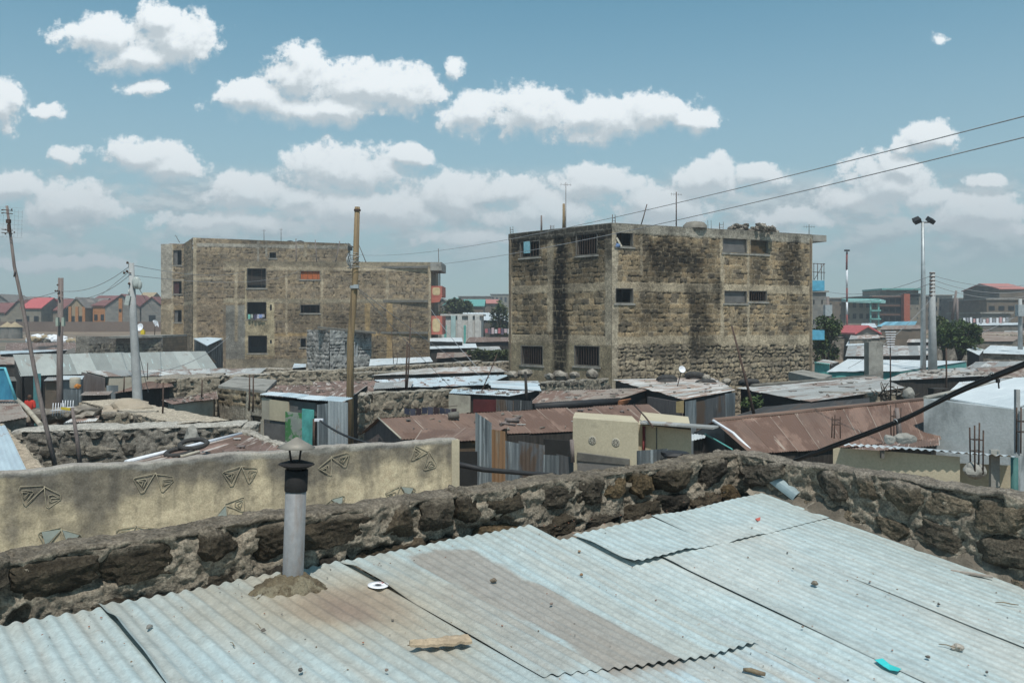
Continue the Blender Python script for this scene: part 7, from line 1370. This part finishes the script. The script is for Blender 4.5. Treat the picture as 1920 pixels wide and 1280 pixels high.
for px in (131, 144, 157): x = MB(); p_ = P(px, 590, 157.8); x.box((p_.x, 157.85, zb + 2.4), (.5, .2, 4.8)); x.build('pilaster', m_ow, t)
t, a, b, zb = ghouse('grey roofed house front with an arched orange porch', 142, 182, 576, 559, 162, 9, m_greyr, m_tw, wins=3); x = MB(); c_ = P(164, 590, 160.8)
pts = [c_ + Vector((math.cos(q_) * 1.5, 0, math.sin(q_) * 1.7)) for q_ in np.linspace(0, math.pi, 12)]; x.tube(pts, .22, 6); x.build('arch', m_ow, t)
x = MB(); x.rock(P(164, 572, 161), 1, 1, 2, (1.7, .5, 1.1), .1); x.build('arched_window', m_greyr, t)
ghouse('orange house with a dark stair tower right of the arched porch', 174, 198, 572, 562, 160, 9, m_redr, m_ow, wins=2)
ghouse('long maroon roof behind the orange house', 168, 206, 566, 554, 176, 9, m_redr, m_gw, wins=2)
t, a, b, zb = ghouse('large grey gable wall with a bright orange vertical stripe', 197, 262, 575, 552, 156, 10, m_redr, m_gw2, gable=True, wins=0); x = MB(); p_ = P(226, 580, 155.9); x.box((p_.x, 155.9, (zb + 9.0) / 2), (.65, .12, 9.0 - zb - .4)); x.build('orange_stripe', m_ow, t); x = MB(); x.box((p_.x, 155.8, 6.6), (.45, .12, .5)); x.build('window', m_glass, t)
ghouse('small tan hipped roof peeping above the orange-striped gable', 254, 276, 566, 548, 185, 9, m_tanr, m_gw, wins=1)
ghouse('grey gable house with maroon roof touching the tall brown building', 265, 306, 574, 557, 154, 9, m_redr, m_gw2, gable=True, wins=1)
ghouse('low orange-trimmed house between two grey gables, far left estate', 246, 270, 588, 574, 162, 8, m_greyr, m_ow, wins=1)
a, b = P(-40, 603, 146), P(305, 602, 146); t = thing('boundary_wall', 'long plain brown boundary wall below the far estate houses', 'wall', (a.x, 146, 2.5)); x = MB(); quadbox(x, a, b, .4, 2, a.z); x.build('wall', M('mud_brown_wall', (.17, .125, .10), (.14, .10, .08), .3, bs=3), t)
for px, lb in ((14, 'pointed grey water shelter at the far left edge, the left one'), (28, 'pointed grey water shelter beside the other one')):
    t = thing('round_hut', lb, 'hut', (P(px, 628, 120).x, 120, 2.0), 'pair of pointed shelters'); x = MB(); c_ = P(px, 628, 120); c_.z = 2; x.lathe(c_, [(.95, 0), (.95, P(px, 612, 120).z - 2)], 16); x.build('wall', m_gw2, t); x = MB(); c_.z = P(px, 613, 120).z; x.lathe(c_, [(1.1, 0), (0, .75)], 16); x.build('roof', m_tanr, t)
x = MB(); rg = random.Random(2)
for i in range(150):
    f_ = rg.random(); px = 55 + f_ * 85; x.rock(P(px, 640 - 10 * rg.random() * math.sin(math.pi * min(1, f_ + .15)), 100 + rg.uniform(-2, 3)), rg.uniform(.25, .6), i, 1, (1.4, 1, .7), .5, mi=0 if rg.random() < .6 else 1 if rg.random() < .5 else 2)
x.build('rubbish_heap', [m_white, m_tanr, m_dconc], label='long heap of white and yellowish rubbish bags beyond the long grey roof', cat='rubbish heap')
# between the two big buildings
ghouse('house with a teal hipped roof behind the tree, between the big buildings', 868, 906, 573, 561, 150, 10, m_tealr, m_bw, 'houses between the big buildings', wins=3)
ghouse('bright teal gable peeping left of the teal hipped roof', 832, 872, 572, 558, 158, 10, m_tealr, m_bw, 'houses between the big buildings', gable=True, wins=1)
ghouse('dark roofed house just right of the coral balconies', 812, 846, 572, 560, 165, 10, m_greyr, m_bw, 'houses between the big buildings', gable=True, wins=1)
ghouse('long salmon roof behind the teal one', 880, 932, 568, 561, 190, 10, m_pk2, m_bw, 'houses between the big buildings', wins=4)
block('hazy terraced block on the skyline left of the stained building', 920, 960, 552, 300, 14, m_gw, 3, 5, 'skyline blocks')
block('low brown block on the skyline behind the teal roofs', 860, 922, 556, 280, 14, m_bw, 2, 6, 'skyline blocks')
t, a, b, zb, zt = block('white building with pale teal pillars and door panels, between the big buildings', 829, 902, 592, 92, 9, m_whw, 1, 6, None, m_whw, win=(.35, .5), wm=m_teal, name='pillared_building', cat='building')
for px in (850, 862, 882, 895): x = MB(); p_ = P(px, 610, 91.8); x.box((p_.x, 91.8, (zb + zt) / 2), (.5 if px != 855 else .9, .35, zt - zb)); x.build('pillar', M('pale_teal', (.38, .52, .52), (.30, .42, .42), 1) if px == 850 else m_whw, t)
shack('pair of broad white metal roofs above the pillared building', (868, 598, 104), (962, 603, 100), (962, 586, 112), (868, 586, 112), m_wroof, m_dconc, name='market_shed', cat='shed', zb=1.8, pitch=.4, amp=.03, rowl=4)
for i, (fl_, fr_, br_, bl_, rm_, lb) in enumerate([((806, 640, 66), (868, 641, 66), (866, 633, 76), (806, 633, 76), m_wroof, 'thin white roof strip right of the lower coral balcony'), ((806, 654, 62), (895, 652, 62), (892, 644, 70), (806, 645, 70), m_wroof, 'second white roof strip under the thin one right of the balconies'), ((872, 642, 70), (958, 640, 72), (958, 632, 84), (880, 632, 84), m_rroof2, 'reddish roof strip left of the stained building'), ((880, 657, 60), (940, 656, 61), (936, 649, 68), (884, 650, 68), m_groof, 'grey roof strip above the olive shrubs'), ((818, 672, 55), (884, 668, 57), (884, 660, 62), (820, 661, 62), m_brroof, 'brown roof strip left of the olive shrubs')]):
    shack(lb, fl_, fr_, br_, bl_, rm_, m_dark, name='low_shack', zb=gz(0, 60) - .3, group='roof strips between the big buildings')
t = thing('clothes_line', 'pink and dark washing strung left of the stained building', 'laundry', P(930, 632, 80))
for k in range(8): x = MB(); p_ = P(912 + k * 6, 620 + (k % 2), 80); x.box(p_, (.24, .05, .38 + .1 * (k % 3))); x.build('garment', flat('washing', [(.45, .16, .18), (.12, .10, .14), (.5, .4, .42), (.55, .55, .58)][k % 4]), t)
# right skyline
block('tall narrow grey block right behind the stained building', 1518, 1549, 548, 100, 10, m_gw2, 3, 2, 'blocks of the right skyline', win=(.15, .2))
block('brown blank-walled block left of the banded mast', 1549, 1584, 560, 150, 12, m_bw, 3, 2, 'blocks of the right skyline', win=(.12, .2))
t, a, b, zb, zt = block('block with a pale turquoise roof and balcony frame at its right corner', 1583, 1646, 562, 150, 12, m_gw, 3, 5, 'blocks of the right skyline', m_tealr)
x = MB(); q_ = P(1638, 580, 149)
for dx_ in (-.8, .6): x.box((q_.x + dx_, 148.4, (zb + zt) / 2), (.25, .25, zt - zb))
for k in range(4): x.box((q_.x, 148.4, zb + (zt - zb) * (k + .7) / 4), (1.7, 1.0, .25))
x.build('balcony_frame', m_tealr, t); x = MB(); x.box(((a.x + b.x) / 2, 149.2, zt - .2), (b.x - a.x + 1, 2.4, .5), tilt=(.1, .02)); x.build('roof_canopy', flat('pale_turquoise', (.30, .55, .53)), t)
t, a, b, zb, zt = block('four-storey brown block with balconies and an orange-red stair tower', 1632, 1702, 556, 158, 14, m_bw, 4, 6, 'blocks of the right skyline', slabs=flat('brick_red_slab', (.16, .085, .06)), win=(.8, .5), wm=m_hole)
x = MB(); q_ = P(1696, 560, 157); x.box((q_.x, 156.6, (zb + P(0, 551, 157).z) / 2), (1.1, 1.2, P(0, 551, 157).z - zb)); x.build('stair_tower', flat('orange_red', (.36, .10, .055)), t)
x = MB(); q0_, q1_ = P(1650, 544, 160), P(1722, 543, 160); quadbox(x, q0_, q1_, 8, zt, q0_.z); x.build('rooftop_storey', m_gw, t); x = MB(); x.box(((q0_.x + q1_.x) / 2, 163, q0_.z + .15), (q1_.x - q0_.x + .6, 9, .3)); x.build('teal_roof', m_tealr, t)
block('plain brown-grey wing right of the orange-red stair tower', 1702, 1726, 552, 160, 12, m_gw, 4, 2, 'blocks of the right skyline', win=(.1, .15))
block('dark brown block behind the tall lamp mast', 1722, 1746, 556, 175, 12, m_bw, 4, 3, 'blocks of the right skyline')
block('brown block right of the grey pegged pole', 1750, 1786, 554, 185, 12, m_gw, 4, 4, 'blocks of the right skyline')
block('long grey-brown block with faint windows, right', 1786, 1848, 560, 180, 12, m_bw, 3, 8, 'blocks of the right skyline')
block('lower block with a cluttered flat roof, right of the long one', 1846, 1880, 566, 190, 12, m_gw, 3, 5, 'blocks of the right skyline')
x = MB(); x.box(P(1831, 562, 182), (4, 3, 1.6)); x.box(P(1825, 556, 182), (.8, .8, 1.2)); x.build('rooftop_hut', m_whw, label='white hut on the roof of the long grey-brown block', cat='hut')
t, a, b, zb = ghouse('tall dark house with a salmon gable roof at the right edge', 1874, 1925, 541, 530, 150, 12, m_pk2, m_bw, 'blocks of the right skyline', wins=3, name='tall_house')
block('broad low brown block in front of the tall dark house, right edge', 1850, 1960, 562, 140, 12, m_bw, 2, 6, 'blocks of the right skyline', win=(.6, .25))
block('pale cement block behind the round tree crown', 1840, 1895, 588, 110, 8, m_gw2, 1, 3, 'blocks of the right skyline', win=(.2, .3))
for fl_, fr_, br_, bl_, rm_, wm_, lb in [((1643, 612, 110), (1716, 609, 112), (1720, 602, 124), (1660, 603, 124), MR('sky_blue_sheet', (.16, .38, .48), (.13, .32, .42), ramt=0, rough=.6, metal=0), m_tw, 'broad sky-blue roof in front of the four-storey block'),
    ((1612, 615, 105), (1645, 614, 106), (1640, 606, 116), (1616, 606, 116), m_wroof, m_bw, 'small white roof left of the sky-blue one'), ((1570, 622, 90), (1618, 622, 90), (1612, 615, 100), (1572, 616, 100), m_groof, m_bw, 'grey roof strip by the foot of the banded mast'),
    ((1650, 618, 88), (1735, 616, 90), (1735, 609, 100), (1655, 610, 100), m_brroof, m_bw, 'long thatch-brown roof under the sky-blue one'), ((1592, 636, 74), (1650, 634, 75), (1646, 626, 84), (1596, 627, 84), m_mroof, m_stonep, 'mottled roof below the pink one'),
    ((1830, 610, 100), (1912, 609, 102), (1910, 605, 108), (1832, 605, 108), m_wroof, m_dconc, 'thin white roof line before the pale cement block'), ((1755, 640, 70), (1850, 622, 84), (1930, 622, 86), (1900, 640, 72), m_brroof, m_stonep, 'dull brown roof behind the round tree')]:
    shack(lb, fl_, fr_, br_, bl_, rm_, wm_, name='low_shack', zb=gz(0, 85) - .4, group='roofs below the right skyline')
t = ghouse('little shed with a pink roof and grey gable, before the mottled roof', 1606, 1646, 624, 612, 82, 5, m_pinkr, m_gw2, None, gable=True, wins=0, name='small_shed', cat='shed')
wall('low grey rubble yard wall beyond the round tree, right', (1845, 625, 80), (1990, 628, 78), w=.4, res=.14, base0=0)
t = thing('clothes_line', 'long line of white and grey washing before the right skyline', 'laundry', P(1845, 605, 100))
for k in range(14): x = MB(); p_ = P(1808 + k * 6.2, 602 - abs(k - 6) * .4, 100 - (k % 3)); x.box(p_, (.26, .06, .45 + .12 * (k % 3))); x.build('garment', [m_white, flat('grey_cloth', (.3, .31, .34)), m_white, flat('pink_cloth', (.5, .3, .3))][k % 4], t)
# small houses filling the middle distance
rg = random.Random(77); mats_r = [m_rroof2, m_groof, m_brroof, m_mroof, m_broof]; names_r = ['rusty', 'grey', 'brown', 'mottled', 'pale blue']
for i, (px, Y) in enumerate([(330, 58), (700, 64), (560, 62), (1080, 62), (1200, 70), (1330, 60), (1440, 66), (1560, 84), (1700, 76), (1640, 92), (1780, 96), (1880, 92), (-40, 48), (60, 52), (180, 50), (985, 68)]):
    if 300 < px < 1520 and px != 985: continue
    w = rg.uniform(3, 6) * F / Y; dY = rg.uniform(4, 7); h = gz(0, Y) + 2.3; y_ = 600 + (H - h) * F / Y; y2 = 600 + (H - h - .15) * F / (Y + dY); k = i % 5
    shack('small %s roofed shed in the middle distance, %s' % (names_r[k], ['behind the long rust roof', 'at the left border', 'left of the long grey roof', 'behind the long grey roof', 'beside the stained building', 'near the banded mast', 'left of the lamp mast', 'under the sky-blue roof', 'behind the round tree', 'at the right border', 'behind the pink shed'][[7, 4, 6, 8, 9, 10, 1, 2, 3, 4][i % 10] if px > 300 else [1, 2, 3][i % 3]]), (px, y_, Y), (px + w, y_, Y + .5), (px + w * .9, y2, Y + dY), (px + 4, y2, Y + dY), mats_r[k], m_stonep if i % 2 else m_dark, name='small_shed', cat='shed', zb=gz(0, Y) - .3, rowl=3)

# ------------------------------------------------------------------ person in red in the left lane
def person(label, base, hgt, top, legs, skin=(.10, .055, .035), ang=0.0):
    t = thing('person', label, 'person', base); s = hgt / 1.7; B_ = Vector(base); J = {'pelvis': (0, 0, .93), 'chest': (0, 0, 1.22), 'neck': (0, 0, 1.43), 'head': (.0, -.02, 1.57), 'top': (0, 0, 1.68), 'lsh': (-.17, 0, 1.37), 'rsh': (.17, 0, 1.37), 'lel': (-.24, .02, 1.10), 'rel': (.23, -.05, 1.10), 'lha': (-.22, -.08, .86), 'rha': (.16, -.22, .98), 'lhip': (-.09, 0, .88), 'rhip': (.09, 0, .88), 'lkn': (-.10, -.03, .48), 'rkn': (.10, .02, .48), 'lan': (-.11, 0, .08), 'ran': (.12, .06, .08), 'lto': (-.12, -.15, .03), 'rto': (.13, -.09, .03)}
    R0 = {'pelvis': .13, 'chest': .15, 'neck': .055, 'head': .10, 'top': .075, 'lsh': .06, 'rsh': .06, 'lel': .042, 'rel': .042, 'lha': .03, 'rha': .03, 'lhip': .085, 'rhip': .085, 'lkn': .058, 'rkn': .058, 'lan': .038, 'ran': .038, 'lto': .03, 'rto': .03}
    E_ = [('pelvis', 'chest'), ('chest', 'neck'), ('neck', 'head'), ('head', 'top'), ('chest', 'lsh'), ('chest', 'rsh'), ('lsh', 'lel'), ('lel', 'lha'), ('rsh', 'rel'), ('rel', 'rha'), ('pelvis', 'lhip'), ('lhip', 'lkn'), ('lkn', 'lan'), ('lan', 'lto'), ('pelvis', 'rhip'), ('rhip', 'rkn'), ('rkn', 'ran'), ('ran', 'rto')]
    def sk(names, grow, nm, mat):
        ks = [k for k in J if k in names]; me = bpy.data.meshes.new(nm); me.from_pydata([tuple(Vector(J[k]) * s) for k in ks], [(ks.index(a), ks.index(b)) for a, b in E_ if a in ks and b in ks], [])
        o = link_mesh(nm, me, mat, t, None); md = o.modifiers.new('skin', 'SKIN'); 
        for i, k in enumerate(ks): me.skin_vertices[0].data[i].radius = ((R0[k] + grow) * s, (R0[k] * (.75 if k in ('chest', 'pelvis') else 1) + grow) * s)
        me.skin_vertices[0].data[0].use_root = True; o.modifiers.new('sub', 'SUBSURF').levels = 2; o.modifiers['sub'].render_levels = 2; return o
    sk(set(J), 0, 'body', flat('skin', skin)); sk({'pelvis', 'chest', 'neck', 'lsh', 'rsh', 'lel', 'rel'}, .018, 'shirt', top); sk({'pelvis', 'lhip', 'rhip', 'lkn', 'rkn', 'lan', 'ran'}, .015, 'trousers', legs); return t
person('person in a red shirt standing in the lane at the left, seen above the rubble', (P(56, 740, 36).x, 36, .0), 1.68, m_red, flat('dark_trousers', (.03, .03, .04)))

# ------------------------------------------------------------------ haze in the air
HAZE = 0.0013
if HAZE:
    x = MB(); x.box((0, 200, 29), (1300, 1000, 64)); mh = bpy.data.materials.new('air_haze'); mh.use_nodes = True; mh.node_tree.nodes.clear(); g = G(mh.node_tree); o_ = g.a('ShaderNodeOutputMaterial'); v_ = g.a('ShaderNodeVolumePrincipled', {'Density': HAZE, 'Color': (.80, .88, .95, 1), 'Anisotropy': .2}); g.l.new(v_.outputs[0], o_.inputs['Volume'])
    x.build('haze', mh, kind='stuff')
